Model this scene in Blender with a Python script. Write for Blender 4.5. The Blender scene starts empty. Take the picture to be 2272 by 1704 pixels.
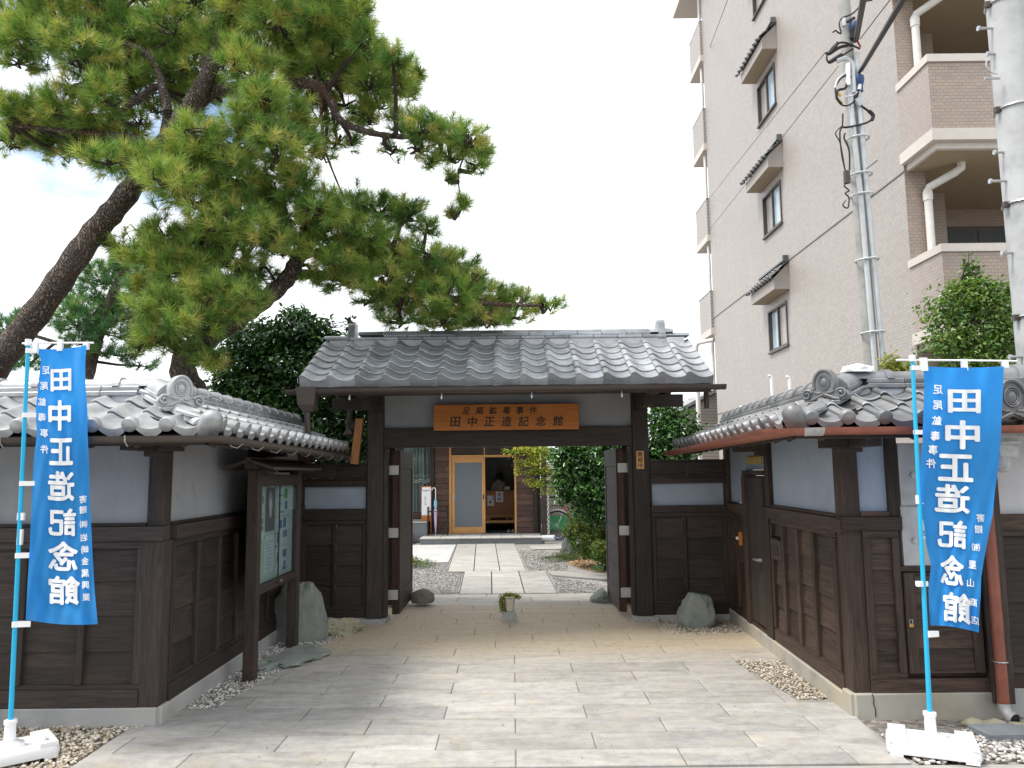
import bpy, bmesh, math, random
import numpy as np
from mathutils import Matrix, Vector
R_ = math.radians
S = bpy.context.scene
COL = S.collection

# ------------------------------------------------------------ camera
F_PX, CAM_H, PX_W, PX_H = 1720.0, 1.65, 2272.0, 1704.0
PITCH, ROLL = math.atan(198 / F_PX), R_(0.6)
FW = Vector((0, math.cos(PITCH), math.sin(PITCH)))
U0 = Vector((0, -math.sin(PITCH), math.cos(PITCH)))
R0 = Vector((1, 0, 0))
RT = R0 * math.cos(ROLL) - U0 * math.sin(ROLL)
UP = R0 * math.sin(ROLL) + U0 * math.cos(ROLL)
CAMP = Vector((0, 0, CAM_H))
cd = bpy.data.cameras.new('camera')
cam = bpy.data.objects.new('camera', cd)
COL.objects.link(cam)
cam.matrix_world = Matrix(((RT.x, UP.x, -FW.x, 0), (RT.y, UP.y, -FW.y, 0), (RT.z, UP.z, -FW.z, CAM_H), (0, 0, 0, 1)))
cd.sensor_width = 36.0
cd.lens = 36.0 * F_PX / PX_W
cd.clip_start, cd.clip_end = 0.05, 1500
S.camera = cam

# ------------------------------------------------------------ light
SUN_EL, SUN_AZ = R_(62), R_(254)          # direction the light comes from: azimuth from +Y towards +X
world = bpy.data.worlds.new('World')
S.world = world
world.use_nodes = True
wn = world.node_tree
wn.nodes.clear()
def W_(t, **k):
    n = wn.nodes.new(t)
    for a, b in k.items(): setattr(n, a, b)
    return n
sky = W_('ShaderNodeTexSky', sky_type='NISHITA', sun_disc=False, sun_elevation=SUN_EL, sun_rotation=SUN_AZ)
bg1 = W_('ShaderNodeBackground'); bg1.inputs[1].default_value = 0.15
bg2 = W_('ShaderNodeBackground'); bg2.inputs[0].default_value = (0.94, 0.97, 1, 1); bg2.inputs[1].default_value = 1.0
mixs = W_('ShaderNodeMixShader'); outw = W_('ShaderNodeOutputWorld')
tc = W_('ShaderNodeTexCoord')
mp = W_('ShaderNodeMapping'); mp.inputs['Scale'].default_value = (1, 1, 2.0); mp.inputs['Location'].default_value = (2.14, 4.21, -1.05)
nz = W_('ShaderNodeTexNoise'); nz.inputs['Scale'].default_value = 2.1; nz.inputs['Detail'].default_value = 8; nz.inputs['Roughness'].default_value = .52
rp = W_('ShaderNodeValToRGB'); rp.color_ramp.elements[0].position = 0.36; rp.color_ramp.elements[1].position = 0.44
L = wn.links.new
L(tc.outputs['Generated'], mp.inputs[0]); L(mp.outputs[0], nz.inputs['Vector']); L(nz.outputs[0], rp.inputs[0])
L(sky.outputs[0], bg1.inputs[0]); L(rp.outputs[0], mixs.inputs[0]); L(bg1.outputs[0], mixs.inputs[1]); L(bg2.outputs[0], mixs.inputs[2]); L(mixs.outputs[0], outw.inputs[0])
sd = bpy.data.lights.new('sun', 'SUN'); sd.energy = 2.4; sd.angle = R_(16); sd.color = (1, .95, .87)
sun = bpy.data.objects.new('sun', sd); COL.objects.link(sun)
sdir = Vector((math.sin(SUN_AZ) * math.cos(SUN_EL), math.cos(SUN_AZ) * math.cos(SUN_EL), math.sin(SUN_EL)))
sun.rotation_euler = sdir.to_track_quat('Z', 'Y').to_euler()
sun.location = sdir * 30
S.view_settings.view_transform = 'Standard'; S.view_settings.look = 'None'
S.view_settings.exposure = 0.74; S.view_settings.gamma = 1.0; S.view_settings.use_curve_mapping = False
S.cycles.max_bounces = 6

# ------------------------------------------------------------ photo measuring helpers
def ray(x, y): return FW + RT * ((x - 1136) / F_PX) - UP * ((y - 852) / F_PX)
def atY(x, y, Y): d = ray(x, y); return CAMP + d * (Y / d.y)
def atX(x, y, X): d = ray(x, y); return CAMP + d * (X / d.x)
def atZ(x, y, z=0.0): d = ray(x, y); return CAMP + d * ((z - CAM_H) / d.z)
K = 1.0271
def vY(x, y, Y): return atY(x * K, y * K, Y)

# ------------------------------------------------------------ object helpers
WM = {}
def obj(name, me, parent=None, M=None, label=None):
    M = M or Matrix()
    o = bpy.data.objects.new(name, me); COL.objects.link(o)
    if parent is not None:
        o.parent = parent; o.matrix_basis = WM[parent.name].inverted() @ M
    else: o.matrix_basis = M
    WM[o.name] = M.copy()
    if label: o['label'] = label
    return o
def T(x, y=None, z=None):
    return Matrix.Translation(Vector((x, y, z)) if y is not None else Vector(x))
def RZ(a): return Matrix.Rotation(a, 4, 'Z')
def RX(a): return Matrix.Rotation(a, 4, 'X')
def RY(a): return Matrix.Rotation(a, 4, 'Y')
def tag(o, label, cat, group=None):
    o['label'] = label; o['category'] = cat
    if group: o['group'] = group
    return o
def thing(name, label, cat, loc=(0, 0, 0), group=None):
    return tag(obj(name, None, None, T(loc)), label, cat, group)
def structure(name, me, M=None):
    o = obj(name, me, None, M); o['kind'] = 'structure'; return o
def mesh(name, vs, fs, mat=None, smooth=False):
    me = bpy.data.meshes.new(name)
    me.from_pydata([tuple(v) for v in vs], [], [tuple(f) for f in fs]); me.update()
    if mat:
        for m in (mat if isinstance(mat, (list, tuple)) else [mat]): me.materials.append(m)
    if smooth: me.polygons.foreach_set('use_smooth', [True] * len(me.polygons))
    return me
_cb = {}
def cbox_mesh(dx, dy, dz, mat, b=.003):
    key = (round(dx, 4), round(dy, 4), round(dz, 4), mat.name, b)
    if key in _cb: return _cb[key]
    x, y, z = dx / 2, dy / 2, dz / 2
    b = min(b, .3 * min(dx, dy, dz))
    vs = []; idx = {}
    for sx in (-1, 1):
        for sy in (-1, 1):
            for sz in (-1, 1):
                for ax in range(3):
                    p = [sx * (x - b), sy * (y - b), sz * (z - b)]
                    p[ax] = (sx * x, sy * y, sz * z)[ax]
                    idx[(sx, sy, sz, ax)] = len(vs); vs.append(p)
    fs = []
    s2 = [(-1, -1), (1, -1), (1, 1), (-1, 1)]
    for ax in range(3):
        for s in (-1, 1):
            q = []
            for a, c in s2:
                k = [0, 0, 0]; k[ax] = s; k[(ax + 1) % 3] = a; k[(ax + 2) % 3] = c
                q.append(idx[(k[0], k[1], k[2], ax)])
            fs.append(q if s > 0 else q[::-1])
    for ax in range(3):                      # edge chamfers
        a1, a2 = (ax + 1) % 3, (ax + 2) % 3
        for s1 in (-1, 1):
            for t1 in (-1, 1):
                def ix(sa, face):
                    k = [0, 0, 0]; k[ax] = sa; k[a1] = s1; k[a2] = t1
                    return idx[(k[0], k[1], k[2], face)]
                q = [ix(-1, a1), ix(1, a1), ix(1, a2), ix(-1, a2)]
                fs.append(q if s1 * t1 < 0 else q[::-1])
    for sx in (-1, 1):
        for sy in (-1, 1):
            for sz in (-1, 1):
                q = [idx[(sx, sy, sz, a)] for a in range(3)]
                fs.append(q if sx * sy * sz > 0 else q[::-1])
    me = mesh('box', vs, fs, mat); _cb[key] = me
    return me
def box(name, parent, c, size, mat, ang=0, b=.003, M=None):
    MM = T(c) @ RZ(ang) if M is None else M
    return obj(name, cbox_mesh(*size, mat, b), parent, MM)
def bx(name, parent, x0, x1, y0, y1, z0, z1, mat, b=.003):
    return box(name, parent, ((x0 + x1) / 2, (y0 + y1) / 2, (z0 + z1) / 2), (abs(x1 - x0), abs(y1 - y0), abs(z1 - z0)), mat, 0, b)
class Frame:
    """x = along the wall, y = depth into the wall, z = up"""
    def __init__(s, ox, oy, ang): s.M = T(ox, oy, 0) @ RZ(ang); s.ang = ang
    def p(s, u, d, z): return s.M @ Vector((u, d, z))
def fb(F, name, parent, u0, u1, d0, d1, z0, z1, mat, b=.003):
    c = F.p((u0 + u1) / 2, (d0 + d1) / 2, (z0 + z1) / 2)
    return box(name, parent, c, (abs(u1 - u0), abs(d1 - d0), abs(z1 - z0)), mat, F.ang, b)
class MB:
    """collects geometry for one mesh"""
    def __init__(s): s.v = []; s.f = []; s.mi = []
    def add(s, vs, fs, m=0):
        n = len(s.v); s.v += [tuple(v) for v in vs]; s.f += [tuple(i + n for i in f) for f in fs]; s.mi += [m] * len(fs)
        return s
    def box(s, x0, x1, y0, y1, z0, z1, m=0, M=None):
        vs = [(x, y, z) for x in (x0, x1) for y in (y0, y1) for z in (z0, z1)]
        if M: vs = [M @ Vector(v) for v in vs]
        return s.add(vs, [(0, 1, 3, 2), (4, 6, 7, 5), (0, 4, 5, 1), (2, 3, 7, 6), (0, 2, 6, 4), (1, 5, 7, 3)], m)
    def tube(s, pts, r, n=8, m=0, cap=True, close=False):
        pts = [Vector(p) for p in pts]
        rs = r if isinstance(r, (list, tuple)) else [r] * len(pts)
        N = len(pts); base = len(s.v); up = None
        for i, p in enumerate(pts):
            if close: d = pts[(i + 1) % N] - pts[i - 1]
            else: d = pts[min(i + 1, N - 1)] - pts[max(i - 1, 0)]
            if d.length < 1e-9: d = Vector((0, 0, 1))
            d.normalize()
            if up is None: up = d.orthogonal().normalized()
            up = (up - d * up.dot(d))
            if up.length < 1e-6: up = d.orthogonal()
            up.normalize(); w = d.cross(up)
            for k in range(n):
                a = 2 * math.pi * k / n
                s.v.append(tuple(p + (up * math.cos(a) + w * math.sin(a)) * rs[i]))
        for i in range(N if close else N - 1):
            j = (i + 1) % N
            for k in range(n):
                l = (k + 1) % n
                s.f.append((base + i * n + k, base + i * n + l, base + j * n + l, base + j * n + k)); s.mi.append(m)
        if cap and not close:
            s.f.append(tuple(base + k for k in range(n))[::-1]); s.mi.append(m)
            s.f.append(tuple(base + (N - 1) * n + k for k in range(n))); s.mi.append(m)
        return s
    def lathe(s, prof, n=16, m=0, M=None):
        base = len(s.v)
        for r, z in prof:
            for k in range(n):
                a = 2 * math.pi * k / n; v = Vector((r * math.cos(a), r * math.sin(a), z))
                s.v.append(tuple(M @ v if M else v))
        for i in range(len(prof) - 1):
            for k in range(n):
                l = (k + 1) % n
                s.f.append((base + i * n + k, base + i * n + l, base + (i + 1) * n + l, base + (i + 1) * n + k)); s.mi.append(m)
        for r0, i in ((prof[0][0], 0), (prof[-1][0], len(prof) - 1)):
            if r0 > 1e-6:
                q = tuple(base + i * n + k for k in range(n)); s.f.append(q[::-1] if i == 0 else q); s.mi.append(m)
        return s
    def prism(s, poly, h0, h1, m=0, M=None):
        """poly in local xy, extruded in z"""
        n = len(poly)
        vs = [Vector((x, y, h0)) for x, y in poly] + [Vector((x, y, h1)) for x, y in poly]
        if M: vs = [M @ v for v in vs]
        fs = [tuple(range(n))[::-1], tuple(range(n, 2 * n))] + [(i, (i + 1) % n, n + (i + 1) % n, n + i) for i in range(n)]
        return s.add(vs, fs, m)
    def mesh(s, name, mat, smooth=False):
        me = mesh(name, s.v, s.f, mat)
        if isinstance(mat, (list, tuple)): me.polygons.foreach_set('material_index', s.mi)
        if smooth: shade(me)
        return me
    def build(s, name, mat, parent=None, smooth=False, M=None, label=None):
        """vertices given in world space when M is None"""
        if M is None and s.v:
            c = Vector(np.mean(np.array(s.v), 0)); c = Vector((round(c.x, 3), round(c.y, 3), round(c.z, 3)))
            s.v = [(v[0] - c.x, v[1] - c.y, v[2] - c.z) for v in s.v]; M = T(c)
        return obj(name, s.mesh(name, mat, smooth), parent, M, label)
def shade(me, ang=40):
    me.polygons.foreach_set('use_smooth', [True] * len(me.polygons))
    try: me.set_sharp_from_angle(angle=R_(ang))
    except Exception: pass

# ------------------------------------------------------------ materials
def new_mat(name):
    m = bpy.data.materials.new(name); m.use_nodes = True; nt = m.node_tree
    return m, nt, nt.nodes['Principled BSDF']
def N_(nt, t, **k):
    n = nt.nodes.new(t)
    for a, b in k.items():
        if a in n.inputs.keys() if hasattr(n, 'inputs') else False: n.inputs[a].default_value = b
        else: setattr(n, a, b)
    return n
def ramp(nt, fac, cols, poss=None):
    r = nt.nodes.new('ShaderNodeValToRGB'); e = r.color_ramp.elements
    poss = poss or [i / (len(cols) - 1) for i in range(len(cols))]
    e[0].position = poss[0]; e[0].color = (*cols[0], 1); e[1].position = poss[-1]; e[1].color = (*cols[-1], 1)
    for p, c in list(zip(poss, cols))[1:-1]:
        q = e.new(p); q.color = (*c, 1)
    nt.links.new(fac, r.inputs[0]); return r.outputs[0]
def coords(nt, scale=(1, 1, 1), rnd=True, kind='Object'):
    tcn = nt.nodes.new('ShaderNodeTexCoord'); m = nt.nodes.new('ShaderNodeMapping'); m.inputs['Scale'].default_value = scale
    out = tcn.outputs[kind]
    if rnd:
        oi = nt.nodes.new('ShaderNodeObjectInfo'); mu = nt.nodes.new('ShaderNodeMath'); mu.operation = 'MULTIPLY'; mu.inputs[1].default_value = 37.0
        nt.links.new(oi.outputs['Random'], mu.inputs[0])
        va = nt.nodes.new('ShaderNodeVectorMath'); va.operation = 'ADD'
        nt.links.new(out, va.inputs[0]); nt.links.new(mu.outputs[0], va.inputs[1]); out = va.outputs[0]
    nt.links.new(out, m.inputs[0]); return m.outputs[0]
def noise(nt, vec, scale, detail=4, rough=.55, dist=0):
    n = nt.nodes.new('ShaderNodeTexNoise'); n.inputs['Scale'].default_value = scale; n.inputs['Detail'].default_value = detail
    n.inputs['Roughness'].default_value = rough; n.inputs['Distortion'].default_value = dist
    nt.links.new(vec, n.inputs['Vector']); return n.outputs[0]
def mixc(nt, fac, a, b, mode='MIX'):
    m = nt.nodes.new('ShaderNodeMix'); m.data_type = 'RGBA'; m.blend_type = mode
    for i, v in ((0, fac), (6, a), (7, b)):
        if hasattr(v, 'is_output') or isinstance(v, bpy.types.NodeSocket): nt.links.new(v, m.inputs[i])
        else: m.inputs[i].default_value = v if i == 0 else (*v, 1)
    return m.outputs[2]
def bump(nt, bs, h, strength=.3, dist=.01):
    b = nt.nodes.new('ShaderNodeBump'); b.inputs['Strength'].default_value = strength; b.inputs['Distance'].default_value = dist
    nt.links.new(h, b.inputs['Height']); nt.links.new(b.outputs[0], bs.inputs['Normal']); return b
def randv(nt, lo=.8, hi=1.2):
    oi = nt.nodes.new('ShaderNodeObjectInfo'); m = nt.nodes.new('ShaderNodeMapRange'); m.inputs[3].default_value = lo; m.inputs[4].default_value = hi
    nt.links.new(oi.outputs['Random'], m.inputs[0]); return m.outputs[0]
def scaled(nt, col, fac):
    m = nt.nodes.new('ShaderNodeVectorMath'); m.operation = 'SCALE'
    nt.links.new(col, m.inputs[0]); nt.links.new(fac, m.inputs['Scale']); return m.outputs[0]

def flat(name, c, rough=.6, metal=0, spec=None, var=.08, sc=9):
    m, nt, b = new_mat(name)
    v = coords(nt); n = noise(nt, v, sc, 5)
    col = ramp(nt, n, [tuple(x * (1 - var) for x in c), tuple(min(1, x * (1 + var)) for x in c)], [.3, .7])
    nt.links.new(col, b.inputs['Base Color']); b.inputs['Roughness'].default_value = rough; b.inputs['Metallic'].default_value = metal
    if spec is not None: b.inputs['Specular IOR Level'].default_value = spec
    return m
def wood(name, c1, c2, axis, rough=.62, lo=.72, hi=1.3, worn=None, spec=.3):
    m, nt, b = new_mat(name)
    s = [14, 14, 14]; s[axis] = 1.1
    v = coords(nt, tuple(s)); n = noise(nt, v, 2.2, 6, .6, 1.5)
    s2 = [60, 60, 60]; s2[axis] = 1.6
    n2 = noise(nt, coords(nt, tuple(s2)), 3, 3)
    mx = nt.nodes.new('ShaderNodeMath'); mx.operation = 'MULTIPLY_ADD'; mx.inputs[1].default_value = .45
    nt.links.new(n2, mx.inputs[0])
    m2 = nt.nodes.new('ShaderNodeMath'); m2.operation = 'MULTIPLY'; m2.inputs[1].default_value = .6; nt.links.new(n, m2.inputs[0]); nt.links.new(m2.outputs[0], mx.inputs[2])
    col = ramp(nt, mx.outputs[0], [c1, c2], [.36, .68])
    if worn:
        w = noise(nt, coords(nt, (1, 1, 1)), 2.3, 4, .6)
        fac = ramp(nt, w, [(0, 0, 0), (1, 1, 1)], [.60, .78]); col = mixc(nt, fac, col, worn)
    col = scaled(nt, col, randv(nt, lo, hi))
    nt.links.new(col, b.inputs['Base Color']); b.inputs['Roughness'].default_value = rough; b.inputs['Specular IOR Level'].default_value = spec
    bump(nt, b, mx.outputs[0], .45, .006)
    return m
DK1, DK2 = (.024, .0195, .0175), (.068, .053, .046)
woodx = wood('dark_wood_across', DK1, DK2, 0, worn=(.085, .052, .040))
woody = wood('dark_wood_deep', DK1, DK2, 1)
woodz = wood('dark_wood_upright', DK1, DK2, 2, worn=(.085, .048, .036))
woodz2 = wood('reddish_upright_wood', (.03, .014, .010), (.075, .036, .026), 2)
cedarx = wood('weathered_cedar_across', (.022, .015, .012), (.105, .068, .050), 0, worn=(.13, .08, .055))
cedarz = wood('weathered_cedar_upright', (.026, .018, .0145), (.085, .058, .044), 2)
signw = wood('varnished_sign_wood', (.42, .135, .030), (.60, .22, .055), 0, .45, .95, 1.05)
brace_w = wood('raw_timber', (.28, .12, .05), (.45, .2, .08), 2)
doorw = wood('pale_orange_joinery', (.48, .24, .085), (.66, .37, .15), 2, .5, .95, 1.05)
doorwx = wood('pale_orange_joinery_across', (.48, .24, .085), (.66, .37, .15), 0, .5, .95, 1.05)
counterw = wood('brown_counter_wood', (.34, .15, .065), (.50, .24, .11), 2, .5, .95, 1.05)
def plaster_mat(name, c, sc=2.2):
    m, nt, b = new_mat(name); v = coords(nt); n = noise(nt, v, sc, 6, .6); n2 = noise(nt, v, 60, 3)
    col = ramp(nt, n, [tuple(x * .82 for x in c), c, tuple(min(1, x * 1.08) for x in c)], [.3, .5, .75])
    st = noise(nt, coords(nt, (7, 7, .7)), 2.5, 6, .65); col = mixc(nt, ramp(nt, st, [(0, 0, 0), (.2, .2, .2)], [.50, .75]), col, tuple(x * .62 for x in c))
    sm = noise(nt, coords(nt), 5.5, 5, .7, .5); col = mixc(nt, ramp(nt, sm, [(0, 0, 0), (.45, .45, .45)], [.62, .74]), col, (c[0] * .62, c[1] * .6, c[2] * .55))
    nt.links.new(col, b.inputs['Base Color']); b.inputs['Roughness'].default_value = .85; bump(nt, b, n2, .12, .003); return m
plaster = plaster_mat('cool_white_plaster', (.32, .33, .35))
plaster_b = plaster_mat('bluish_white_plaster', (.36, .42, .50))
plaster_w = plaster_mat('white_plaster', (.60, .60, .62))
def concrete_mat(name, c, stain=(.5, .4, .25), amt=.5, sc=3):
    m, nt, b = new_mat(name); v = coords(nt, rnd=False, kind='Object'); g = nt.nodes.new('ShaderNodeNewGeometry')
    n = noise(nt, g.outputs['Position'], sc, 8, .62); n2 = noise(nt, g.outputs['Position'], 90, 3); n3 = noise(nt, g.outputs['Position'], 1.3, 5)
    col = ramp(nt, n, [tuple(x * .72 for x in c), c, tuple(min(1, x * 1.15) for x in c)], [.3, .5, .72])
    f = ramp(nt, n3, [(0, 0, 0), (amt, amt, amt)], [.48, .7]); col = mixc(nt, f, col, stain)
    nt.links.new(col, b.inputs['Base Color']); b.inputs['Roughness'].default_value = .85; bump(nt, b, n2, .25, .004); return m
concrete = concrete_mat('grey_foundation_concrete', (.42, .42, .41), (.40, .37, .30), .4)
concrete_y = concrete_mat('yellowed_foundation_concrete', (.40, .38, .33), (.46, .38, .24), .75)
granite = concrete_mat('granite_base', (.38, .38, .37), (.3, .28, .25), .2, 30)
pole_c = concrete_mat('pole_concrete', (.36, .355, .34), (.3, .28, .25), .3, 5)
def slab_mat(name, tint_zone, dark=1.0):
    m, nt, b = new_mat(name)
    g = nt.nodes.new('ShaderNodeNewGeometry'); P = g.outputs['Position']
    mpp = nt.nodes.new('ShaderNodeMapping'); mpp.inputs['Scale'].default_value = (1, 2.6, 1); nt.links.new(P, mpp.inputs[0])
    n1 = noise(nt, mpp.outputs[0], 2.1, 9, .66, .8); n2 = noise(nt, P, 14, 6, .7); n3 = noise(nt, P, 170, 3)
    base = ramp(nt, n1, [(.215, .203, .188), (.375, .358, .332), (.49, .472, .44)], [.3, .52, .72])
    base = mixc(nt, .35, base, ramp(nt, n2, [(.2, .2, .2), (.46, .45, .44)], [.35, .7]))
    # orange iron stain flecks
    fl = noise(nt, P, 3.7, 6, .7); base = mixc(nt, ramp(nt, fl, [(0, 0, 0), (.5, .5, .5)], [.54, .74]), base, (.44, .35, .22))
    # small scuffs
    sc = noise(nt, mpp.outputs[0], 9.0, 5, .8, 2); base = mixc(nt, ramp(nt, sc, [(0, 0, 0), (.55, .55, .55)], [.69, .78]), base, (.13, .125, .12))
    base = scaled(nt, base, randv(nt, .86 * dark, 1.14 * dark))
    if tint_zone:      # tracked-in clay under the gate roof
        sep = nt.nodes.new('ShaderNodeSeparateXYZ'); nt.links.new(P, sep.inputs[0])
        wob = nt.nodes.new('ShaderNodeMath'); wob.operation = 'MULTIPLY_ADD'; wob.inputs[1].default_value = 1.0; nt.links.new(n1, wob.inputs[0]); nt.links.new(sep.outputs[1], wob.inputs[2])
        mr = nt.nodes.new('ShaderNodeMapRange'); mr.inputs[1].default_value = 0; mr.inputs[2].default_value = 20; nt.links.new(wob.outputs[0], mr.inputs[0])
        f = ramp(nt, mr.outputs[0], [(0, 0, 0), (.12, .12, .12), (.88, .88, .88), (.94, .94, .94), (.80, .80, .80), (.08, .08, .08)], [6.4 / 20, 7.55 / 20, 8.25 / 20, 9.5 / 20, 10.2 / 20, 10.9 / 20])
        clay = ramp(nt, n2, [(.42, .335, .225), (.56, .465, .335)], [.3, .7])
        base = mixc(nt, f, base, clay)
    nt.links.new(base, b.inputs['Base Color']); b.inputs['Roughness'].default_value = .8
    ad = nt.nodes.new('ShaderNodeMath'); ad.operation = 'ADD'; nt.links.new(n2, ad.inputs[0]); nt.links.new(n3, ad.inputs[1]); bump(nt, b, ad.outputs[0], .22, .004)
    return m
slab_m = slab_mat('driveway_slab_stone', True)
mortar_m = slab_mat('driveway_joint_mortar', True, .74)
path_m = slab_mat('path_slab_stone', False)
def tile_mat(name, c, rough=.42, metal=.25, moss=.2, lo=.72, hi=1.25):
    m, nt, b = new_mat(name); v = coords(nt); n = noise(nt, v, 7, 6, .65); n2 = noise(nt, v, 40, 4)
    col = ramp(nt, n, [tuple(x * .68 for x in c), c, tuple(min(1, x * 1.25) for x in c)], [.28, .5, .74])
    w = noise(nt, v, 4.5, 6, .7, .6); col = mixc(nt, ramp(nt, w, [(0, 0, 0), (moss, moss, moss)], [.5, .72]), col, (.24, .22, .18))
    col = scaled(nt, col, randv(nt, lo, hi))
    nt.links.new(col, b.inputs['Base Color']); b.inputs['Metallic'].default_value = metal
    rr = nt.nodes.new('ShaderNodeMapRange'); rr.inputs[3].default_value = rough - .1; rr.inputs[4].default_value = rough + .18; nt.links.new(n, rr.inputs[0]); nt.links.new(rr.outputs[0], b.inputs['Roughness'])
    bump(nt, b, n2, .15, .003); return m
tile_edge = tile_mat('worn_tile_edge', (.46, .46, .46), .5, .1, .3)
tile_new = tile_mat('smoked_tile_bright', (.42, .43, .44), .38, .35, .06, .93, 1.07)
tile_gate = tile_mat('smoked_tile_weathered', (.34, .36, .39), .36, .3, .4)
tile_dark = tile_mat('dark_hood_tile', (.13, .135, .14), .4, .3, .3)
tile_old = tile_mat('smoked_tile_old', (.215, .22, .23), .42, .32, .45)
gutter_br = flat('brown_gutter_metal', (.065, .05, .043), .4, .1)
gutter_cu = flat('red_copper_gutter', (.26, .085, .055), .45, .1, var=.2)
wire_m = flat('galvanised_steel', (.5, .5, .5), .35, .8)
steel = flat('brushed_plate_steel', (.46, .46, .45), .5, .3, var=.15)
pvc = flat('grey_plastic_pipe', (.52, .55, .57), .4)
white_pl = flat('white_plastic', (.86, .86, .88), .4, var=.02)
white_p2 = flat('off_white_paint', (.72, .70, .67), .6)
cyan_p = flat('light_blue_pole_paint', (.02, .43, .72), .25, var=.03)
blk = flat('black_rubber', (.012, .012, .013), .5)
blk_metal = flat('black_iron', (.02, .02, .022), .45, .3)
ink = flat('black_brush_ink', (.018, .016, .014), .6)
yellow = flat('yellow_sleeve', (.65, .48, .08), .5)
bluei = flat('blue_binding', (.02, .07, .2), .5)
red_p = flat('red_paint', (.42, .02, .03), .35)
glass_dark = flat('dark_window_glass', (.09, .11, .12), .08, 0, .9)
def glass_mat(name, tint=(.9, .95, .95), alpha=.25, rough=.05):
    m, nt, b = new_mat(name); nt.nodes.remove(b); o = nt.nodes['Material Output']
    t = nt.nodes.new('ShaderNodeBsdfTransparent'); t.inputs[0].default_value = (*tint, 1)
    g = nt.nodes.new('ShaderNodeBsdfGlossy'); g.inputs[0].default_value = (.8, .85, .9, 1); g.inputs['Roughness'].default_value = rough
    mx = nt.nodes.new('ShaderNodeMixShader'); fr = nt.nodes.new('ShaderNodeLayerWeight'); fr.inputs[0].default_value = .5
    pw = nt.nodes.new('ShaderNodeMath'); pw.operation = 'POWER'; pw.inputs[1].default_value = 4; nt.links.new(fr.outputs['Facing'], pw.inputs[0])
    ad = nt.nodes.new('ShaderNodeMath'); ad.operation = 'MULTIPLY_ADD'; ad.inputs[1].default_value = .6; ad.inputs[2].default_value = alpha * .2; nt.links.new(pw.outputs[0], ad.inputs[0])
    nt.links.new(ad.outputs[0], mx.inputs[0]); nt.links.new(t.outputs[0], mx.inputs[1]); nt.links.new(g.outputs[0], mx.inputs[2]); nt.links.new(mx.outputs[0], o.inputs[0]); return m
glass = glass_mat('clear_glass')
def gravel_mat(name, a, b2, c3, sc=45):
    m, nt, b = new_mat(name); g = nt.nodes.new('ShaderNodeNewGeometry')
    vo = nt.nodes.new('ShaderNodeTexVoronoi'); vo.inputs['Scale'].default_value = sc; nt.links.new(g.outputs['Position'], vo.inputs['Vector'])
    n = noise(nt, g.outputs['Position'], 1.2, 5)
    sep = nt.nodes.new('ShaderNodeSeparateColor'); nt.links.new(vo.outputs['Color'], sep.inputs[0])
    col = ramp(nt, sep.outputs[0], [a, b2, c3]); col = mixc(nt, ramp(nt, n, [(0, 0, 0), (.5, .5, .5)], [.45, .7]), col, a)
    nt.links.new(col, b.inputs['Base Color']); b.inputs['Roughness'].default_value = .9; bump(nt, b, vo.outputs['Distance'], .9, .012); return m
ground_m = gravel_mat('gravelly_earth', (.12, .10, .08), (.22, .2, .18), (.36, .34, .32), 30)
gravel_g = gravel_mat('grey_garden_gravel', (.16, .155, .145), (.30, .29, .275), (.46, .45, .44), 60)
gravel_w = gravel_mat('white_garden_gravel', (.36, .36, .35), (.52, .52, .51), (.66, .66, .66), 55)
def vcol_mat(name, cols, rough=.8, attr='tint', trans=0.0, spec=.3, bsc=None):
    """colour picked by a random per-piece attribute"""
    m, nt, b = new_mat(name)
    a = nt.nodes.new('ShaderNodeAttribute'); a.attribute_name = attr
    col = ramp(nt, a.outputs['Fac'], cols)
    nt.links.new(col, b.inputs['Base Color']); b.inputs['Roughness'].default_value = rough; b.inputs['Specular IOR Level'].default_value = spec
    if trans:
        o = nt.nodes['Material Output']; tr = nt.nodes.new('ShaderNodeBsdfTranslucent'); mx = nt.nodes.new('ShaderNodeMixShader'); mx.inputs[0].default_value = trans
        br = nt.nodes.new('ShaderNodeMix'); br.data_type = 'RGBA'; br.blend_type = 'MULTIPLY'; br.inputs[0].default_value = 1
        nt.links.new(col, br.inputs[6]); br.inputs[7].default_value = (1.3, 1.25, .5, 1)
        nt.links.new(br.outputs[2], tr.inputs[0]); nt.links.new(b.outputs[0], mx.inputs[1]); nt.links.new(tr.outputs[0], mx.inputs[2]); nt.links.new(mx.outputs[0], o.inputs[0])
    if bsc:
        g = nt.nodes.new('ShaderNodeNewGeometry'); bump(nt, b, noise(nt, g.outputs['Position'], bsc, 4), .4, .01)
    return m
pebble_m = vcol_mat('white_grey_pebbles', [(.16, .14, .12), (.36, .33, .30), (.58, .56, .54), (.74, .73, .72)], .85)
pebble_g = vcol_mat('fine_grey_gravel', [(.13, .12, .11), (.24, .235, .22), (.38, .37, .355), (.55, .54, .53)], .85)
pebble_t = vcol_mat('tan_pebbles', [(.20, .15, .10), (.36, .30, .22), (.54, .49, .41), (.66, .62, .55)], .85)
rock_g = concrete_mat('green_grey_rock', (.25, .275, .25), (.36, .37, .32), .5, 7)
rock_k = concrete_mat('dark_grey_rock', (.15, .155, .15), (.25, .25, .24), .5, 6)
rock_y = concrete_mat('ochre_rock', (.33, .30, .22), (.5, .44, .25), .7, 9)
rock_r = concrete_mat('river_stone', (.22, .20, .17), (.27, .23, .18), .3, 12)
rng = random.Random(7)
nrng = np.random.default_rng(11)
# ============================================================ ground and paving
structure('ground', mesh('ground', [(-150, -60, -.03), (150, -60, -.03), (150, 250, -.03), (-150, 250, -.03)], [(0, 1, 2, 3)], ground_m))
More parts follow.
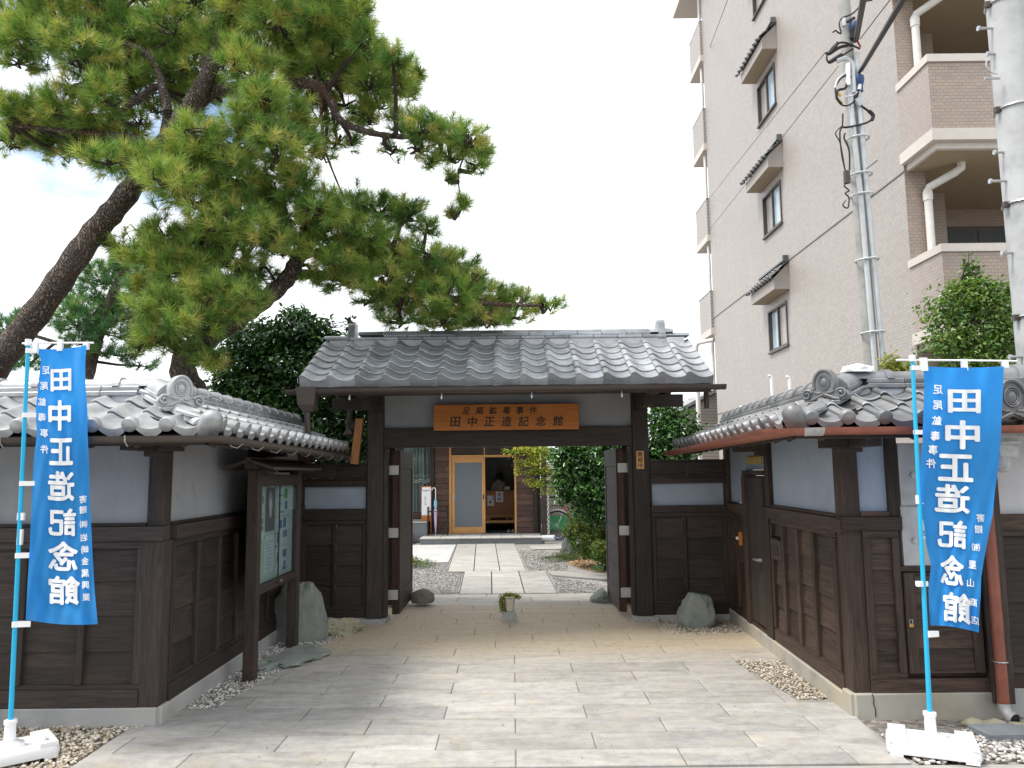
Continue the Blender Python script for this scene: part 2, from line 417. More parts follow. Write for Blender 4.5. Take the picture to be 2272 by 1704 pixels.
# unseen houses added behind the camera to keep low sky light off the front walls
for i, (x0, x1, h) in enumerate(((-16, -5.5, 4.6), (-5, 4.5, 5.0), (5.2, 15, 4.4))):
    hm_ = MB(); hm_.box(x0, x1, -17, -8.5, 0, h).prism([(x0 - .5, h), (x1 + .5, h), (x1 + .5, h + .2), (x0 - .5, h + .2)], 8.0, 17.5, M=RX(math.pi / 2))
    ho_ = thing('added_street_house', ('left', 'middle', 'right')[i] + ' unseen plain house, added across the street to shade the front walls', 'house', ((x0 + x1) / 2, -12, 0))
    MB().box(x0, x1, -17, -8.5, 0, h).build('wall', concrete, ho_); MB().add([(x0 - .5, -8, h + .002), (x1 + .5, -8, h + .002), (x1 + .5, -17.5, h + .002), (x0 - .5, -17.5, h + .002), (x0 - .5, -12.7, h + 2), (x1 + .5, -12.7, h + 2)], [(0, 1, 5, 4), (2, 3, 4, 5), (0, 4, 3), (1, 2, 5), (3, 2, 1, 0)]).build('roof', tile_old, ho_)
    for k in range(4):
        xx = x0 + 1 + k * (x1 - x0 - 2) / 4
        for z in (1.0, 3.9): MB().box(xx, xx + 1.3, -8.5, -8.45, z, z + 1.2).build('window', glass_dark, ho_)
structure('street_edge', MB().box(-8, 8, -6, 4.585, -.028, -.008).mesh('street_edge', concrete_mat('street_concrete', (.34, .33, .31), (.3, .27, .2), .4, 5)))
bed = structure('driveway', MB().prism([(-2.58, 4.6), (2.28, 4.6), (2.30, 5.46), (2.44, 8.95), (1.9, 9.0), (1.9, 10.97), (-1.95, 10.97), (-1.95, 9.0), (-2.41, 8.95), (-2.41, 5.4), (-2.58, 5.3)], -.029, -.014).mesh('driveway', mortar_m))
def xl(y):
    if y < 5.36: return -2.56
    if y < 5.74: return -2.40
    if y < 8.93: return -2.16 + (y - 5.75) / 3.09 * .43
    return -1.93 if y > 9.02 else -1.72
def xr(y):
    if y < 5.43: return 2.27 - (5.4 - y) * .04
    if y < 5.83: return 2.30
    if y < 7.06: return 2.04 - (y - 5.86) / 1.21 * .13
    if y < 8.1: return 2.36 + (y - 7) * .04
    if y < 8.93: return 1.70
    return 1.9 if y > 9.02 else 1.62
ys = [4.607, 4.883, 5.177, 5.476, 5.774, 6.083, 6.395, 6.690, 6.995, 7.31, 7.62, 7.92, 8.22, 8.52, 8.82, 9.12, 9.42, 9.72, 10.02, 10.32, 10.62, 10.93]
def prism_obj(name, parent, pts, z0, z1, mat, b=.004):
    """bevelled flat stone from four corner points"""
    c = Vector((sum(p[0] for p in pts) / 4, sum(p[1] for p in pts) / 4, 0))
    P = [Vector((p[0] - c.x, p[1] - c.y)) for p in pts]
    inn = [p * (1 - b * 2 / max(p.length, .05)) for p in P]
    vs = [(p.x, p.y, z0) for p in P] + [(p.x, p.y, z1 - b) for p in P] + [(p.x, p.y, z1) for p in inn]
    fs = [(i, (i + 1) % 4, 4 + (i + 1) % 4, 4 + i) for i in range(4)] + [(4 + i, 4 + (i + 1) % 4, 8 + (i + 1) % 4, 8 + i) for i in range(4)] + [(8, 9, 10, 11)]
    return obj(name, mesh(name, vs, fs, mat), parent, T(c))
SL = .972; g = .0028
for k in range(len(ys) - 1):
    y0, y1 = ys[k] + g, ys[k + 1] - g
    off = 0 if k % 2 == 0 else SL / 2
    if k > 8: off = (k * .37) % SL
    ym = (y0 + y1) / 2
    n0 = math.floor((xl(ym) - off) / SL)
    for j in range(n0, n0 + 8):
        a, b_ = off + j * SL + g, off + (j + 1) * SL - g
        def cl(x, y): return max(xl(ym) if abs(xl(y) - xl(ym)) > .1 else xl(y), min(x, xr(ym) if abs(xr(y) - xr(ym)) > .1 else xr(y)))
        pts = [(cl(a, y0), y0), (cl(b_, y0), y0), (cl(b_, y1), y1), (cl(a, y1), y1)]
        if min(pts[1][0] - pts[0][0], pts[2][0] - pts[3][0]) < .05: continue
        prism_obj('slab', bed, pts, -.013, rng.uniform(-.0012, .0012), slab_m)
# garden path beyond the gate
path = structure('garden_path', MB().prism([(-.77, 10.96), (.61, 10.96), (.55, 13.43), (-.85, 13.43)], -.029, -.016).prism([(-1.14, 13.45), (.22, 13.45), (.02, 18.6), (-1.35, 18.6)], -.029, -.016).mesh('garden_path', flat('path_mortar', (.06, .055, .05), .9)))
def pathrow(xa0, xb0, y0, xa1, xb1, y1, n, cuts):
    for i in range(n):
        f0, f1 = i / n, (i + 1) / n
        cy = [0] + cuts[i % len(cuts)] + [1]
        for c0, c1 in zip(cy, cy[1:]):
            def X_(f, c): return (xa0 + (xb0 - xa0) * f) * (1 - c) + (xa1 + (xb1 - xa1) * f) * c
            Y0, Y1 = y0 + (y1 - y0) * c0 + .006, y0 + (y1 - y0) * c1 - .006
            prism_obj('path_slab', path, [(X_(f0, c0) + .008, Y0), (X_(f1, c0) - .008, Y0), (X_(f1, c1) - .008, Y1), (X_(f0, c1) + .008, Y1)], -.015, .004, path_m)
pathrow(-.76, .60, 10.97, -.84, .54, 13.43, 3, [[.36, .72], [.16, .55, .9], [.75]])
pathrow(-1.13, .21, 13.46, -1.34, .02, 18.6, 3, [[.5], [.33], [.66]])
prism_obj('path_slab', path, [(.62, 12.9), (3.2, 10.9), (3.3, 11.35), (.58, 13.43)], -.015, .004, path_m)
prism_obj('path_slab', path, [(.4, 17.2), (2.4, 17.3), (2.4, 18.0), (.35, 17.95)], -.015, .003, path_m)
# garden surfaces
gr = structure('garden_gravel', MB().prism([(-9, 10.96), (8, 10.96), (8, 26), (-9, 26)], -.03, -.024).mesh('garden_gravel', gravel_g))
soil_m = gravel_mat('leaf_litter', (.10, .065, .04), (.25, .16, .09), (.42, .32, .2), 28)
structure('planting_soil', MB().prism([(.95, 14.6), (1.25, 13.6), (1.9, 12.6), (3.2, 11.7), (5, 11.5), (5, 16), (2.6, 16.6), (1.4, 16.2)], -.03, -.01).mesh('planting_soil', soil_m))
structure('street_gravel_bed', MB().prism([(-9, 4.59), (-2.58, 4.59), (-2.58, 5.44), (-9, 5.44)], -.03, -.022).prism([(2.28, 4.59), (9, 4.59), (9, 6), (2.3, 6)], -.03, -.022).mesh('street_gravel_bed', ground_m))

ico = bmesh.new(); bmesh.ops.create_icosphere(ico, subdivisions=1, radius=1)
ICOV = np.array([v.co[:] for v in ico.verts]); ICOF = np.array([[v.index for v in f.verts] for f in ico.faces]); ico.free()
def np_mesh(name, V, Fc, mat, tint=None, smooth=False):
    """V (n,3), Fc (m,k) constant-size faces; tint per face -> 'tint' attribute"""
    me = bpy.data.meshes.new(name); k = Fc.shape[1]
    me.vertices.add(len(V)); me.vertices.foreach_set('co', np.ascontiguousarray(V, dtype=np.float32).ravel())
    me.loops.add(Fc.size); me.loops.foreach_set('vertex_index', np.ascontiguousarray(Fc, dtype=np.int32).ravel())
    me.polygons.add(len(Fc)); me.polygons.foreach_set('loop_start', np.arange(0, Fc.size, k, dtype=np.int32))
    me.materials.append(mat)
    if smooth: me.polygons.foreach_set('use_smooth', np.ones(len(Fc), dtype=bool))
    if tint is not None:
        at = me.attributes.new('tint', 'FLOAT', 'FACE'); at.data.foreach_set('value', np.ascontiguousarray(tint, dtype=np.float32))
    me.update(calc_edges=True); return me
def in_poly(P, poly):
    x, y = P[:, 0], P[:, 1]; r = np.zeros(len(P), bool); n = len(poly)
    for i in range(n):
        x0, y0 = poly[i]; x1, y1 = poly[(i + 1) % n]
        c = ((y0 > y) != (y1 > y)) & (x < (x1 - x0) * (y - y0) / (y1 - y0 + 1e-12) + x0); r ^= c
    return r
def pebbles(name, polys, dens, size, mat, label, zc=-.012, zj=.012):
    V = []; Fc = []; tn = []; n = 0
    for poly in polys:
        a = np.array(poly); lo, hi = a.min(0), a.max(0); cnt = int(dens * np.prod(hi - lo))
        P = nrng.uniform(lo, hi, (cnt, 2)); P = P[in_poly(P, poly)]
        for p in P:
            s = size * nrng.uniform(.55, 1.35); v = ICOV[:12] if False else ICOV
            v = v * (1 + nrng.uniform(-.22, .22, (len(v), 1))) * (s * nrng.uniform(.7, 1.3), s * nrng.uniform(.6, 1.1), s * nrng.uniform(.45, .8))
            a_ = nrng.uniform(0, 6.28); c, s_ = math.cos(a_), math.sin(a_)
            v = np.stack([v[:, 0] * c - v[:, 1] * s_ + p[0], v[:, 0] * s_ + v[:, 1] * c + p[1], v[:, 2] + zc + nrng.uniform(0, zj)], 1)
            V.append(v); Fc.append(ICOF + n); n += len(v); tn.append(np.full(len(ICOF), nrng.uniform(0, 1)))
    o = obj(name, np_mesh(name, np.concatenate(V), np.concatenate(Fc), mat, np.concatenate(tn)))
    o['kind'] = 'stuff'; tag(o, label, 'gravel'); return o
pebbles('white_gravel', [[(-2.40, 5.76), (-2.15, 5.76), (-1.72, 8.87), (-2.40, 8.87)]], 3300, .012, pebble_m, 'pale crushed gravel in the wedge along the left side wall')
pebbles('white_gravel', [[(2.05, 5.88), (2.31, 5.88), (2.36, 7.05), (1.92, 7.05)], [(1.6, 8.12), (2.40, 8.12), (2.42, 8.9), (1.6, 8.9)]], 3300, .011, pebble_t, 'tan and white pebbles in the gaps along the right side wall')
pebbles('white_gravel', [[(-4.4, 4.61), (-2.58, 4.61), (-2.58, 5.30), (-2.46, 5.41), (-4.4, 5.42)]], 2600, .013, pebble_t, 'small tan gravel under the left front wall')
pebbles('white_gravel', [[(2.29, 4.61), (3.9, 4.61), (3.9, 5.35), (3.0, 5.3), (2.62, 4.95), (2.29, 5.1)]], 2600, .014, pebble_m, 'white and brown gravel around the right banner base')
pebbles('grey_gravel', [[(-2.9, 10.98), (-.79, 10.98), (-.87, 13.4), (-1.16, 13.5), (-1.22, 14.85), (-3.4, 14.85)]], 1500, .011, pebble_g, 'fine grey garden gravel left of the path, just beyond the gate', -.022, .01)
pebbles('grey_gravel', [[(.62, 11.0), (1.9, 11.0), (.62, 12.8)], [(.26, 13.5), (.9, 13.6), (1.2, 16.4), (.5, 17.1), (.1, 17.2)]], 1300, .012, pebble_g, 'fine grey garden gravel right of the path, by the planting bed', -.022, .01)
structure('white_gravel_court', MB().prism([(-5, 14.93), (-1.24, 14.93), (-1.36, 18.6), (-5, 18.6)], -.0235, -.006).mesh('white_gravel_court', gravel_w))
bx('gravel_edging', None, -5, -1.24, 14.87, 14.925, -.03, .004, concrete)['kind'] = 'structure'
# dry leaves in the planting area
def litter():
    poly = [(1.0, 14.5), (1.3, 13.5), (1.9, 12.7), (2.8, 12.0), (3, 15.5), (1.4, 16.1)]
    P = nrng.uniform((.95, 12), (3, 16), (3500, 2)); P = P[in_poly(P, poly)]; n = len(P)
    a = nrng.uniform(0, 6.28, n); s = nrng.uniform(.015, .04, n); d = np.stack([np.cos(a), np.sin(a)], 1); e = np.stack([-d[:, 1], d[:, 0]], 1)
    z = nrng.uniform(-.008, .02, (n, 4, 1)); q = np.stack([P - d * s[:, None], P - e * s[:, None] * .5, P + d * s[:, None], P + e * s[:, None] * .5], 1)
    V = np.concatenate([q, z], 2).reshape(-1, 3)
    me = np_mesh('fallen_leaves', V, np.arange(n * 4).reshape(-1, 4), vcol_mat('dry_leaves', [(.13, .07, .035), (.33, .2, .1), (.5, .36, .2)]), nrng.uniform(0, 1, n))
    o = obj('fallen_leaves', me); o['kind'] = 'stuff'; tag(o, 'brown fallen leaves scattered over the planting bed inside the gate', 'leaf litter')
litter()

# ============================================================ lapped board walls
def lap_mesh(w, h, mat):
    key = ('lap', round(w, 3), round(h, 3), mat.name)
    if key in _cb: return _cb[key]
    x, z = w / 2, h / 2; t0, t1, bk = -.004, -.018, .012
    vs = [(-x, bk, -z), (x, bk, -z), (x, bk, z), (-x, bk, z), (-x, t1, -z), (x, t1, -z), (x, t1 + .0015, -z + .002), (-x, t1 + .0015, -z + .002), (x, t0, z), (-x, t0, z)]
    fs = [(0, 3, 2, 1), (0, 1, 5, 4), (4, 5, 6, 7), (7, 6, 8, 9), (9, 8, 2, 3), (0, 4, 7, 9, 3), (1, 2, 8, 6, 5)]
    _cb[key] = mesh('board', vs, fs, mat); return _cb[key]
def boards(F, parent, cols, rows, d, mat, name='board'):
    for u0, u1 in cols:
        for z1, z0 in zip(rows, rows[1:]):
            h = z0 - z1
            obj(name, lap_mesh(u1 - u0, h - .002, mat), parent, F.M @ T((u0 + u1) / 2, d, z1 + h / 2) @ RX(rng.uniform(-.004, .004)))
def panel(F, parent, u0, u1, battens, rows, z_low, z_top, mat_h=woodx, mat_v=woodz, d=0.0, bw=.045):
    """framed panel: sill and head rails, stiles at the ends, battens between, lapped boards behind"""
    fb(F, 'sill_rail', parent, u0, u1, d - .012, d + .03, z_low, rows[0], mat_h)
    fb(F, 'head_rail', parent, u0, u1, d - .012, d + .03, rows[-1], z_top, mat_h)
    st = .05
    for a in (u0, u1 - st): fb(F, 'stile', parent, a, a + st, d - .0135, d + .03, rows[0] + .0005, rows[-1] - .0005, mat_v)
    for b in battens: fb(F, 'batten', parent, b - bw / 2, b + bw / 2, d - .024, d + .02, rows[0] + .0005, rows[-1] - .0005, mat_v)
    edges = [u0 + st] + [x for b in battens for x in (b - bw / 2, b + bw / 2)] + [u1 - st]
    boards(F, parent, [(edges[i] + .001, edges[i + 1] - .001) for i in range(0, len(edges), 2)], rows, d + .02, mat_h)

# ------------------------------------------------------------ tiles
def tile_prof(w, n=10, amp=1.0):
    xs = [0, .04, .11, .19, .28, .39, .51, .64, .77, .89, 1.0]; hs = [.026, .038, .043, .038, .022, .004, -.008, -.013, -.011, -.003, .010]
    return [((x - .5) * w, h * amp * w / .265) for x, h in zip(xs, hs)]
def tile_mesh(name, w, l, mat, amp=1.0, t=.016, kind='plain'):
    P = tile_prof(w, amp=amp); n = len(P); vs = []; fs = []
    lift = .024
    for y, dz in ((0, lift), (l, 0.0)):
        for x, h in P: vs.append((x, y, h + dz))
    for i in range(n - 1): fs.append((i, i + 1, n + i + 1, n + i))
    # rounded front edge
    eb = len(fs); b = len(vs)
    for x, h in P: vs.append((x, -.006, h + lift - .007))
    for x, h in P: vs.append((x, -.001, h + lift - t - (0.004 if kind == 'plain' else 0)))
    for i in range(n - 1):
        fs.append((b + i, b + i + 1, i + 1, i)); fs.append((b + n + i, b + n + i + 1, b + i + 1, b + i))
    ee = len(fs)
    # side edges
    c = len(vs); vs += [(P[0][0], 0, P[0][1] + lift - t), (P[0][0], l, P[0][1] - t), (P[-1][0], 0, P[-1][1] + lift - t), (P[-1][0], l, P[-1][1] - t)]
    fs += [(0, n, c + 1, c), (n - 1, c + 2, c + 3, 2 * n - 1)]
    if kind == 'straight':                                  # eave tile with a flat straight apron
        e = len(vs); zb = -.085
        for x, h in P: vs.append((x, -.001, h + lift - .006))
        for x, h in P: vs.append((x, -.012, zb))
        for x, h in P: vs.append((x, .012, zb))
        for i in range(n - 1):
            fs.append((e + n + i, e + n + i + 1, e + i + 1, e + i)); fs.append((e + 2 * n + i, e + 2 * n + i + 1, e + n + i + 1, e + n + i))
    if kind == 'disc':                                      # eave tile with a drooping pan lip and a round end over the roll
        e = len(vs); D = .055 * w / .225
        for x, h in P[4:]: vs.append((x, -.005, h + lift))
        for x, h in P[4:]: vs.append((x, -.014, h + lift - D * (1 - .35 * abs((x / w - .22) / .3))))
        m = len(P) - 4
        for i in range(m - 1): fs.append((e + m + i, e + m + i + 1, e + i + 1, e + i))
        for x, h in P[4:]: vs.append((x, .02, h + lift - D * (1 - .35 * abs((x / w - .22) / .3))))
        for i in range(m - 1): fs.append((e + 2 * m + i, e + 2 * m + i + 1, e + m + i + 1, e + m + i))
        cx, cz, rr = P[2][0] * .93, P[2][1] - .012 + lift * .4, .046 * w / .225
        k = 18; e = len(vs)
        for rad, yy in ((rr * .96, .03), (rr, -.010), (rr * .93, -.018), (rr * .55, -.025), (0.001, -.028)):
            for j in range(k):
                a = 2 * math.pi * j / k; vs.append((cx + rad * math.cos(a), yy, cz + rad * math.sin(a)))
        for q in range(4):
            for j in range(k): fs.append((e + q * k + j, e + q * k + (j + 1) % k, e + (q + 1) * k + (j + 1) % k, e + (q + 1) * k + j))
    me = mesh(name, vs, fs, [mat, tile_edge]); me.polygons.foreach_set('material_index', [1 if eb <= i < ee and (i - eb) % 2 == 0 else 0 for i in range(len(fs))]); bmx = bmesh.new(); bmx.from_mesh(me); bmesh.ops.recalc_face_normals(bmx, faces=bmx.faces); bmx.to_mesh(me); bmx.free()
    shade(me, 38); return me
def place_tile(me, F, u, d, z, pitch, parent, mirror=False, name='roof_tile'):
    M = F.M @ T(u, d, z) @ RX(pitch) @ RX(rng.uniform(-.012, .012)) @ RY(rng.uniform(-.012, .012)) @ RZ(rng.uniform(-.012, .012))
    return obj(name, me, parent, M)
def cap_mesh(name, r, l, mat, band=True, flat_=1.0):
    """half-round ridge tile lying along local x from 0 to l"""
    vs = []; fs = []; n = 10
    st = [(0, 1), (l * .82, 1), (l * .83, 1.2), (l * .99, 1.24), (l, 1.16), (l + .002, .9)] if band else [(0, 1), (l - .006, 1), (l - .002, .97), (l - .002, .85)]
    for x, s in st:
        for k in range(n + 1):
            a = math.pi * k / n; vs.append((x, -math.cos(a) * r * s, math.sin(a) * r * s * flat_))
    for i in range(len(st) - 1):
        for k in range(n): fs.append((i * (n + 1) + k, i * (n + 1) + k + 1, (i + 1) * (n + 1) + k + 1, (i + 1) * (n + 1) + k))
    for i in (0, len(st) - 1): fs.append(tuple(i * (n + 1) + k for k in range(n + 1)))
    me = mesh(name, vs, fs, mat); bmx = bmesh.new(); bmx.from_mesh(me); bmesh.ops.recalc_face_normals(bmx, faces=bmx.faces); bmx.to_mesh(me); bmx.free(); shade(me, 35); return me
def demon_tile(name, parent, M, mat, s=1.0, label=None):
    """ridge-end ornament: arched plate with a ringed boss and two scrolls, facing local -y"""
    m = MB()
    out = []
    for k in range(19):
        a = math.pi * (-.10 + 1.20 * k / 18); out.append((math.cos(a) * .082, math.sin(a) * .105 + .035))
    out += [(-.082, .0), (-.115, -.002), (-.145, -.02), (-.158, -.05), (-.14, -.078), (-.09, -.088), (-.04, -.07), (0, -.055), (.04, -.07), (.09, -.088), (.14, -.078), (.158, -.05), (.145, -.02), (.115, -.002), (.082, 0)]
    m.prism(out, -.0, .055, M=RX(math.pi / 2) @ T(0, 0, -.02))
    def ov(rx, rz, y, tr, zc=.045): m.tube([(math.cos(2 * math.pi * k / 28) * rx, y, zc + math.sin(2 * math.pi * k / 28) * rz) for k in range(28)], tr, 6, close=True)
    m.tube([(math.cos(math.pi * (-.12 + 1.24 * k / 20)) * .072, -.037, .035 + math.sin(math.pi * (-.12 + 1.24 * k / 20)) * .094) for k in range(21)], .011, 6)
    ov(.040, .050, -.038, .0065); ov(.029, .038, -.039, .004)
    m.lathe([(.001, .006), (.016, .004), (.024, 0), (.026, -.006)], 14, M=T(0, -.038, .045) @ RX(math.pi / 2) @ Matrix.Diagonal((1, 1.25, 1, 1)))
    for sx in (-1, 1):
        pts = []; rs = []
        for k in range(30):
            a = k / 29 * 2.9 * math.pi; q = .036 * (1 - k / 29 * .82)
            pts.append((sx * (.118 - math.cos(a + .4) * q), -.040 - .012 * k / 29, -.038 + math.sin(a + .4) * q)); rs.append(.010 - .004 * k / 29)
        m.tube(pts, rs, 6)
        m.tube([(sx * .004, -.040, -.040), (sx * .035, -.042, -.052), (sx * .07, -.042, -.070), (sx * .11, -.040, -.076)], [.006, .009, .009, .007], 6)
        m.tube([(sx * .02, -.038, -.028), (sx * .045, -.040, -.030), (sx * .07, -.040, -.018)], .007, 6)
    m.v = [(v[0] * s, v[1] * s, v[2] * s) for v in m.v]
    return obj(name, m.mesh(name, mat, True), parent, M, label)
def half_gutter(name, parent, pts, r, mat, n=8):
    """open half-round channel along a world polyline"""
    m = MB(); pts = [Vector(p) for p in pts]; N = len(pts)
    for ring, rr in ((0, r), (1, r - .004)):
        for i, p in enumerate(pts):
            d = (pts[min(i + 1, N - 1)] - pts[max(i - 1, 0)]); d.z = 0; d.normalize(); w = Vector((d.y, -d.x, 0))
            if 0 < i < N - 1:
                a = (pts[i] - pts[i - 1]); a.z = 0; a.normalize(); k = 1 / max(.3, a.dot(d))
            else: k = 1
            for j in range(n + 1):
                t = math.pi * j / n; m.v.append(tuple(p + w * (-math.cos(t) * rr * k) + Vector((0, 0, -math.sin(t) * rr))))
    q = n + 1
    for i in range(N - 1):
        for j in range(n):
            a = i * q + j
            for o, fl in ((0, 0), (N * q, 1)):
                f = (o + a, o + a + 1, o + a + q + 1, o + a + q); m.f.append(f if fl else f[::-1]); m.mi.append(0)
        for j in (0, n): m.f.append((i * q + j, (i + 1) * q + j, N * q + (i + 1) * q + j, N * q + i * q + j)); m.mi.append(0)
    for i in (0, N - 1):
        for j in range(n): m.f.append((i * q + j, i * q + j + 1, N * q + i * q + j + 1, N * q + i * q + j)); m.mi.append(0)
    return m.build(name, mat, parent, True)

def wall_roof(F, parent, ulist, emat, rmat, pitch, e_d, e_z, rows, rowd, tw, ridge_u, ridge_d, ridge_z, amp=1.0, flip=1, ring=.275):
    """tile field: ulist = function(row)->list of column centres; rowd = horizontal run of a row"""
    for r in range(rows):
        d = e_d + r * rowd; z = e_z + r * rowd * math.tan(pitch)
        for u in ulist(r):
            place_tile(emat if r == 0 else rmat, F, u, d, z, pitch, parent, name='eave_tile' if r == 0 else 'roof_tile')
PITCH_W = R_(21)
def build_wall_roof(side, parent, Ff, Fs, front_len, side_len, tmat, TW=.236, ring_r=.074):
    """side=+1: left wall (corner at right end of the front wall); side=-1: right wall."""
    rowd = .235; e_d, e_z = -.50, 1.945; rows = 3; tz = math.tan(PITCH_W)
    et = tile_mesh('eave_tile', TW, rowd / math.cos(PITCH_W) + .05, tmat, 1.12, kind='disc'); rt = tile_mesh('roof_tile', TW, rowd / math.cos(PITCH_W) + .05, tmat, 1.12)
    rd, rz = .17, e_z + .67 * tz + .045
    # roof board deck, both slopes, for front and side arms (Ff: u=0 at corner)
    for F, sgn, ln, nm in ((Ff, -side, front_len, 'front'), (Fs, side, side_len, 'side')):
        def dk(d, z0): return (F.p(sgn * 0 + (-sgn) * (-d) * 1.0, d, z0))
        m = MB()
        a = F.p(-sgn * (-e_d), e_d, e_z - .035); b = F.p(-sgn * (-rd), rd, e_z - .035 + .67 * tz); c = F.p(sgn * ln, rd, e_z - .035 + .67 * tz); d = F.p(sgn * ln, e_d, e_z - .035)
        e = F.p(-sgn * (-.80), .80, e_z - .06 + .05); f = F.p(sgn * ln, .80, e_z - .06 + .05)
        dn = Vector((0, 0, -.03))
        for q in ((a, b, c, d), (b, e, f, c)):
            m.add([*q, *[v + dn for v in q]], [(0, 1, 2, 3), (7, 6, 5, 4), (0, 4, 5, 1), (1, 5, 6, 2), (2, 6, 7, 3), (3, 7, 4, 0)])
        m.build('roof_deck', woodx if nm == 'front' else woody, parent)
        # eave fascia board
        fb(F, 'fascia', parent, min(-sgn * .47, sgn * ln), max(-sgn * .47, sgn * ln), e_d + .03, e_d + .055, e_z - .095, e_z - .036, woodx)
        # rafters under the eave
        k = -.3
        while k < ln - .1:
            M = F.M @ T(sgn * k, -.22, e_z - .105 + .28 * tz) @ RX(PITCH_W)
            obj('rafter', cbox_mesh(.035, .50, .045, woody), parent, M); k += .3
        # tiles
        for r in range(rows):
            d0 = e_d + r * rowd; z = e_z + r * rowd * tz
            if d0 > rd - .03: continue
            u = -(-d0) + TW / 2 + (0.04 if r else .08)      # distance inward from the hip line
            # column positions are common to all rows
            j0 = 0
            cols = [-.42 + TW * (i + .5) for i in range(int((ln + .42) / TW))]
            for cu in cols:
                if cu - TW * .45 < d0 - .0 and r > 0 and cu < d0 + .02: continue
                if cu < d0 + .10: continue
                place_tile(et if r == 0 else rt, F, sgn * cu, d0, z + r * .004, PITCH_W, parent, name='eave_tile' if r == 0 else 'roof_tile')
        # ridge: two courses of flat tiles under a round cap
        us = -rd
        x = rd + .10
        nm2 = cbox_mesh(.268, .20, .034, tmat, .006); nm3 = cbox_mesh(.268, .17, .034, tmat, .006)
        cp = cap_mesh('ridge_cap', ring_r, ring_len[nm], tmat, True, .82)
        k = 0
        while x < ln - .1:
            obj('ridge_course', nm2, parent, F.M @ T(sgn * (x + .13), rd, rz)); obj('ridge_course', nm3, parent, F.M @ T(sgn * (x + .0 + .13), rd, rz + .036)); x += .27
        x = rd
        while x < ln - .1:
            M = F.M @ T(sgn * x, rd, rz + .053)
            if sgn < 0: M = M @ RZ(math.pi)
            obj('ridge_cap', cp, parent, M); x += ring_len[nm]
        # mortar under ridge
        fb(F, 'ridge_mortar', parent, min(sgn * rd, sgn * ln), max(sgn * rd, sgn * ln), rd - .075, rd + .075, e_z + .55 * tz - .03, rz - .017, plaster_w)
    # hip: from ridge corner down to the eave corner
    sx = side
    rc = Ff.p(sx * (-rd) * -1 * -1 if False else -sx * rd, rd, rz); ec = Ff.p(sx * (-e_d), e_d, e_z + .03)
    hip = MB()
    hv = (ec - rc); L_ = hv.length; ang = math.atan2(hv.y, hv.x); dip = math.asin(-hv.z / L_)
    Mh = T(rc) @ RZ(ang) @ RY(dip)
    obj('hip_cap', cap_mesh('hip_cap', ring_r * 1.12, .30, tmat, True, .85), parent, Mh @ T(-.02, 0, .045))
    obj('hip_course', cbox_mesh(.50, .22, .035, tmat, .006), parent, Mh @ T(.22, 0, -.012))
    obj('hip_course', cbox_mesh(.46, .18, .035, tmat, .006), parent, Mh @ T(.20, 0, .026))
    obj('hip_tile', cap_mesh('hip_tile', ring_r * .95, .40, tmat, False, .7), parent, Mh @ T(.46, 0, -.03))
    demon_tile('ridge_end_tile', parent, T(rc + hv * .43) @ RZ(ang + math.pi / 2) @ T(0, 0, .075), tmat, 1.0)
    # bulging corner eave tile
    m = MB(); m.lathe([(.001, .115), (.035, .105), (.058, .075), (.064, .02), (.060, -.05), (.045, -.085), (.02, -.10), (.001, -.102)], 16)
    obj('corner_tile', m.mesh('corner_tile', tmat, True), parent, T(ec + Vector((-sx * .035, .035, -.012))) @ RZ(ang) @ RY(R_(40)) @ Matrix.Diagonal((1.05, 1.15, 1.1, 1)))
    return rc, ec
ring_len = {'front': .29, 'side': .27}

# ============================================================ left wall
LW = thing('plastered_wall', 'L-shaped black board and white plaster wall left of the gate, topped with pale grey tiles', 'wall', (-2.41, 5.43, 0))
Ff = Frame(-2.41, 5.43, 0); Fs = Frame(-2.41, 5.43, math.pi / 2)
rows_f = [.262, .475, .712, .940, 1.163]
for F, a, b, nm in ((Ff, -3.6, 0, 0), (Fs, 0.13, 3.52, 1)):
    fb(F, 'foundation', LW, a, b, -.03 if nm == 0 else -.03, .14, -.05, .113, concrete, .006)
    fb(F, 'ground_sill', LW, a, b - (.13 if nm == 0 else 0), -.02, .13, .1135, .230, woodx)
    fb(F, 'band_beam', LW, a, b - (0 if nm == 0 else 0), -.036, .10, 1.214, 1.313, woodx)
    fb(F, 'ledge', LW, a, b - (.13 if nm == 0 else 0), -.008, .10, 1.3135, 1.335, woodx)
    fb(F, 'wall_core', LW, a, b - .12, .035, .12, .2305, 1.2135, woodx)
fb(Fs, 'foundation', LW, 0.0, .128, -.029, .139, -.05, .1125, concrete, .006)
panel(Ff, LW, -.96 - .41 * 2 - .045, -.125, [-.535, -.945, -1.355], rows_f, .2305, 1.2135)
panel(Ff, LW, -3.2, -1.83, [-2.24, -2.65], rows_f, .2305, 1.2135)
panel(Fs, LW, .13, 3.4, [.135 + .43 * i for i in range(1, 8)], rows_f, .2305, 1.2135)
bx('corner_post', LW, -2.54, -2.405, 5.418, 5.56, .1135, 1.2135, woodz); bx('corner_post', LW, -2.535, -2.42, 5.43, 5.55, 1.3135, 1.93, woodz)
for F, spans in ((Ff, [(-1.83, -.125), (-3.5, -1.95)]), (Fs, [(.13, 1.75), (1.87, 3.40)])):
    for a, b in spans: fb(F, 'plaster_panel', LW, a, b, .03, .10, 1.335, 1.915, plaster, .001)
fb(Ff, 'post', LW, -1.95, -1.83, 0, .12, 1.3355, 1.915, woodz); fb(Fs, 'post', LW, 1.75, 1.87, 0, .12, 1.3355, 1.915, woodz); fb(Fs, 'post', LW, 3.40, 3.51, -.005, .12, .231, 1.915, woodz)
for F, a, b in ((Ff, -3.6, 0), (Fs, .0, 3.5)): fb(F, 'wall_plate', LW, a, b, -.02, .12, 1.9155, 2.01, woodx)
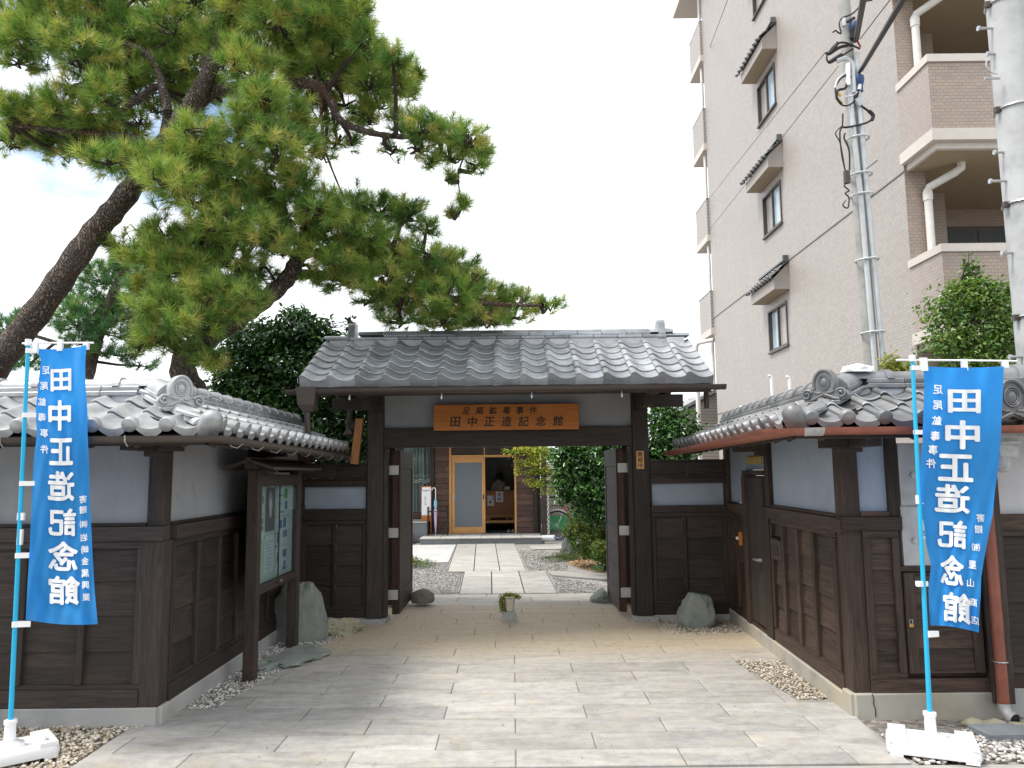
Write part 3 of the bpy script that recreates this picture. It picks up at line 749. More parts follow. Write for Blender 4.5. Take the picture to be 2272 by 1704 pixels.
def brackets(F, sgn, us, parent, mat=woody):
    for u in us:
        fb(F, 'bracket', parent, u - .055, u + .055, -.30, .02, 1.825, 1.915, mat); fb(F, 'bracket', parent, u - .05, u + .05, -.10, .02, 1.785, 1.8245, mat)
brackets(Fs, 1, [1.81, 3.45], LW)
bx('bracket', LW, -2.54, -2.29, 5.30, 5.428, 1.825, 1.915, woodx); bx('bracket', LW, -2.52, -2.37, 5.31, 5.427, 1.79, 1.8245, woodx); bx('bracket', LW, -2.54, -2.425, 5.02, 5.29, 1.825, 1.915, woody)
build_wall_roof(1, LW, Ff, Fs, 3.5, 3.75, tile_new)
demon_tile('ridge_end_tile', LW, Fs.M @ T(3.78, .17, 2.27) @ RZ(math.pi / 2), tile_new, .8)
half_gutter('gutter', LW, [(-6.0, 4.885, 1.905), (-2.0 + .09, 4.885, 1.905), (-1.865, 4.93, 1.905), (-1.865, 9.15, 1.855)], .045, gutter_br)
for y in [5.25 + .44 * i for i in range(9)]:
    z = 1.905 - (y - 4.9) * .0118
    MB().tube([(-1.82, y, z + .005), (-1.825, y, z - .035), (-1.86, y, z - .062), (-1.90, y, z - .05), (-1.92, y, z - .02), (-1.97, y + .01, z - .02), (-2.05, y + .02, z + .03)], .0045, 5).build('gutter_bracket', wire_m, LW, True)
for x in (-2.42, -3.2):
    MB().tube([(x, 4.84, 1.91), (x, 4.845, 1.87), (x, 4.88, 1.843), (x, 4.92, 1.86), (x, 4.95, 1.89), (x, 5.05, 1.93)], .0045, 5).build('gutter_bracket', wire_m, LW, True)

# ============================================================ right wall
sl = math.atan2(.15, 3.5)
Rf = Frame(2.29, 5.45, 0); Rs = Frame(2.29, 5.45, -math.pi / 2 - sl)       # Rs: u negative = away from the camera
RW = thing('plastered_wall', 'L-shaped weathered board and plaster wall right of the gate, with red-brown gutter and side door', 'wall', (2.29, 5.45, 0))
fb(Rf, 'foundation', RW, 0, .98, -.02, .14, -.05, .148, concrete_y, .008)
fb(Rs, 'foundation', RW, -3.55, -.141, -.03, .14, -.05, .12, concrete_y, .008)
fb(Rs, 'foundation', RW, -.1405, -.0, -.029, .10, -.05, .1475, concrete_y, .008)
bx('corner_post', RW, 2.295, 2.41, 5.455, 5.60, .149, 1.93, cedarz)
fb(Rf, 'ground_sill', RW, .121, .92, -.01, .12, .149, .24, cedarx)
fb(Rf, 'band_beam', RW, -.02, .39, -.03, .10, 1.232, 1.325, cedarx); fb(Rf, 'ledge', RW, .121, .32, -.005, .1, 1.3255, 1.36, cedarx)
panel(Rf, RW, .121, .37, [], [.275, .5, .73, .96, 1.18], .2405, 1.2315, cedarx, cedarz)
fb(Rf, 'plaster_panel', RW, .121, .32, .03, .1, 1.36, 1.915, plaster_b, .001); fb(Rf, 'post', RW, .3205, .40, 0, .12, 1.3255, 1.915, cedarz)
fb(Rf, 'wall_core', RW, .13, .92, .04, .12, .24, 1.2315, cedarx)
# side: main panel with letter slot
fb(Rs, 'ground_sill', RW, -1.78, -.145, -.012, .12, .1205, .225, cedarx); fb(Rs, 'band_beam', RW, -1.80, -.0, -.034, .1, 1.215, 1.315, cedarx); fb(Rs, 'ledge', RW, -1.76, -.15, -.006, .1, 1.3155, 1.34, cedarx)
fb(Rs, 'sill_rail', RW, -1.75, -.15, -.012, .03, .2255, .25, cedarx); fb(Rs, 'head_rail', RW, -1.75, -.15, -.012, .03, 1.17, 1.2145, cedarx)
cols = [(-.60, -.21), (-.98, -.66), (-1.37, -1.05), (-1.70, -1.44)]
offs = [0, .02, -.01, .01]
for (a, b), o_ in zip(cols, offs):
    rr = [.25, .49 + o_, .72 + o_, .95 + o_, 1.17]
    if a == -1.70: rr = [.25, .44, .64, .85]
    boards(Rs, RW, [(a, b)], rr, .02, cedarx)
boards(Rs, RW, [(-1.70, -1.44)], [1.06, 1.17], .02, cedarx)
for a, b in ((-.21, -.15), (-.66, -.60), (-1.05, -.98), (-1.44, -1.37), (-1.76, -1.70)): fb(Rs, 'batten' if a > -1.7 and a < -.3 else 'stile', RW, a, b, -.02, .03, .2505, 1.1695, cedarz)
ms = fb(Rs, 'letter_slot', RW, -1.715, -1.43, -.03, .02, .86, 1.04, cedarx, .006); fb(Rs, 'slot_flap', ms, -1.66, -1.49, -.038, -.0305, .905, .985, woodx); fb(Rs, 'slot_hood', ms, -1.72, -1.425, -.05, -.0, 1.041, 1.052, cedarx)
fb(Rs, 'wall_core', RW, -3.4, -.2, .045, .12, .225, 1.2, cedarx)
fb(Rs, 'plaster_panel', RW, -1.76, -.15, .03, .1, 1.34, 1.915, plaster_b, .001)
fb(Rs, 'post', RW, -1.90, -1.762, -.01, .12, 1.3155, 1.915, cedarz); fb(Rs, 'post', RW, -2.02, -1.802, -.02, .12, .12, 1.3145, cedarz)
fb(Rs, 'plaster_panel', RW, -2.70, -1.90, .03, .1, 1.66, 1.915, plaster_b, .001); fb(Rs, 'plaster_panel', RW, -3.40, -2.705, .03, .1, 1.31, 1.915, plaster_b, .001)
door = fb(Rs, 'side_door', RW, -2.58, -2.02, .01, .05, .15, 1.60, cedarz, .004)
for i in range(4): fb(Rs, 'plank', door, -2.57 + .137 * i, -2.57 + .137 * (i + 1) - .004, -.002, .0095, .17, 1.58, woodz)
fb(Rs, 'door_head', RW, -2.70, -1.93, -.02, .10, 1.605, 1.655, cedarx); fb(Rs, 'door_jamb', RW, -2.70, -2.585, -.03, .10, .12, 1.604, cedarz)
fb(Rs, 'doorstep', RW, -2.58, -2.025, -.01, .12, .1205, .148, cedarx)
hd = MB(); a = Rs.p(-2.11, -.01, .80); hd.tube([a, Rs.p(-2.11, -.055, .80), Rs.p(-2.16, -.06, .80), Rs.p(-2.23, -.058, .795)], [.02, .013, .013, .011], 8).build('door_handle', wire_m, door, True)
panel(Rs, RW, -3.40, -2.71, [-3.05], [.21, .45, .68, .91, 1.13], .15, 1.20, cedarx, cedarz); fb(Rs, 'ground_sill', RW, -3.4, -2.71, -.015, .1, .1, .149, cedarx); fb(Rs, 'band_beam', RW, -3.4, -2.705, -.034, .1, 1.2005, 1.295, cedarx)
fb(Rs, 'post', RW, -3.52, -3.405, -.02, .12, .1, 1.915, cedarz)
tag(fb(Rs, 'notice_plate', None, -2.60, -2.08, .012, .027, 1.715, 1.79, flat('yellow_board', (.5, .33, .1), .5)), 'narrow yellow plate over the wooden side door in the right wall', 'sign')
bl = thing('door_bell', 'tiny cream bell button with orange strip beside the side door', 'door bell', Rs.p(-2.95, -.02, .92))
fb(Rs, 'button', bl, -2.98, -2.94, -.045, -.015, .92, .955, white_pl, .008); fb(Rs, 'strip', bl, -2.78, -2.73, -.06, -.03, .88, 1.02, signw)
brackets(Rs, 1, [-1.83], RW, cedarx)
bx('bracket', RW, 2.14, 2.40, 5.32, 5.452, 1.80, 1.875, woodx); bx('bracket', RW, 2.24, 2.40, 5.33, 5.451, 1.77, 1.7995, woodx); bx('bracket', RW, 2.295, 2.40, 5.05, 5.31, 1.80, 1.875, woody)
fb(Rf, 'wall_plate', RW, 0, 3, -.02, .12, 1.9155, 2.0, woodx); fb(Rs, 'wall_plate', RW, -3.5, 0, -.02, .12, 1.9155, 2.0, woodx)
class FrameR(Frame): pass
build_wall_roof(-1, RW, Rf, Rs, .98, 3.9, tile_old)
MB().tube([(2.405, 5.427, .148), (2.412, 5.427, .11), (2.408, 5.427, .085), (2.42, 5.427, .05), (2.418, 5.427, .0)], .003, 4).build('crack', blk, RW)
# meter cupboard and doors on the front
mc = tag(fb(Rf, 'meter_cabinet', None, .405, .88, -.005, .08, 1.40, 1.83, steel, .004), 'grey sheet-metal meter cabinet with window set in the right front wall', 'meter box')
fb(Rf, 'meter_window', mc, .60, .74, -.015, -.0055, 1.50, 1.72, glass_dark); fb(Rf, 'lower_cover', mc, .395, .88, -.012, .08, .99, 1.395, steel, .004)
mb = MB(); mb.lathe([(.022, 0), (.022, .012), (.001, .014)], 12, M=T(Rf.p(.50, -.006, 1.61)) @ RX(math.pi / 2)).build('lock_button', wire_m, mc, True)
mb = MB(); mb.lathe([(.02, 0), (.02, .012), (.001, .014)], 12, M=T(Rf.p(.475, -.013, 1.16)) @ RX(math.pi / 2)).build('lock_button', wire_m, mc, True)
lab_ = fb(Rf, 'white_label', mc, .52, .63, -.0145, -.0125, 1.17, 1.31, white_pl, .0005)
fb(Rf, 'cupboard_head', RW, .37, .92, -.01, .1, .95, .988, cedarx)
cup = fb(Rf, 'cupboard_door', RW, .38, .89, -.003, .035, .275, .945, cedarz, .003)
boards(Rf, cup, [(.45, .82)], [.30, .44, .58, .72, .86, .92], -.006, cedarx, 'plank')
for a, b in ((.38, .449), (.821, .889)): fb(Rf, 'stile', cup, a, b, -.028, -.004, .278, .943, cedarz)
fb(Rf, 'sill_rail', cup, .4495, .8205, -.028, -.004, .278, .30, cedarx)
pk = thing('padlock', 'small brass padlock on the cupboard door', 'padlock', Rf.p(.40, -.05, .60)); fb(Rf, 'lock_body', pk, .385, .415, -.048, -.03, .585, .61, flat('brass', (.5, .33, .12), .35, .8)); MB().tube([Rf.p(.39, -.04, .61), Rf.p(.39, -.04, .635), Rf.p(.41, -.04, .635), Rf.p(.41, -.04, .61)], .003, 6).build('shackle', wire_m, pk)
fb(Rf, 'post', RW, .92, 1.06, -.05, .12, .08, 1.93, woodz)
# next stretch of wall further right
fb(Rf, 'foundation', RW, .985, 3.5, .02, .16, -.05, .16, concrete, .006)
fb(Rf, 'ground_sill', RW, 1.061, 3.5, .03, .14, .1605, .26, cedarx)
panel(Rf, RW, 1.061, 2.4, [1.5, 1.95], [.30, .5, .73, .96, 1.18], .2605, 1.22, woodx, woodz2, .04)
fb(Rf, 'band_beam', RW, 1.061, 3.5, .01, .13, 1.2205, 1.33, cedarx); fb(Rf, 'plaster_panel', RW, 1.061, 3.5, .06, .13, 1.3305, 1.93, plaster_w, .001)
half_gutter('gutter', RW, [(3.4, 4.885, 1.915), (1.90, 4.885, 1.915), (1.735, 4.93, 1.912), (1.80, 9.1, 1.875)], .047, gutter_cu)
half_gutter('gutter_joint', RW, [(1.95, 4.885, 1.9135), (1.89, 4.887, 1.9135), (1.84, 4.90, 1.913)], .050, granite)
cu_d = MB().tube([(3.24, 5.33, 1.84), (3.23, 5.345, 1.7), (3.235, 5.35, .16), (3.235, 5.35, .09)], [.035, .035, .038, .038], 12).build('downpipe', gutter_cu, RW, True)
MB().tube([(3.235, 5.35, .10), (3.235, 5.345, .06), (3.245, 5.31, .03), (3.255, 5.27, .02)], .040, 12, cap=False).build('pipe_elbow', steel, RW, True)
MB().tube([(3.255, 5.272, .02), (3.256, 5.268, .0198)], .033, 12).build('pipe_mouth', blk, RW)
MB().tube([(3.235 + .045 * math.cos(t), 5.35 + .045 * math.sin(t), .37) for t in np.linspace(0, 6.28, 14)[:-1]], .005, 5, close=True).build('pipe_clip', wire_m, RW)
hp = MB(); hp.prism([(-.06, -.05), (.06, -.05), (.06, .05), (-.06, .05)], 0, .13).box(-.085, .085, -.07, .07, .12, .15).box(-.075, .075, -.06, .06, .08, .10)
obj('rain_hopper', hp.mesh('rain_hopper', granite), RW, T(3.16, 5.0, 1.72)); MB().lathe([(.055, 0), (.045, -.05), (.03, -.09), (.001, -.10)], 12).build('hopper_drop', granite, RW, True, T(3.14, 5.0, 1.72))
demon_tile('ridge_end_tile', RW, T(3.22, 5.02, 2.05), tile_old, 1.25)
obj('ridge_end_roll', cap_mesh('ridge_end_roll', .10, .5, tile_old, True), RW, T(3.22, 5.1, 2.12) @ RZ(math.pi / 2))
for k in range(4): place_tile(tile_mesh('roof_tile', .228, .26, tile_old) if k == 0 else bpy.data.objects['roof_tile'].data, Rf, 1.3 + .228 * k, -.4, 1.98, PITCH_W, RW)
fb(Rf, 'ridge_course', RW, .98, 3.4, .0, .3, 2.215, 2.29, tile_old, .008); obj('ridge_cap', cap_mesh('ridge_cap', .075, 2.2, tile_old, False), RW, Rf.M @ T(1.0, .15, 2.29)); obj('ridge_cap', cap_mesh('ridge_cap_b', .09, .35, tile_old), RW, Rf.M @ T(1.05, .15, 2.29))
fb(Rf, 'roof_deck', RW, 1.0, 3.3, -.45, .17, 1.93, 1.96, woodx)
# cloth caught on the ridge
SCRAP = True
for q in ((1711, 836), (1751, 838)):
    p = atY(q[0], q[1], 11.0); tag(MB().tube([p + Vector((-.04, 0, .02)), p + Vector((0, 0, 0)), p + Vector((.01, 0, -.55))], [.02, .024, .024], 7).build('vent_pipe', white_pl, None, True), 'short bent white pipe behind the right wall, ' + ('nearer the gate' if q[0] == 1711 else 'further from the gate'), 'pipe', 'two bent pipes behind the right wall')

# ============================================================ wing walls beside the gate
def wing(x0, x1, rows, label, m1, bat, thin):
    w = thing('wing_wall', label, 'wall', ((x0 + x1) / 2, 8.95, 0)); F = Frame(x0, 8.95, 0); n = x1 - x0
    fb(F, 'foundation', w, 0, n, -.03, .12, -.05, .055, concrete, .004); fb(F, 'ground_sill', w, 0, n, -.02, .1, .0555, rows[0] - .03, m1)
    panel(F, w, 0, n, [bat - x0], rows, rows[0] - .0295, rows[-1] + .05, m1, woodz, bw=.03)
    fb(F, 'band_beam', w, 0, n, -.03, .1, rows[-1] + .0505, 1.265, m1)
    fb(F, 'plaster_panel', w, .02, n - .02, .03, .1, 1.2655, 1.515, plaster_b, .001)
    for a in (0, n - .02): fb(F, 'stile', w, a, a + .02, -.0, .1, 1.2655, 1.515, woodz)
    fb(F, 'rail', w, 0, n, -.01, .1, 1.5155, 1.585, m1); fb(F, 'thin_rail', w, 0, n, -.02, .1, 1.5855, 1.612, thin)
    fb(F, 'board', w, .0, n / 2 - .004, .0, .04, 1.6125, 1.765, m1); fb(F, 'board', w, n / 2 + .004, n, .003, .04, 1.6125, 1.765, m1); fb(F, 'cap_board', w, -.01, n + .01, -.03, .1, 1.7655, 1.785, m1)
    return w
wing(-2.41, -1.665, [.18, .41, .632, .862, 1.09], 'short dark board wall between the left wall and the gate post', woodx, -2.035, woodz2)
wing(1.565, 2.43, [.21, .45, .67, .90, 1.14], 'short dark board wall between the gate post and the right wall', woodx, 1.945, woodx)
# ============================================================ the roofed gate
GT = thing('roofed_gate', 'timber gate with grey tiled roof and white plaster panel over the driveway', 'gate', (-.05, 9.0, 0))
for sx, xa, xb in ((-1, -1.662, -1.482), (1, 1.375, 1.558)):
    bx('gate_post', GT, xa, xb, 8.90, 9.08, .052, 2.58, woodz, .006)
    bx('post_base', GT, xa - .06 if sx < 0 else xa - .05, xb + .05, 8.83, 9.16, -.04, .05, granite, .008)
    bx('side_plank', GT, xb + .0015 if sx < 0 else xa - .045, xb + .045 if sx < 0 else xa - .0015, 8.94, 9.06, .052, 1.945, woodz)
    bx('rear_post', GT, xa + .02, xb - .02, 9.95, 10.08, .02, 2.45, woodz); bx('tie_beam', GT, xa + .04, xb - .04, 9.081, 9.949, 1.98, 2.10, woody)
    bx('side_arm', GT, xa + .03, xb - .03, 7.98, 10.1, 2.46, 2.58, woody); bx('side_arm', GT, xa + .04, xb - .04, 8.30, 8.898, 2.36, 2.4595, woody)
    x2 = xa - .42 if sx < 0 else xb + .42
    bx('side_bracket', GT, min(x2, xa if sx < 0 else xb), max(x2, xa if sx < 0 else xb), 8.93, 9.05, 2.40, 2.54, woodx)
    bx('barge_board', GT, *((-2.15, -2.11) if sx < 0 else (2.0, 2.04)), 8.0, 8.06, 2.30, 2.47, woodz)
bx('lintel', GT, -1.481, 1.374, 8.915, 9.065, 1.955, 2.18, woodx, .006)
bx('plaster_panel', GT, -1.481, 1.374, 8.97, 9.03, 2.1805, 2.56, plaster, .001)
bx('head_beam', GT, -2.0, 1.9, 8.90, 9.08, 2.581, 2.72, woodx, .005)
bx('front_purlin', GT, -2.08, 1.98, 8.02, 8.13, 2.581, 2.66, woodx, .004); bx('rear_purlin', GT, -2.08, 1.98, 9.87, 9.98, 2.581, 2.66, woodx, .004)
GP = math.atan2(.585, 1.12); ge_y, ge_z = 7.90, 2.61; TWG = .2835; gr_y = 9.02
FG = Frame(-.055, 0, 0)
gx0, gx1 = -.055 - 7.5 * TWG, -.055 + 7.5 * TWG
tg = math.tan(GP); zr = ge_z - .06 + (gr_y - ge_y) * tg
m = MB(); dn = .028
for ya, yb in ((ge_y + .02, gr_y), (10.14, gr_y)):
    za, zb = ge_z - .055, zr
    vs = [(gx0 + .03, ya, za), (gx1 - .03, ya, za), (gx1 - .03, yb, zb), (gx0 + .03, yb, zb)]
    vs += [(x, y, z - dn) for x, y, z in vs]; m.add(vs, [(0, 1, 2, 3), (7, 6, 5, 4), (0, 4, 5, 1), (1, 5, 6, 2), (2, 6, 7, 3), (3, 7, 4, 0)])
m.build('roof_deck', woodx, GT)
for k in range(15):
    x = gx0 + .1 + k * (gx1 - gx0 - .2) / 14
    for s_ in (1, -1):
        M = T(x, gr_y - s_ * .56, (ge_z + zr) / 2 - .085) @ RX(s_ * GP); obj('rafter', cbox_mesh(.045, 1.22, .05, woody), GT, M)
bx('fascia', GT, gx0 + .02, gx1 - .02, ge_y + .03, ge_y + .055, ge_z - .15, ge_z - .085, woodx)
gt_e = tile_mesh('eave_tile', TWG, .25, tile_gate, 1.05, kind='straight'); gt_r = tile_mesh('roof_tile', TWG, .26, tile_gate, 1.05)
ROWG = 6; rl = (gr_y - .06 - ge_y) / ROWG
for r in range(ROWG):
    for c in range(15):
        place_tile(gt_e if r == 0 else gt_r, FG, (c - 7) * TWG, ge_y + r * rl, ge_z + r * rl * tg, GP, GT, name='eave_tile' if r == 0 else 'roof_tile')
back = MB(); pr = tile_prof(TWG)
for c in range(15):
    for (x0, h0), (x1, h1) in zip(pr, pr[1:]):
        X0, X1 = -.055 + (c - 7) * TWG + x0, -.055 + (c - 7) * TWG + x1
        back.add([(X0, 10.16, ge_z + h0), (X1, 10.16, ge_z + h1), (X1, 9.06, ge_z + 1.1 * tg + h1), (X0, 9.06, ge_z + 1.1 * tg + h0)], [(0, 3, 2, 1)])
back.build('rear_tiles', tile_gate, GT)['kind'] = 'stuff'
# ridge
rz0 = ge_z + (gr_y - ge_y) * tg + .005
bx('ridge_mortar', GT, gx0 + .06, gx1 - .06, 8.905, 9.135, rz0 - .08, rz0 + .006, plaster_w)
q1 = cbox_mesh(.279, .26, .032, tile_gate, .006); q2 = cbox_mesh(.279, .22, .032, tile_gate, .006); cpg = cap_mesh('ridge_cap', .10, .283, tile_gate, False, .55)
x = gx0 + .02; k = 0
while x < gx1 - .1:
    if x + .28 < gx1: obj('ridge_course', q1, GT, T(x + .14, gr_y, rz0 + .022))
    if -1.86 < x < 1.42: obj('ridge_course', q2, GT, T(x + .24 if x + .38 < 1.72 else 1.56, gr_y, rz0 + .057))
    x += .2835
x = -1.79
while x < 1.62:
    obj('ridge_cap', cpg, GT, T(x, gr_y, rz0 + .072)); x += .2835
for xa, xb in ((gx0 - .01, -1.90), (1.80, gx1 + .01)): obj('ridge_cap', cap_mesh('ridge_cap_end', .10, xb - xa, tile_gate, False, .45), GT, T(xa, gr_y, rz0 + .03))
for xc in (-1.87, 1.755):
    m = MB(); m.prism([(-.12, 0), (.12, 0), (.125, .06), (.10, .13), (.085, .20), (.06, .23), (-.06, .23), (-.085, .20), (-.10, .13), (-.125, .06)], -.04, .04, M=T(xc, gr_y, rz0 - .01) @ RZ(math.pi / 2) @ RX(math.pi / 2)); m.build('ridge_end_tile', tile_gate, GT)
gut = half_gutter('gutter', GT, [(gx0 - .12, ge_y - .06, 2.515), (gx1 + .10, ge_y - .06, 2.525)], .052, gutter_br)
hx = -2.08
hp = MB(); hp.prism([(-.09, -.07), (.09, -.07), (.075, .07), (-.075, .07)], 0, .001)
hp = MB().add([(hx - .10, 7.77, 2.54), (hx + .10, 7.77, 2.54), (hx + .10, 7.93, 2.54), (hx - .10, 7.93, 2.54), (hx - .085, 7.78, 2.36), (hx + .085, 7.78, 2.36), (hx + .085, 7.92, 2.36), (hx - .085, 7.92, 2.36), (hx - .04, 7.81, 2.29), (hx + .04, 7.81, 2.29), (hx + .04, 7.89, 2.29), (hx - .04, 7.89, 2.29)],
              [(0, 3, 2, 1), (0, 1, 5, 4), (1, 2, 6, 5), (2, 3, 7, 6), (3, 0, 4, 7), (4, 5, 9, 8), (5, 6, 10, 9), (6, 7, 11, 10), (7, 4, 8, 11), (8, 9, 10, 11)]).build('rain_hopper', gutter_br, GT)
MB().tube([(hx, 7.85, 2.30), (hx, 7.85, 2.22), (hx + .01, 7.9, 1.93)], .031, 10).build('downpipe', gutter_br, GT, True)
for xx in (-1.66, -.72, .2, 1.12):
    M = T(xx, ge_y - .02, 2.44); lp = MB().tube([(0, 0, .05), (0, 0, -.03)], .006, 6); lp.lathe([(.010, -.03), (.010, 0), (.001, .003)], 8); obj('gutter_bracket', lp.mesh('gutter_bracket', wire_m), GT, M)
# raw timber brace left of the post
tag(box('timber_brace', None, (-1.78, 8.93, 2.02), (.085, .06, .52), brace_w, M=T(-1.775, 8.86, 2.03) @ RY(R_(6))), 'short raw orange timber strut hanging beside the left gate post', 'timber')
ln = thing('hanging_lantern', 'dark flared iron lantern hanging in the shade left of the gate', 'lantern', (-1.86, 9.5, 0)); lp_ = atY(776, 940, 9.5)
obj('lantern_body', MB().lathe([(.001, .17), (.03, .16), (.035, .10), (.06, .02), (.062, .0), (.045, -.01), (.045, -.07), (.085, -.13), (.08, -.14), (.001, -.14)], 6).mesh('lantern_body', gutter_br), ln, T(lp_)); MB().tube([lp_ + Vector((0, 0, .16)), lp_ + Vector((0, 0, .4))], .006, 5).build('hook', gutter_br, ln)
# doors
def leaf(x_in, x_out, sx):
    d = bx('gate_leaf', GT, x_in, x_out, 9.10, 10.28, .06, 1.93, woodz2, .006)
    xi = x_out if sx < 0 else x_in; s_ = 1 if sx < 0 else -1
    def b2(nm, ya, yb, za, zb, mt, t=.012):
        return bx(nm, d, min(xi + s_ * .0015, xi + s_ * t), max(xi + s_ * .0015, xi + s_ * t), ya, yb, za, zb, mt)
    b2('stile', 9.12, 9.22, .06, 1.93, woodz, .02); b2('stile', 10.18, 10.28, .06, 1.93, woodz, .02)
    b2('rail', 9.221, 10.179, .06, .30, woody, .018); b2('rail', 9.221, 10.179, 1.72, 1.93, woody, .018)
    z = .301
    while z < 1.7:
        b2('plank', 9.221, 10.179, z, min(z + .232, 1.719), woody, .010 + .002 * (int(z * 10) % 2)); z += .2365
    for z in (.28, .98, 1.70):
        bx('hinge', d, min(x_in, x_out) - .004 if sx > 0 else x_in - .05, x_out + .004 if sx < 0 else x_out + .05, 9.085, 9.0985, z - .055, z + .055, steel)
    return d
leaf(-1.40, -1.335, -1); leaf(1.225, 1.29, 1)
# signboard over the gate
sb = tag(box('name_board', None, (-.07, 8.84, 2.285), (1.655, .03, .295), signw, M=T(-.07, 8.84, 2.288) @ RX(R_(-5)) @ RY(R_(.0))), 'wide orange wooden signboard with black brush calligraphy above the gateway', 'sign')
ss = tag(box('post_sign', None, (1.452, 8.885, 1.785), (.088, .02, .205), doorw), 'small upright wooden plaque with black characters on the right gate post', 'sign')

# ------------------------------------------------------------ lettering
_fc = None
def glyph_mesh(txt, bold=0.0):
    """one character as a finely cut flat mesh, centred on its own box; bold repeats it with small shifts"""
    cu = bpy.data.curves.new('lettering', 'FONT'); cu.body = txt; cu.align_x = 'CENTER'; cu.align_y = 'CENTER'; cu.resolution_u = 3
    o = bpy.data.objects.new('lettering_tmp', cu); COL.objects.link(o)
    dg = bpy.context.evaluated_depsgraph_get(); me = bpy.data.meshes.new_from_object(o.evaluated_get(dg))
    bpy.data.objects.remove(o); bpy.data.curves.remove(cu)
    if len(me.vertices) == 0: return None
    b = bmesh.new(); b.from_mesh(me); bpy.data.meshes.remove(me)
    v = np.array([q.co[:] for q in b.verts]); lo, hi = v.min(0), v.max(0); c = (lo + hi) / 2
    if bold > .012:
        NC = 14 if bold > .025 else 7
        for ax in (0, 1):
            for k in range(1, NC):
                co = [0, 0, 0]; co[ax] = lo[ax] + (hi[ax] - lo[ax]) * k / NC; no = [0, 0, 0]; no[ax] = 1
                bmesh.ops.bisect_plane(b, geom=b.verts[:] + b.edges[:] + b.faces[:], plane_co=co, plane_no=no)
    b.verts.index_update(); v = np.array([q.co[:] for q in b.verts]) - c; fs = [tuple(q.index for q in f.verts) for f in b.faces]; b.free()
    V = []; F_ = []; n = len(v); sh = [(0, 0)] if bold <= .002 else [(0, 0)] + [(math.cos(a) * bold, math.sin(a) * bold) for a in np.linspace(0, 2 * math.pi, 9 if bold > .016 else 5)[:-1]]
    for k, (dx, dy) in enumerate(sh): V.append(v + np.array([dx, dy, k * .02])); F_ += [tuple(i + k * n for i in f) for f in fs]
    return np.concatenate(V), F_, (hi - lo) + 2 * bold
_gc = {}
def glyph(ch, bold=.02):
    if (ch, bold) not in _gc: _gc[(ch, bold)] = glyph_mesh(ch, bold)
    return _gc[(ch, bold)]
def put_text(items, fn, name, mat, parent, bold=.02, mirror=False, skew=0.0):
    """items: (char, cx, cy, size or (w, h)) in sheet units; fn maps (x, y[, lift]) -> world point"""
    for ch, cx, cy, sz in items:
        g_ = glyph(ch, bold)
        if not g_: continue
        v, fs, dim = g_
        if isinstance(sz, tuple): kx, ky = sz[0] / dim[0], sz[1] / dim[1]
        else: kx = ky = sz / max(dim[0], dim[1], .3)
        m = MB(); vs = []
        for p in v:
            q = Vector(fn(cx + (-1 if mirror else 1) * (p[0] + skew * p[1]) * kx, cy - p[1] * ky)); d = CAMP - q; vs.append(q + Vector((0, -1, 0)) * (p[2] * .008))
        m.add(vs, [f[::-1] if mirror else f for f in fs]); m.build(name, mat, parent)
Msb = WM[sb.name]
def on_board(x, y): return Msb @ Vector((x, -.0165, -y))
ca = [(c, -.60 + .255 * i + .0, -.062, .105) for i, c in enumerate('足尾鉱毒事件')]
ca = [(c, -.455 + .153 * i, -.075, .088) for i, c in enumerate('足尾鉱毒事件')]
cb = [(c, -.58 + .195 * i, .052, .115) for i, c in enumerate('田中正造記念館')]
put_text(ca + cb, on_board, 'brush_character', ink, sb, .017, skew=.12)
Mss = WM[ss.name]
put_text([(c, 0, -.062 + .062 * i, .055) for i, c in enumerate('開館中')], lambda x, y: Mss @ Vector((x, -.0112, -y)), 'brush_character', ink, ss, .016)
put_text([(c, .02 * 0 + .545 + .02 * i, 1.19, .035) for i, c in enumerate('S')], lambda x, y: Rf.p(x, -.0152, y * -1 + 2.40), 'printed_letter', gutter_br, mc, .01)
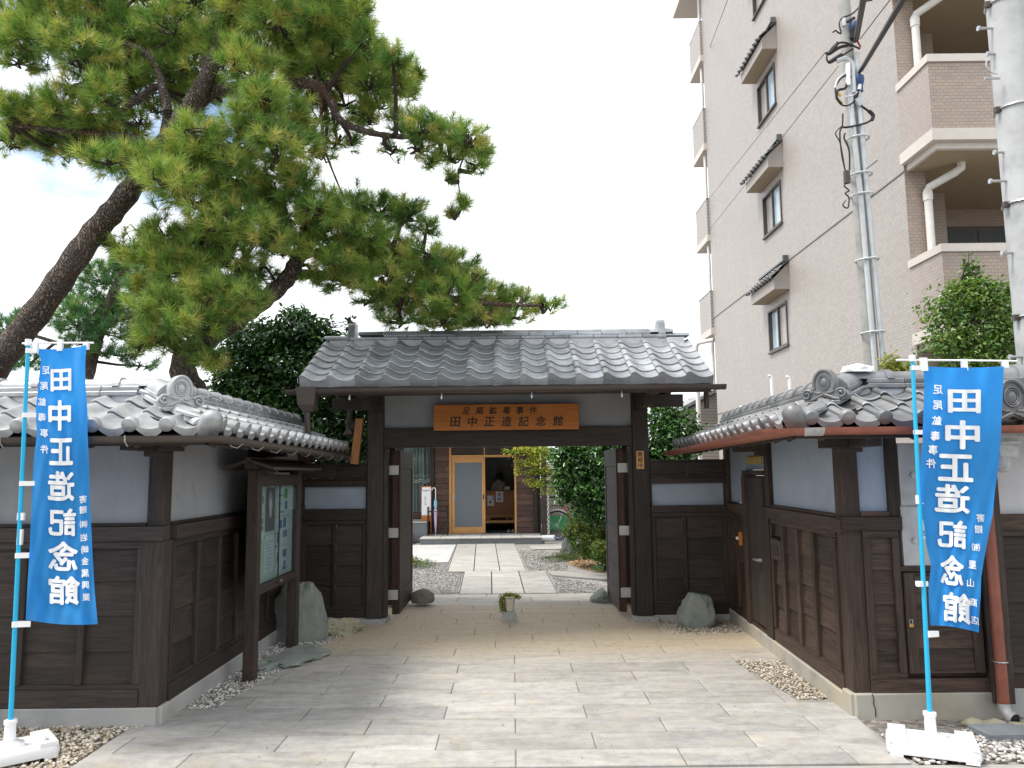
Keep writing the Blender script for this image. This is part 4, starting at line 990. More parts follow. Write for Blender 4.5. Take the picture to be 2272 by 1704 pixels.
# ============================================================ apartment building
def brick_mat(name, c1, c2, mort, axis, bw=.10, bh=.052, mix=.5, orange=None):
    """small facing tiles; axis 0: wall runs along x, 1: along y"""
    m, nt, b = new_mat(name); g_ = nt.nodes.new('ShaderNodeNewGeometry'); sp = nt.nodes.new('ShaderNodeSeparateXYZ'); nt.links.new(g_.outputs['Position'], sp.inputs[0])
    cb_ = nt.nodes.new('ShaderNodeCombineXYZ'); nt.links.new(sp.outputs[axis], cb_.inputs[0]); nt.links.new(sp.outputs[2], cb_.inputs[1])
    br = nt.nodes.new('ShaderNodeTexBrick'); nt.links.new(cb_.outputs[0], br.inputs['Vector'])
    br.inputs['Scale'].default_value = 1; br.inputs['Brick Width'].default_value = bw; br.inputs['Row Height'].default_value = bh; br.inputs['Mortar Size'].default_value = .0035; br.inputs['Mortar Smooth'].default_value = .1
    br.inputs['Color1'].default_value = (*c1, 1); br.inputs['Color2'].default_value = (*c2, 1); br.inputs['Mortar'].default_value = (*mort, 1); br.inputs['Bias'].default_value = 0
    col = br.outputs['Color']
    sk = nt.nodes.new('ShaderNodeMapping'); sk.inputs['Scale'].default_value = (1.6, 1.6, .10); nt.links.new(g_.outputs['Position'], sk.inputs[0]); skn = noise(nt, sk.outputs[0], 2.2, 6, .65); col = mixc(nt, ramp(nt, skn, [(0, 0, 0), (.14, .14, .14)], [.50, .75]), col, tuple(x * .6 for x in c1))
    n = noise(nt, g_.outputs['Position'], .55, 5); col = mixc(nt, ramp(nt, n, [(0, 0, 0), (.25, .25, .25)], [.4, .7]), col, tuple(x * .85 for x in c1))
    if orange:
        br2 = nt.nodes.new('ShaderNodeTexNoise'); br2.inputs['Scale'].default_value = 11; nt.links.new(cb_.outputs[0], br2.inputs['Vector'])
        sn = nt.nodes.new('ShaderNodeVectorMath'); sn.operation = 'SNAP'; sn.inputs[1].default_value = (bw, bh, 1); nt.links.new(cb_.outputs[0], sn.inputs[0])
        wn_ = nt.nodes.new('ShaderNodeTexWhiteNoise'); nt.links.new(sn.outputs[0], wn_.inputs[0])
        f = nt.nodes.new('ShaderNodeMath'); f.operation = 'MULTIPLY'; f.inputs[1].default_value = .55; nt.links.new(wn_.outputs['Value'], f.inputs[0])
        o_ = mixc(nt, f.outputs[0], col, orange); inv = nt.nodes.new('ShaderNodeMath'); inv.operation = 'SUBTRACT'; inv.inputs[0].default_value = 1; nt.links.new(br.outputs['Fac'], inv.inputs[1])
        col = mixc(nt, inv.outputs[0], col, o_)
    nt.links.new(col, b.inputs['Base Color']); b.inputs['Roughness'].default_value = .42
    iv = nt.nodes.new('ShaderNodeMath'); iv.operation = 'SUBTRACT'; iv.inputs[0].default_value = 1; nt.links.new(br.outputs['Fac'], iv.inputs[1]); bump(nt, b, iv.outputs[0], .5, .004)
    return m
BR_S = brick_mat('grey_pink_facing_tiles', (.36, .323, .297), (.42, .38, .352), (.25, .222, .205), 1)
BR_F = brick_mat('brown_facing_tiles', (.31, .26, .225), (.36, .305, .265), (.19, .165, .15), 0, orange=(.46, .33, .24))
BR_D = brick_mat('warm_facing_tiles', (.36, .30, .27), (.41, .35, .31), (.25, .21, .19), 1)  # warmer-toned facing tiles for the balcony sides and recess wall end
cream = flat('cream_render', (.60, .555, .51), .7, var=.04); hoodm = flat('grey_beige_render', (.36, .325, .30), .7, var=.04); tan_s = flat('tan_soffit', (.36, .29, .20), .8, var=.05)
sash = flat('dark_bronze_sash', (.10, .085, .075), .45, .4)
pane_b = flat('frosted_blue_pane', (.42, .52, .58), .15, 0, .7); pane_p = flat('closed_panel_pane', (.36, .34, .32), .3)
XW, Y0, Y1, ST = 6.42, 12.15, 24.2, 2.95
def zc_(q, x=XW): return atX(q[0], q[1], x).z
lz1 = zc_((1721.6, 600)); lz2 = zc_((1667, 897.8)); ST = abs(lz1 - lz2)
AP = thing('apartment_building', 'tall grey-pink tiled apartment block with balconies and tile-hooded windows behind the right wall', 'building', (XW, 12, 0))
ZT = lz2 + ST * 6
m = MB()
joint_m = flat('joint_sealant', (.16, .145, .135), .8)
# main side wall with real window openings
wins = []
for i, (c0, c1) in enumerate((((1722, 766), (1758, 665)), ((1709, 514), (1746, 398)), ((1693, 271), (1729, 131)), ((1679, 38), (1716, -110)))):
    a = atX(c0[0], c0[1], XW); b_ = atX(c1[0], c1[1], XW)
    wins.append((18.25, 19.65, a.z, a.z + 1.15))
z00 = wins[0][2]
zw = [atX(1721.6, 777.8, XW).z, atX(1707, 520, XW).z, atX(1692, 272, XW).z, atX(1678, 34, XW).z]; hw = atX(1718, 684, XW).z - zw[0]; zw += [2 * zw[3] - zw[2]]
wins = [(17.72, 19.02, z, z + hw) for z in zw]
ye = [Y0, 17.72, 19.02, Y1]; zs = [-.1] + [z for w in wins for z in w[2:4]] + [ZT]
def side_piece(y0, y1, z0, z1):
    m.box(XW, XW + .25, y0, y1, z0, z1)
side_piece(Y0, 17.72, -.1, ZT); side_piece(19.02, Y1, -.1, ZT)
for k in range(0, len(zs) - 1, 2): side_piece(17.72, 19.02, zs[k], zs[k + 1])
m.build('side_wall', BR_S, AP)
MB().box(XW + .25, XW + 9, Y0 + 3.6, Y1, -.1, ZT - .02).build('building_body', BR_F, AP)
for z in (lz1, lz2):
    MB().box(XW - .012, XW - .001, Y0 + .001, Y1 - .001, z - .010, z + .010).build('expansion_joint', joint_m, AP)
for i, (a, b_, z0, z1) in enumerate(wins):
    w = MB(); t = .05
    w.box(XW - .03, XW + .1, a, b_, z0, z0 + t).box(XW - .03, XW + .1, a, b_, z1 - t, z1).box(XW - .03, XW + .1, a, a + t, z0 + t, z1 - t).box(XW - .03, XW + .1, b_ - t, b_, z0 + t, z1 - t).box(XW - .01, XW + .09, (a + b_) / 2 - .025, (a + b_) / 2 + .025, z0 + t, z1 - t)
    wo = w.build('window', sash, AP)
    c = (a + b_) / 2
    MB().box(XW + .04, XW + .05, a + t, c - .026, z0 + t, z1 - t).build('pane', pane_b if i else pane_p, wo); MB().box(XW + .06, XW + .07, c + .026, b_ - t, z0 + t, z1 - t).build('pane', pane_p if i else pane_b, wo)
    MB().box(XW - .06, XW - .0, a - .03, b_ + .03, z0 - .04, z0 - .001).build('sill', sash, wo)
    # tiled hood
    hz = z1 + .22
    h = MB(); ya, yb = a - .22, b_ + .18
    h.add([(XW - .001, ya, hz), (XW - .36, ya, hz), (XW - .36, ya, hz + .26), (XW - .001, ya, hz + .62), (XW - .001, yb, hz), (XW - .36, yb, hz), (XW - .36, yb, hz + .26), (XW - .001, yb, hz + .62)],
          [(0, 1, 2, 3), (7, 6, 5, 4), (0, 4, 5, 1), (1, 5, 6, 2), (2, 6, 7, 3)])
    ho = h.build('hood', hoodm, AP)
    hp_ = math.atan2(.36, .36); FH = Frame(XW, 0, -math.pi / 2)
    if i < 4:
        if i == 0: hood_t = tile_mesh('hood_tile', .21, .27, tile_dark, 1.0, kind='disc')
        n = int((yb - ya) / .21)
        for k in range(n + 1):
            for r in range(2 if i < 4 else 1): obj('hood_tile', hood_t, ho, T(XW - .42 + r * .18, ya + .05 + .21 * k, hz + .27 + r * .175) @ RZ(-math.pi / 2) @ RX(hp_))
        obj('hood_ridge', cap_mesh('hood_ridge', .08, yb - ya + .1, tile_dark, False) if i == 0 else bpy.data.meshes['hood_ridge'], ho, T(XW - .07, ya - .05, hz + .64) @ RZ(math.pi / 2))
        MB().box(XW - .12, XW - .001, ya - .02, ya + .06, hz + .60, hz + .80).build('hood_end_tile', tile_dark, ho)
    MB().box(XW - .33, XW - .02, ya + .03, yb - .03, hz - .012, hz - .002).build('hood_soffit', tan_s, ho)
# front face near the corner
MB().box(XW + .001, XW + .34, Y0 - .002, Y0 + .3, -.1, ZT).build('front_pier', BR_F, AP)
MB().box(XW + .25, XW + .34, Y0 + .3, Y0 + 1.0, -.1, ZT).build('front_pier', BR_F, AP)
MB().box(XW + .25, XW + 1.2, Y0 + 1.0, Y0 + 1.9, -.1, ZT).build('recess_wall', BR_F, AP)
MB().box(XW + 1.2, XW + 1.203, Y0 + 1.0, Y0 + 1.9, -.1, ZT).build('recess_wall', BR_D, AP)
zb0 = zc_((2021, 358))
cap_z = atY(2117, 121, Y0 - .95).z; SB = cap_z - atY(2117, 541, Y0 - .95).z
for i in range(-2, 4):
    zc1 = cap_z + SB * i                        # top of the parapet cap
    if zc1 < .5 or zc1 > ZT: continue
    bal = MB(); xa, ya = XW - .02, Y0 - .95
    zlo = zc1 - 1.20
    bal.box(xa, xa + .14, ya, Y0 - .003, zlo + .01, zc1 - .12).box(xa + .14, XW + 5.5, ya, ya + .14, zlo + .01, zc1 - .12)
    bo = obj('balcony', bal.mesh('balcony', BR_F), AP, Matrix())
    MB().box(xa - .004, xa + .003, ya + .003, Y0 - .004, zlo + .012, zc1 - .122).build('side_tiles', BR_D, bo)
    MB().box(xa - .03, xa + .17, ya - .03, Y0 - .003, zc1 - .12, zc1).box(xa + .17, XW + 5.5, ya - .03, ya + .17, zc1 - .12, zc1).build('parapet_cap', cream, bo)
    MB().box(xa - .04, XW + 5.5, ya - .04, Y0 - .003, zlo - .17, zlo + .009).build('slab_edge', cream, bo)
    MB().box(xa + .06, XW + 5.5, ya + .06, Y0 - .003, zlo - .27, zlo - .171).build('slab_underside', cream, bo)
    MB().box(XW + .34, XW + 5.5, Y0 - .0025, Y0 + .999, zlo - .27, zlo - .05).build('slab', tan_s, bo)
    MB().box(xa + .12, XW + 5.5, ya + .14, Y0 - .003, zlo - .279, zlo - .2705).build('soffit', tan_s, bo)
    MB().box(XW + 1.204, XW + 5.5, Y0 + .9995, Y0 + 1.899, zlo - .27, zlo - .05).build('slab', tan_s, bo)
    pm = MB(); px_, py_ = XW + .30, Y0 - .10
    pm.tube([(px_, py_, zlo - SB + .6), (px_, py_, zlo - .62)], .062, 12); pm.tube([(px_, py_, zlo - .66), (px_ + .03, py_ - .0, zlo - .58), (px_ + .34, py_ - .22, zlo - .42), (px_ + .42, py_ - .26, zlo - .36), (px_ + .42, py_ - .26, zlo - .28)], .062, 12)
    pm.tube([(px_, py_, zlo - .80), (px_, py_, zlo - .66)], .075, 12)
    pm.build('drain_pipe', white_p2, bo, True)
    # balcony window
    ww = MB(); wx, wy, wz = XW + 1.25, Y0 + 1.9, zlo
    wo = MB().box(XW + 1.32, XW + 5, wy - .04, wy - .001, zlo, zlo + 2.36).build('balcony_window', sash, AP); MB().box(XW + 1.38, XW + 2.2, wy - .055, wy - .041, zlo + .1, zlo + 2.28).build('pane', glass_dark, wo); MB().box(XW + 2.27, XW + 4.9, wy - .055, wy - .041, zlo + .1, zlo + 2.28).build('pane', glass_dark, wo)
MB().box(XW + 1.203, XW + 6, Y0 + 1.9, Y0 + 3.6, -.1, ZT).build('balcony_back_wall', BR_F, AP)
# rear balconies
for i in range(0, 5):
    z = zc_((1562, 197), XW) ; z = atY(1567, 122, Y1 + .1).z + ST * (i - 3)
    bo = MB().box(XW - .08, XW + 4, Y1 + .001, Y1 + 1.45, z - .05, z + 1.12).build('rear_balcony', BR_S, AP)
    MB().box(XW - .10, XW + 4, Y1 + .001, Y1 + 1.5, z - .26, z - .051).build('slab_edge', cream, bo)
    MB().box(XW - .085, XW + 4, Y1 + .001, Y1 + 1.48, z + 1.1205, z + 1.15).build('parapet_cap', sash, bo)
    MB().tube([(XW + .02, Y1 + .35, z - ST + 1.1), (XW + .02, Y1 + .35, z - .35)], .05, 8).build('drain_pipe', white_p2, bo, True)
z = atY(1567, 122, Y1 + .1).z - 3 * ST
MB().tube([(XW + .0, Y1 + .1, z - .42), (XW - .4, Y1 + .5, z - .45), (XW - .46, Y1 + .55, z - .6), (XW - .46, Y1 + .55, .1)], .07, 10).build('drain_pipe', white_p2, AP, True)
MB().box(XW - .5, XW + 6, Y1 - .3, Y1 + 2, atY(1540, -4, Y1 + .8).z, atY(1540, -4, Y1 + .8).z + .25).build('roof_eave', cream, AP)
MB().box(XW + .3, XW + 9, Y0 + .3, Y1, ZT - .02, ZT + .2).build('roof', cream, AP)
# low neighbouring building seen under the gate eave
nb = thing('low_house', 'low pale tiled annex with sloping grey roof between the gate and the apartment block', 'building', (7, 27, 0))
p0 = atY(1545, 905, 27)
MB().prism([(p0.x - .3, 0), (p0.x + 3.5, 0), (p0.x + 3.5, p0.z + 1.4), (p0.x + .9, p0.z + .62), (p0.x - .3, p0.z - .05)], 0, 5, M=T(0, 32, 0) @ RX(math.pi / 2)).build('wall', BR_S, nb)
MB().prism([(p0.x - .5, p0.z - .08), (p0.x + .9, p0.z + .66), (p0.x + .9, p0.z + .78), (p0.x - .5, p0.z + .04)], -.2, 5.2, M=T(0, 32, 0) @ RX(math.pi / 2)).build('roof', tile_old, nb)
an = atY(1545, 888, 30); mt = MB(); mt.tube([(an.x, 30, 0), (an.x, 30, an.z + .15)], .02, 5); mt.tube([(an.x - .35, 30, an.z + .05), (an.x + .35, 30, an.z + .08)], .012, 5)
for k in range(7): mt.tube([(an.x - .3 + .1 * k, 30, an.z + .06), (an.x - .3 + .1 * k, 29.75, an.z + .06)], .01, 4); 
tag(mt.build('tv_antenna', steel), 'thin television antenna far behind the gate at right', 'antenna')
for k, (q0, q1, q2) in enumerate((((1645, 905), (1700, 905), (1790, 905)), ((1595, 945), (1640, 922), (1760, 925)))):
    pts = [atY(q[0], q[1], 11.5 + .0 * k) for q in (q0, q1, q2)]; pts = [Vector((pts[0].x, 11.5, pts[0].z - .35))] + pts
    tag(MB().tube(pts, .045, 8).build('conduit_pipe', white_p2, None, True), 'pale horizontal pipe with elbow beyond the right wall roof, ' + ('upper one' if k == 0 else 'lower one'), 'pipe', 'pale pipes at the foot of the apartment block')

# ============================================================ poles and wires
def px(q, Y): return atY(q[0], q[1], Y)
YP = 10.6
pl = thing('utility_pole', 'slim concrete utility pole wrapped with grey conduits in front of the apartment block', 'utility pole', (px((1930, 900), YP).x, YP, 0))
pb, pt = px((1935, 825), YP), px((1872, 0), YP); dv = (pt - pb).normalized()
b0 = pb - dv * (pb.z / dv.z); top = pt + dv * 1.2
MB().tube([b0, top], [.105, .082], 16).build('pole', pole_c, pl, True)
def along(z, dx=0, dy=-.12): 
    t = (z - b0.z) / (top.z - b0.z); p = b0.lerp(top, t); return p + Vector((dx, dy, 0))
zA, zB = px((1912, 200), YP).z, px((1900, 130), YP).z
zlow = px((1930, 800), YP).z
for dx, ztop in ((-.02, zA + .25), (.10, zA + .5)):
    MB().tube([along(1.0, dx, -.14), along(zlow, dx, -.14), along((zlow + zA) / 2 + .3, dx * .8 - .02, -.14), along(ztop - .6, dx - .05, -.13), along(ztop, dx - .03, -.12)], .035, 10).build('conduit', pvc, pl, True)
zs_ = [px((1930, y), YP).z for y in (740, 580, 437, 392, 312)]
for z in zs_:
    c = along(z, .02, -.06); MB().tube([c + Vector((math.cos(t) * .155, math.sin(t) * .14, .01 * math.cos(t))) for t in np.linspace(0, 6.28, 18)[:-1]], .014, 6, close=True).build('strap', pvc, pl, True)
for z in (zs_[2] + .35,): MB().tube([along(z, .05, -.15), along(z + .08, .16, -.3)], .02, 7).build('step_bolt', steel, pl, True)
for i, (z, r) in enumerate(((zA + .02, .07), (zB + .35, .065))):
    c = along(z, .06, -.13); mk = MB(); mk.lathe([(.03, -.14), (r, -.10), (r * .8, -.02), (r, .03), (r * .75, .09), (.03, .13)], 12); obj('cable_clamp', mk.mesh('cable_clamp', bluei if i == 0 else blk, True), pl, T(c) @ RX(.3))
    MB().lathe([(r, .02), (r * 1.12, .05), (r * 1.12, .09), (r, .12)], 12).build('binding', bluei, pl, True, T(c))
def curve_pts(P, n=8):
    out = []
    P = [Vector(p) for p in P]
    for i in range(len(P) - 1):
        p0, p1, p2, p3 = P[max(i - 1, 0)], P[i], P[i + 1], P[min(i + 2, len(P) - 1)]
        for k in range(n):
            t = k / n; out.append(.5 * ((2 * p1) + (-p0 + p2) * t + (2 * p0 - 5 * p1 + 4 * p2 - p3) * t * t + (-p0 + 3 * p1 - 3 * p2 + p3) * t ** 3))
    out.append(P[-1]); return out
def q_loop(name, pts, r, mat, dy=-.16):
    """cable loop traced at the pole; pts in photo pixels"""
    P = [px(p[:2], YP + dy + (p[2] if len(p) > 2 else 0)) for p in pts]
    MB().tube(curve_pts(P), r, 6).build(name, mat, pl, True)
def s_(x, y): return (1740 + x / 3.687, y / 3.687)
q_loop('cable_loop', [s_(620, 400), s_(500, 350), s_(420, 365), s_(350, 450), s_(370, 515), s_(450, 470), s_(560, 400)], .014, blk)
q_loop('cable_loop', [s_(560, 370), s_(460, 385), s_(370, 440), s_(340, 430)], .022, blk); q_loop('cable_loop', [s_(470, 445), s_(430, 470), s_(370, 510)], .026, blk)
q_loop('cable_loop', [s_(440, 350), s_(400, 400), s_(365, 440)], .028, blk)
q_loop('yellow_sleeve', [s_(445, 383), s_(490, 378), s_(535, 380)], .013, yellow)
q_loop('cable_loop', [s_(720, 0), s_(650, 20), s_(560, 110), s_(470, 150), s_(450, 200), s_(465, 270), s_(440, 265), s_(420, 250), s_(398, 265)], .012, blk)
q_loop('insulator', [s_(490, 215), s_(485, 185), s_(490, 155)], .034, pvc); q_loop('cable_end', [s_(515, 180), s_(575, 145)], .022, blk)
q_loop('cable_loop', [s_(600, 650), s_(500, 620), s_(430, 690), s_(420, 760), s_(450, 840), s_(510, 865), s_(580, 820), s_(610, 740)], .012, blk)
q_loop('cable_loop', [s_(520, 660), s_(500, 720), s_(440, 740), s_(430, 800), s_(470, 850)], .02, blk); q_loop('cable_loop', [s_(500, 600), s_(440, 650), s_(415, 720)], .016, pvc)
q_loop('yellow_sleeve', [s_(430, 750), s_(465, 785)], .018, yellow); q_loop('yellow_sleeve', [s_(440, 810), s_(478, 850)], .018, yellow); q_loop('wire', [s_(500, 790), s_(560, 780), s_(600, 750)], .009, white_pl)
q_loop('conduit_bend', [s_(570, 760), s_(565, 600), s_(555, 520), s_(500, 480), s_(430, 500)], .034, pvc); q_loop('conduit_bend', [s_(525, 700), s_(522, 600), s_(522, 520)], .036, white_pl)
q_loop('conduit_end', [s_(610, 735), s_(628, 615)], .03, white_pl); q_loop('conduit_end', [s_(590, 810), s_(625, 865)], .04, pvc)
q_loop('cable_loop', [s_(625, 865), s_(690, 910), s_(725, 960), s_(700, 990), s_(640, 1015), s_(520, 1040), s_(480, 1040)], .016, blk); q_loop('cable_loop', [s_(690, 905), s_(728, 945), s_(715, 985)], .026, blk)
q_loop('cable_loop', [s_(480, 930), s_(475, 1030), s_(455, 1090), s_(470, 1260), s_(500, 1400)], .011, blk, -.2); q_loop('cable_loop', [s_(475, 1030), s_(420, 1090), s_(460, 1180), s_(500, 1410)], .009, blk, -.2)
q_loop('cable_joint', [s_(510, 1400), s_(515, 1500)], .045, gutter_br, -.2); q_loop('cable_loop', [s_(510, 1500), s_(490, 1520), s_(530, 1560), s_(500, 1580), s_(530, 1620), s_(520, 1700), s_(480, 1680), s_(500, 1640)], .01, blk, -.2)
q_loop('cable_loop', [s_(500, 1090), s_(490, 1130), s_(530, 1230), s_(535, 1390)], .012, blk, -.2)
q_loop('red_sleeve', [s_(595, 330), s_(625, 385)], .014, red_p)
def wire(name, a, b, r, label, sag=.0, n=10, cat='cable', grp=None):
    a, b = Vector(a), Vector(b); P = [a.lerp(b, i / n) - Vector((0, 0, sag * 4 * (i / n) * (1 - i / n))) for i in range(n + 1)]
    return tag(MB().tube(P, r, 6).build(name, blk, None, True), label, cat, grp)
c1, c2 = px(s_(580, 340), YP - .1), px(s_(610, 600), YP - .1)
for k, o_ in enumerate((0, .035)):
    wire('service_cable', c1 + Vector((o_, 0, o_)), atY(1930 + k * 6 - 8, -60, 7.0), .024, 'black cable rising from the slim pole, ' + ('left strand' if k == 0 else 'right strand') + ' of the left bundle', grp='thick black service cables')
for k, o_ in enumerate((0, .04)):
    wire('service_cable', c2 + Vector((o_, 0, o_)), atY(2035 + k * 7, -60, 7.0), .024, 'black cable rising right from the lower clamp, ' + ('lower strand' if k == 0 else 'upper strand'), grp='thick black service cables')
wire('overhead_wire', px(s_(335, 430), YP), atY(1570, 445, 23.9), .006, 'thin wire sloping down left from the slim pole across the apartment wall, upper one', grp='thin wires crossing the apartment wall')
wire('overhead_wire', px(s_(440, 545), YP), atY(1576, 508, 23.9), .006, 'thin wire sloping down left from the slim pole across the apartment wall, lower one', grp='thin wires crossing the apartment wall')
wire('overhead_wire', px(s_(620, 320), YP), atY(1990, -20, 9.5), .007, 'thin wire rising from the slim pole to the top edge', grp='thin wires crossing the apartment wall')
wire('overhead_wire', atY(1618, -10, 16), atY(1573, 110, 23.9), .008, 'short thin wire across the top left corner of the apartment wall', grp='thin wires crossing the apartment wall')
# thick pole
YT = 6.9
tp = thing('concrete_pole', 'thick pale concrete pole with step bolts at the right edge', 'utility pole', (4.6, YT, 0))
e0, e1 = px((2192, 0), YT), px((2266, 822), YT); r0, r1 = .175, .20
a1, a0 = e0 + Vector((r0, 0, 0)), e1 + Vector((r1, 0, 0)); dv2 = (a1 - a0); base_ = a0 - dv2 * (a0.z / dv2.z); tip = a1 + dv2 * .3
pole_w = concrete_mat('white_pole_concrete', (.47, .48, .49), (.36, .36, .35), .5, 4)
MB().tube([base_, tip], [.215, .165], 28).build('pole', pole_w, tp, True)
for (x, y) in ((2170, 63), (2190, 120), (2206, 338), (2196, 402), (2223, 561), (2240, 792)):
    q = px((x, y), YT - .02); mk = MB(); mk.tube([q, q + Vector((.16, .0, -.0))], .013, 8); mk.tube([q + Vector((-.004, 0, 0)), q + Vector((.012, 0, 0))], .024, 8); mk.build('step_bolt', wire_m, tp, True)
for y in (12, 245, 455, 705):
    q = px((2200, y), YT); t = (q.z - base_.z) / (tip.z - base_.z); c = base_.lerp(tip, t); rr = .215 + (.165 - .215) * t + .006
    MB().tube([c + Vector((math.cos(a) * rr, math.sin(a) * rr, 0)) for a in np.linspace(0, 6.28, 33)[:-1]], .011, 6, close=True).build('steel_band', wire_m, tp, True)
    MB().box(c.x - rr - .04, c.x - rr + .02, c.y - .04, c.y + .0, c.z - .03, c.z + .02).build('band_clamp', gutter_br, tp)
q = px((2195, 170), YT - .05); MB().tube(curve_pts([px(s, YT - .1) for s in ((2192, 128), (2188, 145), (2200, 160), (2215, 164))]), .007, 5).build('loose_wire', wire_m, tp, True)
q = px((2185, 174), YT - .1); MB().tube([q, q + Vector((.14, 0, 0))], .012, 6).build('bracket', wire_m, tp)
# ============================================================ museum house beyond the gate
YM = 19.9
def mu(x, y, Y=YM): return atY(850 + x / 7.373, 980 + y / 7.373, Y)
def mb2(x, y, Y=YM): return atY(1100 + x / 7.373, 980 + y / 7.373, Y)
MU = thing('museum_house', 'dark clapboard museum entrance with open pale wood sliding door, seen through the gate', 'building', (-.5, YM, 0))
zf = .12
pf = structure('entrance_platform', MB().box(-2.22, .66, 18.66, YM - .0, -.02, .118).mesh('entrance_platform', concrete_mat('platform_stone', (.17, .18, .19), (.2, .2, .2), .2, 6)))
for i in range(6): bx('paving_stone', pf, -2.23 + i * .483 + .004, -2.23 + (i + 1) * .483 - .004, 18.63, YM - .001, .1185, .142, concrete, .004)
zf = .142
zh = mu(1100, 260).z          # door head
xd0, xd1, xo1 = mu(1115, 900).x, mu(1670, 900).x, mu(2150, 900).x
xw0 = mu(770, 900).x; xr1 = mb2(610, 900).x
ztop = 2.75
bx('door_post', MU, xd0 - .05, xd0, YM - .03, YM + .08, zf, ztop, doorw); bx('door_post', MU, xo1, xo1 + .05, YM - .03, YM + .08, zf, ztop, doorw)
bx('door_lintel', MU, xd0, xo1, YM - .02, YM + .08, zh, zh + .06, doorwx); bx('transom_panel', MU, xd0, xo1, YM + .02, YM + .06, zh + .0605, ztop, woodx); bx('transom_post', MU, xd1 - .03, xd1 + .0, YM - .0, YM + .019, zh + .0605, ztop, doorw)
sdr = bx('sliding_door', MU, xd0 + .002, xd1, YM + .02, YM + .06, zf + .005, zf + .17, doorwx)
bx('stile', sdr, xd0 + .002, xd0 + .09, YM + .02, YM + .06, zf + .1705, zh - .001, doorw); bx('stile', sdr, xd1 - .085, xd1, YM + .02, YM + .06, zf + .1705, zh - .001, doorw); bx('rail', sdr, xd0 + .0905, xd1 - .0855, YM + .02, YM + .06, zh - .13, zh - .001, doorwx)
bx('frosted_pane', sdr, xd0 + .0905, xd1 - .0855, YM + .035, YM + .045, zf + .1705, zh - .1305, flat('frosted_glass', (.15, .175, .20), .35, 0, .6, .04)); bx('pull', sdr, xd1 - .06, xd1 - .03, YM + .012, YM + .0195, 1.0, 1.12, blk); bx('pull_plate', sdr, xd0 + .02, xd0 + .06, YM + .012, YM + .0195, .98, 1.12, steel)
def clap(x0, x1, y, n0, name='clapboard'):
    z = zf + .01
    while z < ztop - .05:
        h = .136; M = T((x0 + x1) / 2, y, z + h / 2) @ RX(-.05); obj(name, lap_mesh(x1 - x0, h, clapm), MU, M); z += .14
clapm = wood('reddish_clapboard', (.055, .032, .027), (.15, .085, .065), 0, worn=(.22, .11, .075))
clap(xw0 + .12, xd0 - .052, YM, 0); clap(xo1 + .052, xr1, YM, 0)
for xa in (xw0, xr1 + .001): bx('corner_post', MU, xa, xa + .11, YM - .04, YM + .08, zf, ztop, woodz)
bx('corner_post', MU, xr1 + .19, xr1 + .33, YM - .55, YM - .42, .0, ztop, woodz); bx('side_wall', MU, xr1 + .112, xr1 + .19, YM + .05, YM + 4, 0, ztop, woody)
# interior
bx('back_wall', MU, xw0, xr1, YM + 2.6, YM + 2.7, 0, ztop, flat('dim_interior_wall', (.32, .31, .29), .8)); bx('ceiling', MU, xw0 - 2.5, xr1, YM + .08, YM + 2.6, ztop, ztop + .05, woodx)
bx('inner_floor', MU, xw0, xr1, YM + .001, YM + 2.6, .05, .135, flat('dark_stone_floor', (.05, .055, .06), .6)); bx('inner_side', MU, xw0 - .02, xw0 + .0, YM + .1, YM + 2.6, .0, ztop, woody); bx('inner_side', MU, xr1 - .1, xr1 - .05, YM + .09, YM + 2.6, .136, ztop, woody)
YC = YM + 1.5
ct = tag(bx('reception_counter', None, xd1 - .4, xo1 + .3, YC, YC + .06, mu(1900, 1220, YC).z, mu(1900, 815, YC).z, counterw), 'brown wood reception counter inside the museum doorway', 'counter')
bx('counter_top', ct, xd1 - .4, xo1 + .3, YC - .04, YC + .4, mu(1900, 815, YC).z + .0005, mu(1900, 800, YC).z, counterw)
stp = tag(bx('shoe_step', None, xd1 - .3, xo1 + .25, YC - .45, YC - .02, mu(1900, 1330, YC - .4).z, mu(1900, 1285, YC - .4).z, doorwx), 'pale wood step for shoes in front of the reception counter', 'step')
bx('step_riser', stp, xd1 - .3, xo1 + .25, YC - .03, YC - .021, mu(1900, 1284, YC - .4).z, mu(1900, 1210, YC - .4).z, doorwx)
for k, x in enumerate((1790, 1850, 1910, 1980, 2080)):
    p = mu(x, 1275, YC - .3); sm = MB(); sm.lathe([(.001, .0), (.075, .005), (.08, .04), (.05, .085), (.001, .09)], 10)
    tag(obj('slipper', sm.mesh('slipper', flat('maroon_slipper', (.05, .015, .015), .6), True), None, T(p.x, p.y, mu(1900, 1285, YC - .4).z) @ Matrix.Diagonal((.7, 1.3, .8, 1))), ('leftmost', 'second', 'middle', 'fourth', 'rightmost')[k] + ' of the dark red slippers on the pale step inside the doorway', 'slipper', 'slippers on the step')
p = mu(2070, 1450, YM + .5); sm = MB(); 
for dx in (-.06, .05): sm.box(p.x + dx, p.x + dx + .07, p.y, p.y + .2, .136, .15); sm.tube([(p.x + dx, p.y + .1, .15), (p.x + dx + .035, p.y + .08, .2), (p.x + dx + .07, p.y + .1, .15)], .012, 6)
tag(sm.build('sandals', flat('pale_leather', (.42, .35, .28), .7)), 'pair of pale sandals on the dark floor just inside the door', 'sandals')
def sheet(name, x0, x1, y0, y1, Y, parent, label=None, txt=None):
    a, b_ = mu(x0, y1, Y), mu(x1, y0, Y); o = bx(name, parent, a.x, b_.x, Y - .004, Y - .001, a.z, b_.z, white_pl, .0005)
    if label: tag(o, label, 'paper sign')
    return o
s1 = sheet('reception_paper', 1845, 1965, 815, 990, YC - .002, None, 'white paper with two black characters taped to the reception counter')
